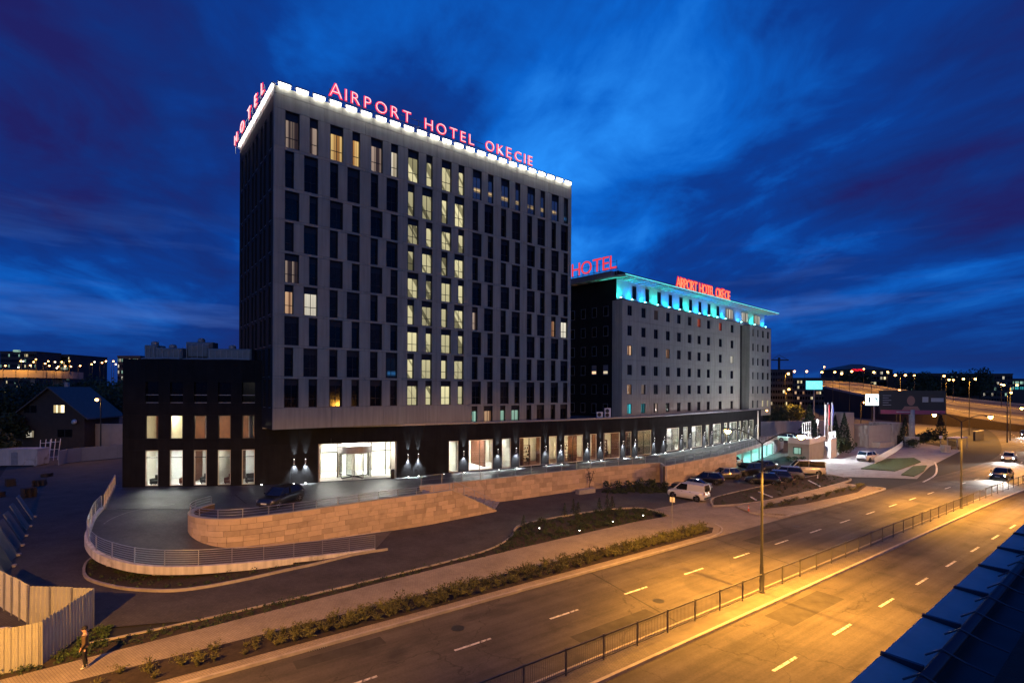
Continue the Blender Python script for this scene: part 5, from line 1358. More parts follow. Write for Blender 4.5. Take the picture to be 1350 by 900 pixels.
# ------------------------------------------------------------------ vegetation
def leaf(mb, p, s, rng, flat=0.0):
    n = Vector((rng.gauss(0, 1), rng.gauss(0, 1), rng.gauss(0, 1) + flat)).normalized()
    a = n.orthogonal().normalized(); a = (Matrix.Rotation(rng.uniform(0, 6.28), 3, n) @ a); b = n.cross(a)
    s1, s2 = s * rng.uniform(0.7, 1.3), s * rng.uniform(0.4, 0.7)
    mb.poly([p - a * s1, p - b * s2, p + a * s1, p + b * s2])
def shrub_mesh(seed, r, h, n, size, m_):
    rng = random.Random(seed); mb = MB()
    cl = [(Vector((rng.uniform(-0.5, 0.5) * r, rng.uniform(-0.5, 0.5) * r, rng.uniform(0.35, 0.75) * h)), rng.uniform(0.35, 0.6) * r) for _ in range(6)]
    for _ in range(n):
        c, cr = rng.choice(cl)
        d = Vector((rng.gauss(0, 1), rng.gauss(0, 1), rng.gauss(0, 1))).normalized() * cr * rng.uniform(0.55, 1.05)
        p = c + d
        if p.z < 0.02: p.z = rng.uniform(0.02, 0.2)
        leaf(mb, p, size, rng)
    return mb.mesh('foliage', M[m_])
def stems(seed, r, h):
    rng = random.Random(seed); mb = MB()
    for k in range(4):
        a = rng.uniform(0, 6.28); mb.tube([(0, 0, 0), (math.cos(a) * r * 0.3, math.sin(a) * r * 0.3, h * 0.6)], [0.012, 0.005], 5)
    return mb.mesh('stem', M['bark'])
def spray_mesh(seed, r, h, shoots, m_):
    # loose shrub of arching shoots carrying small leaves
    rng = random.Random(seed); mb = MB()
    for _ in range(shoots):
        a = rng.uniform(0, 6.28); rr = r * rng.uniform(0.3, 1.15); top = h * rng.uniform(0.45, 1.25)
        nl = rng.randint(7, 12)
        for q in range(nl):
            t_ = (q + 1) / nl; p = Vector((math.cos(a) * rr * t_ ** 1.2, math.sin(a) * rr * t_ ** 1.2, top * math.sin(t_ * 1.45)))
            leaf(mb, p + Vector((rng.gauss(0, 0.025), rng.gauss(0, 0.025), rng.gauss(0, 0.02))), rng.uniform(0.035, 0.065), rng, 0.4)
    return mb.mesh('foliage', M[m_])
HS = [spray_mesh(40 + k, 0.42 + 0.03 * (k % 4), 0.42 + 0.05 * (k % 3), 24 + 2 * k, 'leaf_hedge') for k in range(8)]
HST = stems(3, 0.4, 0.5)
def shrub(p, mesh, label, group, sc, stem=HST, name='shrub'):
    t = thing(name, label, 'shrub', p, random.uniform(0, 6.28), group); t.scale = (sc * random.uniform(0.9, 1.15), sc * random.uniform(0.9, 1.15), sc * random.uniform(0.85, 1.2))
    inst(mesh, 'foliage', t); inst(stem, 'stem', t)
    return t
s = -9.0
while s < 39.4:
    for n0 in (25.75, 26.3, 26.85):
        if s > 38.6 and n0 < 26: continue
        if s < 4 and random.random() < 0.45 - s * 0.03: continue
        shrub(P(s + random.uniform(-0.2, 0.2), n0 + random.uniform(-0.15, 0.15), 0.13), random.choice(HS), 'low green yellow shrub in the roadside hedge beside the footway', 'shrubs of the roadside hedge', random.uniform(0.6, 1.0) if s > 6 else random.uniform(0.4, 0.8))
    s += 0.56
s = 0
h2c = Path([(25.2, 52.4), (30.5, 55.4), (36, 58.8), (41.5, 62.8), (43.8, 64.6)], 3)
while s < h2c.len:
    p = h2c.pt(s, random.uniform(-0.5, 0.5), 0.13); shrub(p, random.choice(HS), 'low shrub in the hedge in front of the car park footway', 'shrubs of the car park hedge', random.uniform(0.55, 0.8)); s += 0.75
# ground cover tufts in the beds (nobody could count them)
def scatter(poly, n, fn):
    xs = [p[0] for p in poly]; ys = [p[1] for p in poly]; out = 0
    def inside(x, y):
        c = False; j = len(poly) - 1
        for i in range(len(poly)):
            (xi, yi), (xj, yj) = poly[i], poly[j]
            if (yi > y) != (yj > y) and x < (xj - xi) * (y - yi) / (yj - yi) + xi: c = not c
            j = i
        return c
    tries = 0
    while out < n and tries < n * 60:
        tries += 1
        x, y = random.uniform(min(xs), max(xs)), random.uniform(min(ys), max(ys))
        if inside(x, y): fn(x, y); out += 1
rng = random.Random(5)
def tufts(name, label, poly, n, z, size, m_, nl=16):
    mb = MB()
    def add(x, y):
        r = rng.uniform(0.08, 0.22)
        for _ in range(nl): leaf(mb, Vector((x + rng.gauss(0, r * 0.5), y + rng.gauss(0, r * 0.5), z + abs(rng.gauss(0, r * 0.6)))), size, rng)
    scatter(poly, n, add)
    o = mb.build(name, M[m_]); tag(o, label, 'plants', kind='stuff')
bigbed = bedpts + list(reversed(bedfront))
tufts('ground_cover', 'sparse dark ground cover plants in the mulched bed beside the drive', bigbed, 900, 0.06, 0.055, 'leaf_dark')
tufts('ground_cover', 'thin ground cover in the kerbed bed of the car park', cb, 140, 0.14, 0.06, 'leaf_dark')
tufts('ground_cover', 'dark plants growing in shade under the ramp', bk + [(-20, 35.5)], 160, 0.05, 0.06, 'leaf_dark')
tufts('ground_cover', 'low plants along the base of the long sandstone wall', [(9, 60.0), (14.5, 63.2), (18.8, 63.2), (18.2, 60.2), (13, 59.6)], 160, 0.0, 0.10, 'leaf_dark', 26)
# rose-like small bushes in the bed
RB = [shrub_mesh(70 + k, 0.32, 0.38, 60, 0.06, 'leaf_dark') for k in range(3)]
def addb(x, y): shrub((x, y, 0.06), random.choice(RB), 'small round dark bush planted in the mulched bed', 'small bushes in the mulched bed', random.uniform(0.7, 1.1))
scatter([(-0.3, 39.6), (1.3, 45.8), (9, 51), (13, 51.9), (14.4, 48.9), (2.7, 41.2)], 110, addb)
DB = [shrub_mesh(90 + k, 0.75, 0.9, 200, 0.09, 'leaf_dark') for k in range(3)]
for x, y in ((11.5, 61.9), (13.0, 62.6), (14.4, 63.3), (15.9, 63.6), (17.3, 63.9), (15.2, 62.0), (16.8, 62.4), (18.2, 62.6), (13.8, 61.4)):
    shrub((x, y, 0.0), random.choice(DB), 'dark bush in the clump at the corner of the sandstone walls', 'dark bushes at the wall corner', random.uniform(0.85, 1.25))
def conifer_mesh(seed, h, r, n, size, m_='leaf_conifer'):
    rng = random.Random(seed); mb = MB()
    for _ in range(n):
        q = rng.random() ** 0.75; z = 0.12 * h + q * h * 0.88
        tier = 0.72 + 0.28 * (1 - ((q * 9) % 1))
        rr = r * (1 - q) ** 0.85 * tier * rng.uniform(0.55, 1.05) + 0.02; a = rng.uniform(0, 6.28)
        leaf(mb, Vector((rr * math.cos(a), rr * math.sin(a), z - rr * 0.25)), size * (0.6 + 0.6 * (1 - q)), rng, 0.6)
    return mb.mesh('crown', M[m_])
def conifer(p, h, r, label, n=700, size=None, group=None, seed=1):
    t = thing('conifer_tree', label, 'tree', p, random.uniform(0, 6.28), group)
    MB().lathe([(0.05 * r + 0.03, 0), (0.03 * r + 0.02, h * 0.5), (0.01, h * 0.95)], 8).build('trunk', M['bark'], t)
    inst(conifer_mesh(seed, h, r, n, size or r * 0.16, 'leaf_conifer'), 'crown', t)
    return t
for px, py, h in ((744.5, 680, 1.25), (756, 677, 1.45), (762, 676, 1.1), (790, 671, 1.2), (800.5, 670, 1.5), (807, 669, 1.2), (690.5, 695, 1.1)):
    conifer(up(px, py, 0.06), h, 0.34, 'small slim conifer planted in the mulched bed by the drive', 260, 0.06, 'small conifers in the mulched bed', int(px))
def tree(p, h, r, label, seed=1, m_='leaf_dark', n=2600, group=None, size=None):
    rng = random.Random(seed)
    t = thing('tree', label, 'tree', p, rng.uniform(0, 6.28), group)
    tr = MB(); th = h * 0.42
    tr.tube([(0, 0, -0.1), (0.1, 0, th * 0.5), (0.0, 0.1, th), (0.1, 0, h * 0.7)], [0.035 * h * 0.5, 0.028 * h * 0.5, 0.02 * h * 0.5, 0.03], 8)
    cl = []
    for k in range(6):
        a = k * 1.05 + rng.uniform(-0.3, 0.3); e = Vector((math.cos(a) * r * 0.6, math.sin(a) * r * 0.6, rng.uniform(0.5, 0.85) * h))
        tr.tube([(0, 0, th * rng.uniform(0.7, 1.0)), tuple(e * 0.55 + Vector((0, 0, th * 0.3))), tuple(e)], [0.008 * h, 0.005 * h, 0.02], 6)
        cl.append((e, r * rng.uniform(0.32, 0.5)))
    tr.build('trunk', M['bark'], t)
    for _ in range(9):
        a = rng.uniform(0, 6.28); q = rng.uniform(0, 0.75)
        cl.append((Vector((math.cos(a) * r * q, math.sin(a) * r * q, h * rng.uniform(0.45, 0.9))), r * rng.uniform(0.25, 0.42)))
    mb = MB()
    for _ in range(n):
        c, cr = rng.choice(cl); d = Vector((rng.gauss(0, 1), rng.gauss(0, 1), rng.gauss(0, 0.8))).normalized() * cr * rng.uniform(0.6, 1.08)
        leaf(mb, c + d, size or 0.028 * h, rng)
    mb.build('crown', M[m_], t)
    return t
# young bare tree in a planter by the sandstone wall
t = tree(up(778, 648, 0.0), 3.2, 0.7, 'thin young tree in a box planter against the sandstone wall', 9, 'leaf_dark', 90, None, 0.07)
pl = MB().bevbox(-1.2, -0.35, 0, 1.2, 0.35, 0.55, 0.03).build('planter', M['concrete'], None); q = up(772, 650, 0); pl.location = (q.x, q.y, 0); pl.rotation_euler = (0, 0, 0.55)
tag(pl, 'low grey box planter at the foot of the sandstone wall', 'planter')
# bright ground lamps stuck in the beds
for px, py in ((711, 700), (764, 703), (808, 691), (848, 683)):
    t = thing('garden_spot', 'small white ground spotlight at the front of the mulched bed', 'lamp', up(px, py, 0.06), 0, 'ground spotlights in the beds')
    MB().use(M['trim']).lathe([(0.02, 0), (0.02, 0.12), (0.06, 0.14), (0.07, 0.26)], 10).use(M['lamp_white']).lathe([(0.062, 0.261), (0.04, 0.28)], 10).build('lamp_body', None, t)
for a, b in (((1000, 648), (1018, 655)), ((1066, 633), (1081, 641)), ((990, 655), (997, 659))):
    p, q = up(*a, 0.16), up(*b, 0.16)
    o = MB().bar(p, q, 0.16, 0.10).build('light_bar', M['white_paint']); tag(o, 'short white kerb bar lying in the car park bed', 'kerb', 'white bars in the car park bed')

# ------------------------------------------------------------------ the person on the footway
def person():
    base = up(112, 880, 0.125)
    t = thing('person', 'person in a brown jacket and black trousers waiting by the corrugated fence', 'person', base, rad(-60))
    J = {'pel': (0, 0, 0.95), 'wai': (0, 0.01, 1.08), 'che': (0, 0.0, 1.30), 'sho': (0, 0.0, 1.43), 'nec': (0, 0.0, 1.50), 'hd1': (0, -0.02, 1.58), 'hd2': (0, -0.02, 1.68),
         'lh': (0.09, 0, 0.90), 'lk': (0.11, -0.03, 0.50), 'la': (0.12, 0.02, 0.09), 'lt': (0.13, -0.14, 0.035), 'rh': (-0.09, 0, 0.90), 'rk': (-0.12, -0.01, 0.50), 'ra': (-0.15, 0.04, 0.09), 'rt': (-0.18, -0.12, 0.035),
         'ls': (0.18, 0, 1.40), 'le': (0.24, 0.03, 1.13), 'lw': (0.19, -0.10, 0.92), 'lp': (0.17, -0.14, 0.85), 'rs': (-0.18, 0, 1.40), 're': (-0.25, 0.03, 1.13), 'rw': (-0.19, -0.10, 0.93), 'rp': (-0.17, -0.14, 0.86)}
    E_ = [('pel', 'wai'), ('wai', 'che'), ('che', 'sho'), ('sho', 'nec'), ('nec', 'hd1'), ('hd1', 'hd2')]
    for s in 'lr': E_ += [('pel', s + 'h'), (s + 'h', s + 'k'), (s + 'k', s + 'a'), (s + 'a', s + 't'), ('sho', s + 's'), (s + 's', s + 'e'), (s + 'e', s + 'w'), (s + 'w', s + 'p')]
    Rr = {'pel': (0.15, 0.11), 'wai': (0.14, 0.10), 'che': (0.17, 0.12), 'sho': (0.13, 0.09), 'nec': (0.055, 0.055), 'hd1': (0.085, 0.095), 'hd2': (0.085, 0.10)}
    rr = {'h': 0.09, 'k': 0.06, 'a': 0.045, 't': 0.04, 's': 0.065, 'e': 0.045, 'w': 0.032, 'p': 0.035}
    for s, sx in (('l', 1), ('r', -1)):
        for k in range(5):
            f = [(0.03, 0.02, -0.02), (0.015, -0.02, -0.07), (0.004, -0.025, -0.08), (-0.008, -0.02, -0.075), (-0.02, -0.01, -0.06)][k]
            pb = Vector(J[s + 'p'])
            J[f'{s}f{k}a'] = tuple(pb + Vector((-sx * f[0] * 0.8, f[1] * 0.6 - 0.0, f[2] * 0.5))); J[f'{s}f{k}b'] = tuple(pb + Vector((-sx * f[0], f[1] - 0.01, f[2])))
            E_ += [(s + 'p', f'{s}f{k}a'), (f'{s}f{k}a', f'{s}f{k}b')]
            Rr[f'{s}f{k}a'] = (0.009, 0.009); Rr[f'{s}f{k}b'] = (0.008, 0.008)
    names = list(J)
    def skin(names, edges, grow, root, nm, lvl=1):
        me = bpy.data.meshes.new(nm); me.from_pydata([J[n] for n in names], [(names.index(a), names.index(b)) for a, b in edges if a in names and b in names], [])
        o = bpy.data.objects.new(nm, me); col.objects.link(o)
        md = o.modifiers.new('s', 'SKIN'); md.use_smooth_shade = True
        for i, n in enumerate(names):
            r = Rr.get(n) or (rr[n[1]],) * 2
            me.skin_vertices[0].data[i].radius = (r[0] * grow, r[1] * grow); me.skin_vertices[0].data[i].use_root = (n == root)
        o.modifiers.new('u', 'SUBSURF').levels = lvl
        o.modifiers['u'].render_levels = lvl
        dg = bpy.context.evaluated_depsgraph_get(); dg.update()
        new = bpy.data.meshes.new_from_object(o.evaluated_get(dg)); bpy.data.objects.remove(o); new.name = nm
        return new
    b = skin(names, E_, 1.0, 'pel', 'body')
    b.materials.clear()
    for n in ('skin', 'trousers', 'shoe', 'shirt'): b.materials.append(M[n])
    for f in b.polygons:
        z = f.center.z; x = abs(f.center.x)
        f.material_index = 2 if z < 0.10 else 1 if z < 0.98 and (x < 0.155 or z < 0.75) and f.center.y > -0.085 or (z < 0.75) else 3 if z < 1.47 and x < 0.2 and z > 0.95 else 0
        f.use_smooth = True
    inst(b, 'body', t)
    tn = ['pel', 'wai', 'che', 'sho', 'ls', 'le', 'lw', 'rs', 're', 'rw']
    jk = skin(tn, E_, 1.22, 'wai', 'jacket'); jk.materials.clear(); jk.materials.append(M['jacket'])
    bm = bmesh.new(); bm.from_mesh(jk)
    bmesh.ops.delete(bm, geom=[f for f in bm.faces if abs(f.calc_center_median().x) < 0.05 and f.calc_center_median().y < -0.05 and f.calc_center_median().z > 1.0], context='FACES'); bm.to_mesh(jk); bm.free()
    inst(jk, 'jacket', t)
    h = MB(); h.lathe([(0.085, 1.64), (0.108, 1.68), (0.105, 1.73), (0.07, 1.775), (0.01, 1.79)], 16, (0, -0.01, 0)); h.build('hair', M['hair'], t, True)
    n_ = MB(); n_.v += [(0, -0.135, 1.635), (-0.015, -0.11, 1.625), (0.015, -0.11, 1.625), (0, -0.112, 1.675)]; n_.face(0, 1, 2); n_.face(0, 2, 3); n_.face(0, 3, 1); n_.build('nose', M['skin'], t)
    for sx in (-1, 1):
        MB().cbox(sx * 0.034, -0.112, 1.672, 0.022, 0.012, 0.012).build('eye', M['hair'], t)
        MB().cbox(sx * 0.092, -0.015, 1.65, 0.02, 0.03, 0.055).build('ear', M['skin'], t)
    MB().cbox(0, -0.112, 1.598, 0.045, 0.01, 0.01).build('mouth', M['poster_skin'], t)
    return t
person()

# ------------------------------------------------------------------ building site at the left
hoard = thing('site_fence', 'cream corrugated metal site fence with a sharp corner beside the drive', 'fence')
def corr(a, b, zt=1.95, m_='sheet'):
    a, b = Vector(a).to_3d(), Vector(b).to_3d(); L_ = (b - a).length; n = max(1, round(L_ / 1.0)); ang = math.atan2(b.y - a.y, b.x - a.x); w = L_ / n
    mb = MB(); k = max(4, int(w / 0.1)); k -= k % 2
    prof = []
    for i in range(k // 2):
        x = i * 2 * w / k; q = 2 * w / k
        prof += [(x, 0), (x + q * 0.35, 0), (x + q * 0.5, 0.035), (x + q * 0.85, 0.035)]
    prof.append((w, 0))
    for x, y in prof: mb.v += [(x, y, 0.05), (x, y, zt)]
    for i in range(len(prof) - 1): mb.face(2 * i, 2 * i + 2, 2 * i + 3, 2 * i + 1)
    me = mb.mesh('sheet', M[m_])
    for i in range(n):
        p = a + (b - a) * i / n; inst(me, 'sheet', hoard, (p.x, p.y, random.uniform(-0.03, 0.02)), (random.uniform(-0.02, 0.02), 0, ang))
        MB().box(-0.03, 0.05, 0, 0.03, 0.1, zt).build('post', M['galv'], hoard, loc=p, rot=(0, 0, ang))
corr((-24.5, 19.2), (-20.1, 22.3)); corr((-20.1, 22.3), (-20.85, 26.0)); corr((-20.85, 26.0), (-24.3, 26.2)); corr((-24.3, 26.2), (-29.0, 29.0), 2.0, 'container')
tp = thing('rubble_pile', 'pale tarpaulin over a rubble heap inside the corrugated fence', 'tarpaulin', (-23.3, 23.6, 0))
mb = MB(); rng = random.Random(3); N_ = 12
for i in range(N_ + 1):
    for j in range(N_ + 1):
        x, y = (i / N_ - 0.5) * 3.2, (j / N_ - 0.5) * 3.0; d = math.sqrt((x / 1.6) ** 2 + (y / 1.5) ** 2)
        mb.v.append((x, y, max(0.0, 0.95 * (1 - d ** 1.6)) + rng.uniform(0, 0.14) * (d < 1)))
for i in range(N_):
    for j in range(N_): a = i * (N_ + 1) + j; mb.face(a, a + N_ + 1, a + N_ + 2, a + 1)
mb.build('tarpaulin', M['tarp'], tp)
for k in range(14):
    o = MB().bevbox(-0.2, -0.15, 0, 0.2, 0.15, 0.22, 0.04).build('rubble', M['house_wall'], tp, loc=(rng.uniform(-1.7, 1.5), rng.choice((-1, 1)) * rng.uniform(0.9, 1.6), 0), rot=(0, 0, rng.uniform(0, 3)))
# leaning boards on concrete feet
for k, (px, py) in enumerate(((44, 683), (37, 696), (31, 709), (25, 722), (19, 735), (12, 750), (5, 768))):
    p = up(px, py); t = thing('fence_board', 'leaning grey blue site board in the row along the dark yard', 'board', p, rad(127 - 2 * k), 'leaning site boards')
    o = MB().box(-0.72, -0.03, 0.0, 0.72, 0.03, 2.4).build('board', M['board_blue'], t, rot=(rad(-26), 0, 0))
    MB().bevbox(-0.15, -0.25, 0, 0.15, 0.25, 0.14, 0.03).build('foot_block', M['concrete'], t, loc=(0.55, 0.05, 0))
for k, (px, py) in enumerate(((70, 606), (64, 607), (58, 608))):
    p = up(px, py); t = thing('scaffold_frame', 'white steel frame leaning beside the site cabin', 'frame', p, rad(20 + 6 * k), 'white frames by the cabin')
    f = MB()
    for x in (-0.6, 0.6): f.bar((x, 0, 0), (x, 1.0, 3.4), 0.08)
    for q in (0.15, 0.5, 0.85): f.bar((-0.6, q, 3.4 * q), (0.6, q, 3.4 * q), 0.06)
    f.build('frame', M['white_paint'], t)
for k, (px, py, n_) in enumerate(((52, 640, 5), (38, 655, 7), (62, 628, 3), (14, 640, 6), (-4, 655, 4))):
    p = up(px, py); t = thing('pallet_stack', ['stack of five weathered pallets beside the leaning boards', 'tall stack of seven weathered pallets in the dark yard', 'low stack of three weathered pallets by the site cabin', 'stack of six weathered pallets under the white cabin side', 'stack of four weathered pallets at the edge of the site'][k], 'pallets', p, 0.4 + 0.7 * k)
    for j in range(n_):
        z_ = 0.145 * j; b = MB()
        for q in range(5): b.box(-0.6, -0.38 + q * 0.17, z_ + 0.11, 0.6, -0.27 + q * 0.17, z_ + 0.135)
        for q in (-0.5, 0.0, 0.5): b.box(q - 0.06, -0.4, z_, q + 0.06, 0.42, z_ + 0.11)
        b.build('pallet', M['bark'], t, loc=(rng.uniform(-0.04, 0.04), rng.uniform(-0.04, 0.04), 0), rot=(0, 0, rng.uniform(-0.08, 0.08)))
tufts('weeds', 'weeds growing along the foot of the corrugated site fence', [(-19.9, 22.3), (-20.6, 25.9), (-19.9, 25.8), (-18.6, 23.6), (-20.4, 21.6)], 60, 0.05, 0.06, 'grass', 14)
def cabin(label, p, rz, L_=6.0, W_=2.4, H_=2.6):
    t = thing('site_cabin', label, 'cabin', p, rz)
    MB().box(-L_ / 2, -W_ / 2, 0.15, L_ / 2, W_ / 2, H_ - 0.15).build('wall', M['container'], t)
    MB().box(-L_ / 2 - 0.05, -W_ / 2 - 0.05, H_ - 0.148, L_ / 2 + 0.05, W_ / 2 + 0.05, H_).build('roof', M['container'], t)
    for k in range(int(L_ / 0.5)):
        x = -L_ / 2 + 0.25 + k * 0.5; MB().box(x - 0.04, -W_ / 2 - 0.03, 0.2, x + 0.04, -W_ / 2 - 0.001, H_ - 0.2).build('rib', M['container'], t)
    MB().box(-0.5, -W_ / 2 - 0.045, 0.2, 0.4, -W_ / 2 - 0.03, 2.1).build('door', M['galv'], t)
    for x in (-L_ / 2 + 0.3, L_ / 2 - 0.3): MB().box(x - 0.15, -W_ / 2, 0, x + 0.15, W_ / 2, 0.15).build('foot', M['concrete'], t)
cabin('white ribbed site cabin beside the leaning frames', up(28, 613), rad(8)); cabin('second pale site cabin left of the ribbed one', up(-35, 612) , rad(8))
yw = Path([up(78, 613), up(93, 609), up(162, 603)], 1)
wl_ = thing('yard_wall', 'low pale concrete wall closing the dark yard beside the wing', 'wall'); ks = 0
while ks < yw.len - 0.1: yw.wall(MB(), ks + 0.01, min(ks + 2.4, yw.len) - 0.01, 0, 2.2, 0, 0.15, 3).build('panel', M['plaster'], wl_); ks += 2.4
# dark house with pitched roof
q = at(66, 545, 100)
hs = thing('house', 'dark gabled house with a grey pitched roof and a lit attic window', 'house', (q.x, q.y, 0), rad(8))
MB().prism([(-6, 0), (6, 0), (6, 11), (-6, 11)], 0, 6.6).build('wall', M['house_wall'], hs)
g = MB(); g.v += [(-6, 0.02, 6.6), (6, 0.02, 6.6), (0, 0.02, 11.7)]; g.face(0, 1, 2); g.build('gable', M['house_wall'], hs)
for sx in (-1, 1):
    r = MB(); r.v += [(sx * 6.9, -0.7, 5.85), (sx * 6.9, 11.5, 5.85), (0, 11.5, 11.95), (0, -0.7, 11.95), (sx * 6.9, -0.7, 5.6), (sx * 6.9, 11.5, 5.6), (0, 11.5, 11.7), (0, -0.7, 11.7)]
    for f_ in ((0, 1, 2, 3), (7, 6, 5, 4), (0, 4, 5, 1), (1, 5, 6, 2), (2, 6, 7, 3), (3, 7, 4, 0)): r.face(*f_)
    rf_ = r.build('roof', M['roof_tile'], hs)
MB().box(-1.4, 6, 10.5, -0.8, 6.6, 12.9).build('chimney', M['plaster'], hs)
for x, z, w, h_, pn in ((1.6, 6.9, 2.0, 1.6, 'lit_office'), (-3.4, 6.9, 2.2, 1.5, 'dark_pane'), (-3.4, 2.2, 1.4, 1.4, 'lit_pale'), (2.6, 2.2, 2.6, 1.6, 'dark_pane')):
    f = MB().box(x - w / 2, -0.06, z, x + w / 2, 0.0, z + h_).build('window', M['frame'], hs)
    for d in (-1, 1): MB().box(x + d * w / 4 - w / 4 + 0.06, -0.07, z + 0.08, x + d * w / 4 + w / 4 - 0.06, -0.061, z + h_ - 0.08).build('pane', M[pn], f)
sd = MB(); sd.lathe([(0.05, 0), (0.35, 0.08), (0.5, 0.2)], 16); sd.build('satellite_dish', M['white_paint'], hs, True, loc=(4.6, -0.5, 5.2), rot=(rad(70), 0, 0))
def simple_lamp(label, px, py_head, depth, zb=0.0, arm=1.2, side=1, power=0, group=None, color=SOD, double=False, sc=1.6, lampm='lamp_far'):
    hd = at(px, py_head, depth); t = thing('street_lamp', label, 'street lamp', (hd.x, hd.y, zb), 0, group); h = hd.z - zb
    MB().lathe([(0.12, 0), (0.07, h)], 8).build('pole', M['pole'], t)
    for sg in ((1, -1) if double else (side,)):
        MB().tube([(0, 0, h - 0.15), (sg * arm * 0.6, 0, h + 0.05), (sg * arm, 0, h)], 0.04, 6).build('arm', M['pole'], t)
        q_ = 0.17 * sc
        MB().lathe([(0.02, -q_), (q_ * 0.7, -q_ * 0.7), (q_, 0), (q_ * 0.7, q_ * 0.6), (0.02, q_ * 0.7)], 10).build('lamp_head', M[lampm], t, True, loc=(sg * arm, 0, h - q_))
        if power: spot('lamp_light', t, (sg * (arm + 0.2), 0, h - 2.2 * q_), (0, 0, -1), power / (2 if double else 1), color, 165, 0.3, 0.2)
    return t
simple_lamp('single street lamp beside the low orange wall and the house', 133, 524.5, 88, arm=0.7, side=-1, power=1500)
ow = MB().box(-6, 0, 0, 6, 0.3, 2.0).build('boundary_wall', M['plaster']); q = at(123, 555, 104); ow.location = (q.x, q.y, 3.5); ow.location.z = 2.6; tag(ow, 'low wall glowing orange under the single street lamp', 'wall')
MB().box(-6.0, 0.05, -2.6, 6.0, 0.25, 0).build('footing', M['plaster'], ow)
rng = random.Random(11)
for k, (px, py, d, h, r) in enumerate(((6, 545, 118, 11, 6), (30, 540, 150, 13, 7), (100, 540, 135, 12.5, 7), (125, 545, 128, 12, 6), (150, 545, 122, 13.5, 7), (75, 540, 160, 13, 7), (-20, 545, 110, 12, 6), (165, 545, 140, 14, 7), (52, 540, 175, 14, 8), (118, 540, 165, 14, 8), (12, 565, 98, 6.5, 3.5), (-5, 590, 80, 5, 3))):
    q = at(px, py, d); tree((q.x, q.y, 0), h, r, 'dark leafy tree in the unlit wood behind the gabled house', k + 20, 'leaf_dark', 1800, 'dark trees around the gabled house', 0.4)
# ------------------------------------------------------------------ gate block, neighbour plot, billboards
gb = thing('gate_block', 'grey concrete gate block with a small green lit window beside the car park', 'building')
c0, c1, c2 = Vector((46.9, 88.2)), Vector((49.0, 85.6)), Vector((55.5, 92.0)); c3 = Vector((53.4, 94.6))
m = MB(); m.prism([tuple(c0), tuple(c1), tuple(c2), tuple(c3)], 0, 3.0); m.build('wall', M['plaster'], gb)
m = MB()
for a, b in ((c0, c1), (c1, c2)): m.bar((a.x, a.y, 3.45), (b.x, b.y, 3.45), 0.12, 0.9)
m.build('parapet', M['white_paint'], gb)
d_ = (c1 - c0).normalized(); nn = Vector((d_.y, -d_.x)); p = c0.lerp(c1, 0.45) + Vector((-0.03, -0.04))
w_ = MB().cbox(0, 0, 0, 1.3, 0.1, 1.2).build('window', M['frame'], gb, loc=(p.x, p.y, 1.8), rot=(0, 0, math.atan2(d_.y, d_.x)))
MB().cbox(0, -0.06, 0, 1.1, 0.02, 1.0).build('pane', M['lit_mint'], w_)
sh = DB[0]
for q in (0.2, 0.5, 0.8):
    p = c0.lerp(c1, q) + Vector((-0.7, -0.9)); shrub((p.x, p.y, 0), sh, 'trimmed bush at the foot of the gate block window', 'bushes by the gate block', 1.0)
# white stairs and railings
sx = thing('white_stairs', 'pale floodlit outdoor steps with white railings beside the gate block', 'stairs', (55.6, 90.6, 0), rad(46))
for k in range(9): MB().box(0.3 * k, 0.4, 0, 0.3 * (k + 1) - 0.004, 4.0, 0.3 * (k + 1)).build('step', M['white_paint'], sx)
MB().box(0, 0, 0, 4.2, 0.38, 3.4).build('cheek_wall', M['white_paint'], sx); MB().box(0, 4.02, 0, 4.2, 4.4, 3.4).build('cheek_wall', M['white_paint'], sx)
for k in range(6): MB().box(0.1 + 0.8 * k, 0.15, 3.4, 0.17 + 0.8 * k, 0.23, 4.6).build('baluster', M['white_paint'], sx)
MB().box(0, 0.14, 4.6, 4.3, 0.24, 4.68).build('handrail', M['white_paint'], sx)
for k in range(6): MB().box(0.1 + 0.8 * k, 4.15, 3.4, 0.17 + 0.8 * k, 4.23, 4.3).build('baluster', M['white_paint'], sx)
MB().box(0, 4.14, 4.3, 4.3, 4.24, 4.38).build('handrail', M['white_paint'], sx)
point('stair_lamp_light', sx, (-2.2, 1.5, 6.6), 14000, (0.95, 0.96, 1.0), 0.15)
pl_ = MB().use(M['galv']).lathe([(0.05, -6.6), (0.05, 0.0)], 8).use(M['lamp_white']).lathe([(0.08, 0.0), (0.14, 0.1), (0.08, 0.2)], 10).build('lamp_post', None, sx, loc=(-2.2, 1.5, 6.62))
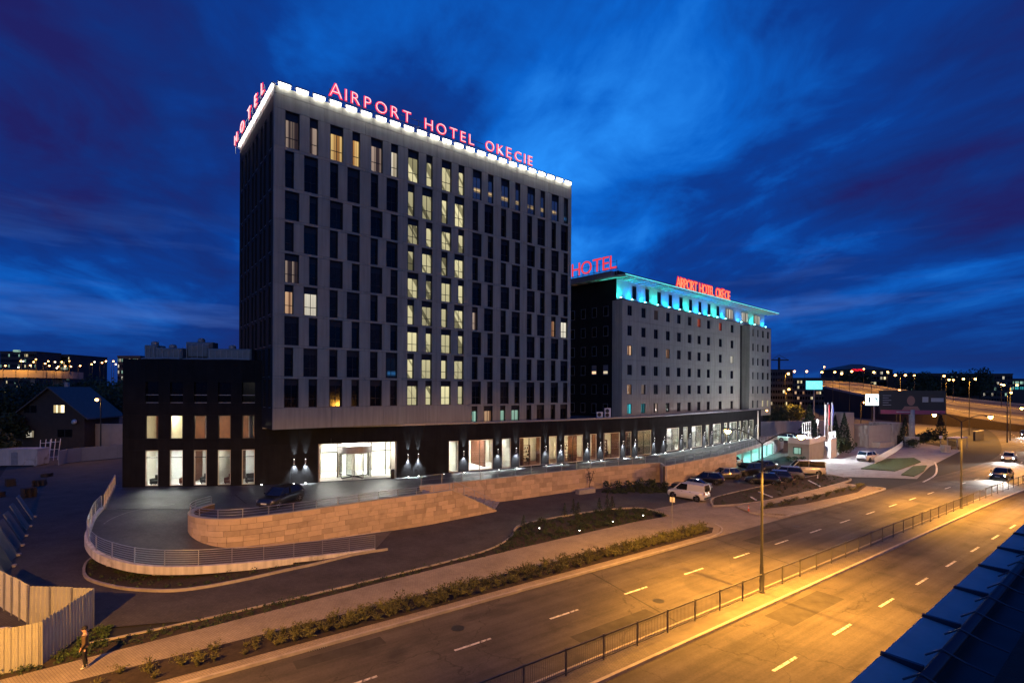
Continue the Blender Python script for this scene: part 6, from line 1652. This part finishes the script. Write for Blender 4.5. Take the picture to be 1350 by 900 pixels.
# pergola-like white posts on the terrace
pg = thing('white_pergola', 'row of white posts with a top rail on the terrace by the flagpoles', 'frame', (54.5, 97.5, ZF), rad(47))
for k in range(5): MB().box(1.5 * k, -0.06, 0, 1.5 * k + 0.12, 0.06, 3.4).build('post', M['white_paint'], pg)
MB().box(0, -0.08, 3.4, 6.12, 0.08, 3.55).build('top_rail', M['white_paint'], pg)
for k, (px, m_) in enumerate(((1087, 'flag_white'), (1091.5, 'flag_red'), (1096.5, 'flag_blue'))):
    b_ = at(px, 583, 97); t = thing('flagpole', ['white flagpole with a pale flag beside the steps', 'white flagpole with a red flag between the other two', 'white flagpole with a dark blue flag nearest the conifers'][k], 'flagpole', (b_.x, b_.y, 0), 0)
    top = at(px, 531, 97).z
    MB().lathe([(0.09, 0), (0.05, top), (0.08, top + 0.02), (0.0, top + 0.14)], 10).build('pole', M['white_paint'], t, True)
    f = MB()
    for i in range(8):
        for j in range(3): f.v.append((0.08 + 0.12 * j + 0.02 * math.sin(i), 0.07 * math.sin(i * 0.9 + j), top - 0.3 - i * 0.55))
    for i in range(7):
        for j in range(2): a = i * 3 + j; f.face(a, a + 1, a + 4, a + 3)
    f.build('flag', M[m_], t, True)
conifer(at(1067, 570, 112) * Vector((1, 1, 0)), 9.0, 2.7, 'broad dark conifer behind the gate block', 1500, 0.32, None, 31)
conifer(at(1101, 575, 108) * Vector((1, 1, 0)), 6.8, 1.5, 'slim dark conifer right of the flagpoles', 900, 0.22, None, 32)
conifer(at(1113, 575, 106) * Vector((1, 1, 0)), 7.4, 1.7, 'taller slim dark conifer next to the grey annex wall', 900, 0.22, None, 33)
conifer(at(1193, 585, 112) * Vector((1, 1, 0)), 6.2, 1.5, 'narrow conifer beside the large billboard pillar', 900, 0.2, None, 34)
conifer(at(1240, 585, 118) * Vector((1, 1, 0)), 6.8, 1.8, 'pointed conifer behind the bus shelter', 900, 0.22, None, 35)
BG = [shrub_mesh(120 + k, 1.6, 2.4, 420, 0.2, 'leaf_dark') for k in range(3)]
for px, py, d in ((1222, 583, 116), (1231, 583, 119), (1213, 585, 114), (1204, 590, 108), (1118, 596, 98), (1108, 600, 96)):
    q = at(px, py, d); shrub((q.x, q.y, 0), random.choice(BG), 'large rounded dark bush between the billboard and the bus shelter' if px > 1200 else 'large dark bush beside the pale steps', 'large bushes by the billboard' if px > 1200 else 'bushes by the pale steps', random.uniform(0.9, 1.3))
# low grey service building
an = thing('service_building', 'low grey flat roofed service building with an open dark top', 'building', (74.5, 108.5, 0), rad(24))
MB().box(0, 0, 0, 7.6, 0.3, 4.6).box(0, 0.3, 0, 0.3, 5, 4.6).box(0.3, 4.7, 0, 12, 5, 4.6).build('wall', M['plaster'], an)
MB().box(7.62, -0.25, 0, 12.2, 4.69, 4.9).build('block', M['concrete'], an)
MB().box(0.31, 0.31, 3.2, 7.6, 4.69, 3.4).build('roof', M['roofing'], an)
MB().box(-2.8, 3.0, 0, -0.02, 6.4, 7.2).build('stair_tower', M['plaster'], an)
MB().box(9.3, -0.33, 0, 10.3, -0.251, 2.3).build('door', M['trim'], an)
MB().box(1, -1.6, 0, 6, -0.02, 1.1).build('ramp_wall', M['sandstone_cap'], an)
# curved white fence
wf = thing('white_fence', 'curved low white picket fence around the lit paving', 'fence')
wp = Path([up(1191, 583), up(1190, 588), up(1180, 596), up(1168, 603), up(1153, 612)], 4)
pk = MB().box(-0.06, -0.03, 0, 0.06, 0.03, 1.1).mesh('picket', M['white_paint']); s = 0.2
while s < wp.len: inst(pk, 'picket', wf, wp.pt(s), wp.ang(s)); s += 0.35
for z_ in (0.35, 0.9): MB().tube([wp.pt(q, -0.04, z_) for q in wp.stations(0, wp.len, 1)], 0.04, 5).build('rail', M['white_paint'], wf)
wf2 = thing('white_fence', 'short low white picket fence beside the pale steps', 'fence')
wp = Path([up(1104, 600), up(1124, 588)], 1); s = 0
while s < wp.len: inst(pk, 'picket', wf2, wp.pt(s), wp.ang(s)); s += 0.6
MB().tube([wp.pt(0, 0, 0.95), wp.pt(wp.len, 0, 0.95)], 0.05, 6).build('rail', M['white_paint'], wf2)
# billboards
q = at(1202, 590, 110); bb = thing('billboard', 'large dark and magenta billboard on a thick single pillar', 'billboard', (q.x, q.y, 0), rad(-12))
zb, zt = at(1202, 546, 110).z, at(1202, 514.5, 110).z
MB().lathe([(0.55, 0), (0.5, zb + 1)], 16).build('pillar', M['concrete'], bb, True)
MB().bevbox(-1.0, -0.9, 0, 1.0, 0.9, 2.2, 0.05).build('base', M['concrete'], bb)
MB().box(-6.1, -0.25, zb, 6.1, 0.35, zt).build('casing', M['trim'], bb)
MB().box(-6.0, -0.262, zb + 0.9, 6.0, -0.251, zt - 0.1).build('poster', M['poster_dark'], bb)
MB().box(-6.0, -0.262, zb + 0.08, 6.0, -0.251, zb + 0.899).build('poster_band', M['poster_pink'], bb)
o = MB().lathe([(0.0, 0), (0.5, 0.1), (0.62, 0.5), (0.55, 1.0), (0.62, 1.25), (1.3, 1.5), (1.6, 2.4)][::1], 20).mesh('portrait', M['poster_skin'])
fg = MB(); cxs, czs = -0.3, zb + 2.9
fg.poly([(cxs + 0.75 * math.cos(a * math.pi / 12), -0.268, czs + 1.0 * math.sin(a * math.pi / 12)) for a in range(24)]); fg.build('portrait_shape', M['poster_skin'], bb)
MB().poly([(cxs - 1.7, -0.266, zb + 0.91), (cxs + 1.7, -0.266, zb + 0.91), (cxs + 1.2, -0.266, zb + 1.7), (cxs - 1.2, -0.266, zb + 1.7)]).build('portrait_shape', M['poster_skin'], bb)
for x0, x1, z0, z1, mm in ((1.8, 2.9, 2.6, 3.7, 'poster_ink'), (3.4, 5.7, 2.7, 3.5, 'poster_ink')): MB().box(x0, -0.27, zb + z0, x1, -0.263, zb + z1).build('poster_print', M[mm], bb)
for k in range(5): MB().box(-5.6, -0.27, zb + 3.9 - 0.5 * k, -4.0 - (k % 2) * 0.5, -0.263, zb + 4.02 - 0.5 * k).build('poster_print', M['poster_ink'], bb)
MB().box(-3.0, -0.27, zb + 0.4, 0.4, -0.263, zb + 0.6).build('poster_print', M['poster_ink'], bb)
def lit_board(label, px0, px1, py0, py1, d, pyb, m_, marks):
    c = at((px0 + px1) / 2, pyb, d); t = thing('billboard', label, 'billboard', (c.x, c.y, 0), rad(-8)); w = (px1 - px0) / F * d; z0, z1 = at(px0, py1, d).z, at(px0, py0, d).z
    MB().lathe([(0.2, 0), (0.18, z0)], 10).build('pillar', M['galv'], t); MB().box(-w / 2 - 0.1, -0.1, z0 - 0.1, w / 2 + 0.1, 0.3, z1 + 0.1).build('casing', M['trim'], t)
    MB().box(-w / 2, -0.112, z0, w / 2, -0.101, z1).build('screen', M[m_], t)
    if marks:
        for x, zz, ww, hh in ((-0.28, 0.5, 0.10, 0.5), (0.08, 0.62, 0.18, 0.12), (0.15, 0.45, 0.07, 0.4), (0.3, 0.3, 0.12, 0.1)): MB().box((x - ww / 2) * w, -0.12, z0 + (zz - hh / 2) * (z1 - z0), (x + ww / 2) * w, -0.113, z0 + (zz + hh / 2) * (z1 - z0)).build('screen_print', M['trim'], t)
lit_board('glowing white advertising screen on a thin pole beside the large billboard', 1141.5, 1163, 519.5, 534, 128, 552, 'screen_white', True)
lit_board('small glowing cyan advertising screen far beyond the flagpoles', 1063, 1083, 502, 513, 190, 540, 'screen_cyan', False)
# bus shelter
q = up(1262, 592); bs = thing('bus_shelter', 'small glazed bus shelter with a flat roof by the bend', 'bus shelter', q, rad(28))
MB().box(-2.2, -0.9, 2.35, 2.2, 0.9, 2.5).build('roof', M['white_paint'], bs)
for x in (-2.1, 2.1):
    for y in (-0.8, 0.8): MB().box(x - 0.05, y - 0.05, 0, x + 0.05, y + 0.05, 2.35).build('post', M['galv'], bs)
MB().box(-2.05, 0.78, 0.2, 2.05, 0.82, 2.3).build('rear_glass', M['clear_glass'], bs)
MB().box(-1.5, 0.2, 0.42, 1.5, 0.6, 0.48).box(-1.4, 0.3, 0, -1.3, 0.5, 0.42).box(1.3, 0.3, 0, 1.4, 0.5, 0.42).build('bench', M['wood'], bs)
bx = MB().box(-3.4, -0.2, 0, 3.4, 0.2, 2.2).build('dark_wall', M['house_wall']); q = up(1290, 580); bx.location = q; bx.rotation_euler = (0, 0, rad(35)); tag(bx, 'long dark low wall behind the bus shelter', 'wall')
MB().box(-3.5, -0.26, 2.2, 3.5, 0.26, 2.3).build('coping', M['concrete'], bx)
kb = MB().bevbox(-0.6, -0.5, 0, 0.6, 0.5, 1.3, 0.05).build('utility_cabinet', M['plaster']); q = up(1247, 596); kb.location = q; tag(kb, 'squat grey utility cabinet beside the bus shelter', 'cabinet')
MB().box(-0.62, -0.52, 1.3, 0.62, 0.52, 1.36).build('lid', M['concrete'], kb); MB().box(-0.25, -0.51, 0.2, 0.25, -0.501, 1.1).build('door', M['galv'], kb)
# long pale wall behind the conifers
lw = MB().box(-11, 0, 0, 11, 0.4, 4.2).build('yard_wall', M['plaster']); q = at(1047, 560, 128); lw.location = (q.x, q.y, 0); lw.rotation_euler = (0, 0, rad(20)); tag(lw, 'long pale blue grey wall behind the hotel annex', 'wall')
MB().box(-11.1, -0.05, 4.2, 11.1, 0.45, 4.35).build('coping', M['concrete'], lw)
lampp = thing('gate_lamp', 'slim pale lamp column at the podium end', 'street lamp', at(999, 590, 100) * Vector((1, 1, 0)) + Vector((0, 0, ZF)), rad(10))
MB().lathe([(0.14, 0), (0.10, 5.6)], 10).build('pole', M['cream'], lampp)
MB().tube([(0, 0, 5.6), (0.8, 0, 5.9), (1.6, 0, 5.8)], 0.05, 6).build('arm', M['pole'], lampp); lamp_head(lampp, (1.8, 0, 5.75), 0, 0.05, 'lamp_far', 1.0)

# ------------------------------------------------------------------ far side: viaduct, buildings, lamps, trees
va = thing('embankment_road', 'orange lit highway embankment rising behind the billboards', 'road')
ne = [at(*q) for q in ((1086, 511, 262), (1130, 521, 228), (1170, 529, 205), (1215, 539, 185), (1270, 549, 170), (1360, 562, 150), (1480, 575, 140))]
fe_a = [at(*q) for q in ((1078, 503, 310), (1130, 506, 285), (1170, 512, 268), (1215, 519, 256), (1270, 526, 246), (1360, 535, 236), (1480, 545, 225))]
pn, pf = Path(ne, 5), Path(fe_a, 5)
m = MB(); nq = 8
for a, b in zip(pn.p, pf.p):
    for k in range(nq + 1): q = a.lerp(b, k / nq); m.v.append((q.x, q.y, max(q.z, 0.1)))
for i in range(len(pn.p) - 1):
    for k in range(nq): c = i * (nq + 1) + k; m.face(c, c + nq + 1, c + nq + 2, c + 1)
m.build('deck', M['asphalt_worn'], va, True)
m = MB()
for p in pn.p: m.v += [(p.x, p.y, -0.1), (p.x, p.y, max(p.z, 0.1) - 0.003)]
for i in range(len(pn.p) - 1): m.face(2 * i, 2 * i + 2, 2 * i + 3, 2 * i + 1)
m.build('retaining_wall', M['soil'], va)
for q_, nm in ((0.02, 'parapet'), (0.5, 'crash_barrier'), (0.97, 'parapet')):
    pp = Path([a.lerp(b, q_) for a, b in zip(pn.p, pf.p)]); pp.wall(MB(), 0, pp.len, 0.01, 0.9, 0, 0.3, 6, True).build(nm, M['viaduct'], va)
for q_ in (0.25, 0.75):
    pp = Path([a.lerp(b, q_) for a, b in zip(pn.p, pf.p)]); pp.wall(MB(), 0, pp.len, 0.02, 0.05, 0, 0.5, 6, True).build('lane_line', M['marking'], va)
for k in range(7):
    for q_ in (0.25, 0.72):
        i = min(len(pn.p) - 1, int(len(pn.p) * (0.06 + 0.14 * k))); p = pn.p[i].lerp(pf.p[i], q_)
        spot('road_light', va, (p.x, p.y, p.z + 9), (0, 0, -1), 14000, SOD, 160, 0.3, 0.3)
        if q_ > 0.5: MB().use(M['pole']).lathe([(0.12, -9.3), (0.08, 0)], 8).use(M['lamp_far']).lathe([(0.05, -0.3), (0.4, 0), (0.3, 0.25), (0.05, 0.35)], 10).build('road_lamp', None, va, loc=(p.x, p.y, p.z + 9.4))
vl = thing('viaduct', 'distant orange lit viaduct on the far left skyline', 'viaduct')
vp2 = Path([at(-30, 491, 230), at(20, 491, 235), at(70, 492, 245), at(110, 494, 260)], 4)
vp2.wall(MB(), 0, vp2.len, -2.2, 0.0, 0, 10, 6, True).build('deck', M['viaduct'], vl); vp2.wall(MB(), 0, vp2.len, 0.001, 1.2, 0, 0.3, 6, True).build('parapet', M['viaduct'], vl)
s = 5
while s < vp2.len: p = vp2.pt(s, 5); MB().box(-0.7, -3, 0, 0.7, 3, p.z - 2.21).build('pier', M['viaduct'], vl, loc=(p.x, p.y, 0), rot=(0, 0, vp2.ang(s))); s += 14
for k in range(3): p = vp2.pt(vp2.len * (0.15 + 0.33 * k), 0); point('viaduct_light', vl, (p.x, p.y - 6, p.z + 6), 9000, SOD, 0.4); MB().use(M['pole']).lathe([(0.1, -6), (0.08, 0)], 8).use(M['lamp_far']).lathe([(0.25, 0), (0.3, 0.15), (0.1, 0.3)], 10).build('deck_lamp', None, vl, loc=(p.x, p.y + 0.2, p.z + 6.2))
# far buildings with windows
def far_block(label, px0, px1, py0, d, rows_, cols, lit, rz=0.0, roof=None, depth=18, litm=('lit_office',), pyf=None, floor_h=3.4, m_='far_dark', top_gap=1.2):
    a, b = at(px0, py0, d), at(px1, py0, d); w = b.x - a.x; H_ = a.z
    t = thing('far_building', label, 'building', ((a.x + b.x) / 2, d, 0), rz)
    MB().box(-w / 2, 0, 0, w / 2, depth, H_).build('wall', M[m_], t)
    ww, wh = w / cols * 0.72, floor_h * 0.5
    fm = MB().box(-ww / 2 - 0.1, -0.08, -0.1, ww / 2 + 0.1, 0, wh + 0.1).mesh('window', M['frame']); pms = {}
    rng = random.Random(int(px0 * 7 + d))
    for r in range(rows_):
        for c in range(cols):
            x = -w / 2 + w * (c + 0.5) / cols; z_ = H_ - top_gap - r * floor_h - wh
            if z_ < 0.5: continue
            o = inst(fm, 'window', t, (x, 0, z_)); pn = rng.choice(litm) if rng.random() < lit else 'dark_pane'
            if pn not in pms: pms[pn] = MB().poly([(-ww / 2, -0.09, 0), (ww / 2, -0.09, 0), (ww / 2, -0.09, wh), (-ww / 2, -0.09, wh)]).mesh('pane', M[pn])
            inst(pms[pn], 'pane', o)
    if roof:
        r = MB(); r.v += [(-w / 2 - 1, -1, H_), (w / 2 + 1, -1, H_), (w / 2 + 1, depth + 1, H_), (-w / 2 - 1, depth + 1, H_), (-w * 0.1, depth / 2, H_ + roof), (w * 0.1, depth / 2, H_ + roof)]
        r.face(0, 1, 5, 4); r.face(1, 2, 5); r.face(2, 3, 4, 5); r.face(3, 0, 4); r.build('roof', M['roof_tile'], t)
    else: MB().box(-w / 2 - 0.2, -0.2, H_, w / 2 + 0.2, depth + 0.2, H_ + 0.6).build('roof', M['far_dark'], t)
    return t
far_block('hip roofed far building with lit office windows behind the viaduct', 1105, 1180, 487, 340, 6, 16, 0.28, 0.1, 4, litm=('lit_office', 'lit_pale'))
far_block('long dark far office slab with dim window bands under the trees', 1196, 1332, 493, 320, 6, 40, 0.16, -0.05, litm=('lit_mint', 'lit_pale', 'lit_blue'))
far_block('far right building with a bright turquoise window strip', 1325, 1400, 500, 330, 2, 12, 0.85, 0.0, litm=('lit_mint', 'lit_cyan'))
far_block('dark far block right of the annex', 1012, 1045, 488, 300, 6, 10, 0.12, 0.0, litm=('lit_office',))
far_block('low far building with scattered lit windows beyond the cyan screen', 1040, 1104, 499, 330, 6, 18, 0.18, 0.0, litm=('lit_office', 'lit_warm'))
far_block('dark far office block with a green roof sign on the left skyline', 0, 48, 464, 330, 8, 18, 0.14, 0.0, litm=('lit_office', 'lit_mint'))
far_block('lit far office slab beside the green roof sign', 38, 92, 468, 350, 7, 26, 0.45, 0.0, litm=('lit_mint', 'lit_office', 'lit_pale'))
far_block('small dark far block on the left skyline beside the lit slab', 98, 116, 470, 380, 7, 4, 0.1, 0.0)
far_block('far block with pale lit top behind the black wing roof', 155, 185, 470, 300, 6, 12, 0.4, 0.0, litm=('lit_mint', 'lit_pale'))
q = at(22, 462.5, 325); gs = MB().lathe([(1.6, 0), (1.9, 0.5), (1.6, 1.2)], 14).build('roof_sign', M['lit_mint']); gs.location = q - Vector((0, 0, 0.6)); tag(gs, 'round green glowing sign on the far left office block', 'sign')
rd_ = MB().box(-4, -0.3, 0, 4, 0.3, 1.4).build('roof_sign', M['red_glow']); q = at(1131, 489, 336); rd_.location = q; tag(rd_, 'small red glowing sign on the hip roofed far building', 'sign')
MB().box(-4, 0.3, -1, 4, 0.5, 1.6).build('sign_frame', M['far_dark'], rd_); MB().box(-1.2, -0.5, -1.5, 1.2, 0.5, -0.4).build('sign_frame', M['far_dark'], gs)
LG = 'distant street lamps on the right'
for px, py, d, dbl in ((1035, 491, 150, 0), (1036, 511.5, 150, 0), (1081, 489, 230, 0), (1098, 489, 240, 0), (1107, 491, 240, 0), (1120, 488, 210, 0), (1149, 489, 200, 0), (1061, 488, 250, 0), (1045, 488, 260, 0), (1187, 493, 165, 1), (1182, 513, 160, 0), (1241, 494, 170, 0), (1247, 499, 150, 0), (1278, 498, 140, 1), (1332, 506, 125, 1), (1328, 516, 120, 0), (1135, 529, 140, 0)):
    simple_lamp('distant orange street lamp beyond the bend' if not dbl else 'distant double orange street lamp beyond the bend', px, py, d, 0, 1.6 if dbl else 0.9, 1, 16000 if d < 175 else 0, LG, SOD, bool(dbl), 1.9 * d / 160)
for k, (px, py, d) in enumerate(((28, 475, 240), (37, 480.5, 220), (42, 476, 260), (61, 475, 230), (70, 476, 240), (79, 476, 250), (62, 481, 210), (74, 482, 220), (72, 484, 210), (83, 481.5, 215), (57, 478, 240), (4, 481, 200), (21, 483, 190), (91, 482, 250), (103, 481, 230), (118, 479, 220), (122, 476, 230), (132, 477, 240), (137, 475, 230), (147, 475, 250), (150, 479, 230), (25, 475, 250))):
    simple_lamp('distant orange street lamp on the left skyline', px, py, d, 0, 0.9, 1, 0, 'distant street lamps on the left', SOD, False, 1.3 * d / 160, 'lamp_far' if k % 4 else 'lamp_farwhite')
for k, (px, py, d, h, r) in enumerate(((1205, 520, 308, 23, 10), (1222, 520, 312, 22, 10), (1237, 520, 314, 21, 9), (1262, 520, 308, 23, 10), (1280, 520, 305, 26, 12), (1292, 520, 310, 24, 10), (1117, 520, 335, 26, 9), (1135, 520, 334, 25, 9))):
    q = at(px, py, d); tree((q.x, q.y, 0), h, r, 'dark tree on the far right skyline before the office slab', k + 60, 'leaf_dark', 1600, 'dark trees on the right skyline', 0.7)
for k, (px, py, d) in enumerate(((1030, 560, 140), (1042, 555, 150), (1022, 560, 135))):
    q = at(px, py, d); tree((q.x, q.y, 0), 7.5, 4.5, 'low dark tree beyond the long pale wall', k + 90, 'leaf_dark', 1400, 'dark trees beyond the pale wall', 0.3)
# construction crane
q = at(1027, 500, 330); cr = thing('tower_crane', 'thin construction crane silhouette right of the annex', 'crane', (q.x, q.y, 0))
zt = at(1027, 471, 330).z; MB().box(-0.5, -0.5, 0, 0.5, 0.5, zt).build('mast', M['far_dark'], cr); MB().box(-5, -0.3, zt - 2, 6, 0.3, zt - 1.3).build('jib', M['far_dark'], cr); MB().bar((0, 0, zt + 1.5), (5.5, 0, zt - 1.4), 0.2).bar((0, 0, zt + 1.5), (-4.5, 0, zt - 1.4), 0.2).build('tie', M['far_dark'], cr)

# ------------------------------------------------------------------ roof edge the camera stands on
RZ = 9.7
e0, e1 = up(1120, 900, RZ), up(1350, 690, RZ)
er = e1 - e0; er.z = 0; er.normalize(); en = Vector((er.y, -er.x, 0)); ea = math.atan2(er.y, er.x)
org = e0 - er * 3.0
roof = thing('own_roof', 'dark flat roof edge with blue grey metal capping sheets in the foreground', 'roof', (org.x, org.y, 0), ea)
# local x along the edge, local -y away from the street
LEN = 26
MB().box(0, -9, 0.0, LEN, -0.06, RZ - 0.16).build('facade', M['house_wall'], roof)
cwid = 0.30
k = 0; x = 0.0
while x < LEN:
    w = 1.24
    o = MB(); o.v += [(x, 0.0, RZ), (x + w - 0.004, 0.0, RZ), (x + w - 0.004, -cwid, RZ - 0.03), (x, -cwid, RZ - 0.03), (x, 0.0, RZ - 0.15), (x + w - 0.004, 0.0, RZ - 0.15)]
    o.face(3, 2, 1, 0); o.face(0, 1, 5, 4); o.build('capping_sheet', M['flashing'], roof)
    s_ = MB().box(x - 0.018, -cwid, RZ - 0.03, x + 0.018, 0.002, RZ + 0.028).build('seam', M['pipe'], roof)
    x += w
MB().tube([(0, -cwid - 0.06, RZ + 0.02), (LEN, -cwid - 0.06, RZ + 0.02)], 0.045, 14).build('cable_pipe', M['pipe'], roof, True)
MB().box(0, -cwid - 0.40, RZ - 0.2, LEN, -cwid - 0.005, RZ - 0.08).build('gutter', M['black'], roof)
x = 0.3
while x < LEN: MB().tube([(x, -cwid + 0.06, RZ + 0.0), (x + 0.02, -cwid - 0.05, RZ + 0.085), (x + 0.05, -cwid - 0.2, RZ + 0.02), (x + 0.07, -cwid - 0.38, RZ - 0.02)], 0.009, 6).build('clamp_wire', M['pipe'], roof); x += 0.62
MB().box(0, -9, RZ - 0.22, LEN, -cwid - 0.38, RZ - 0.04).build('roofing_felt', M['bitumen'], roof)
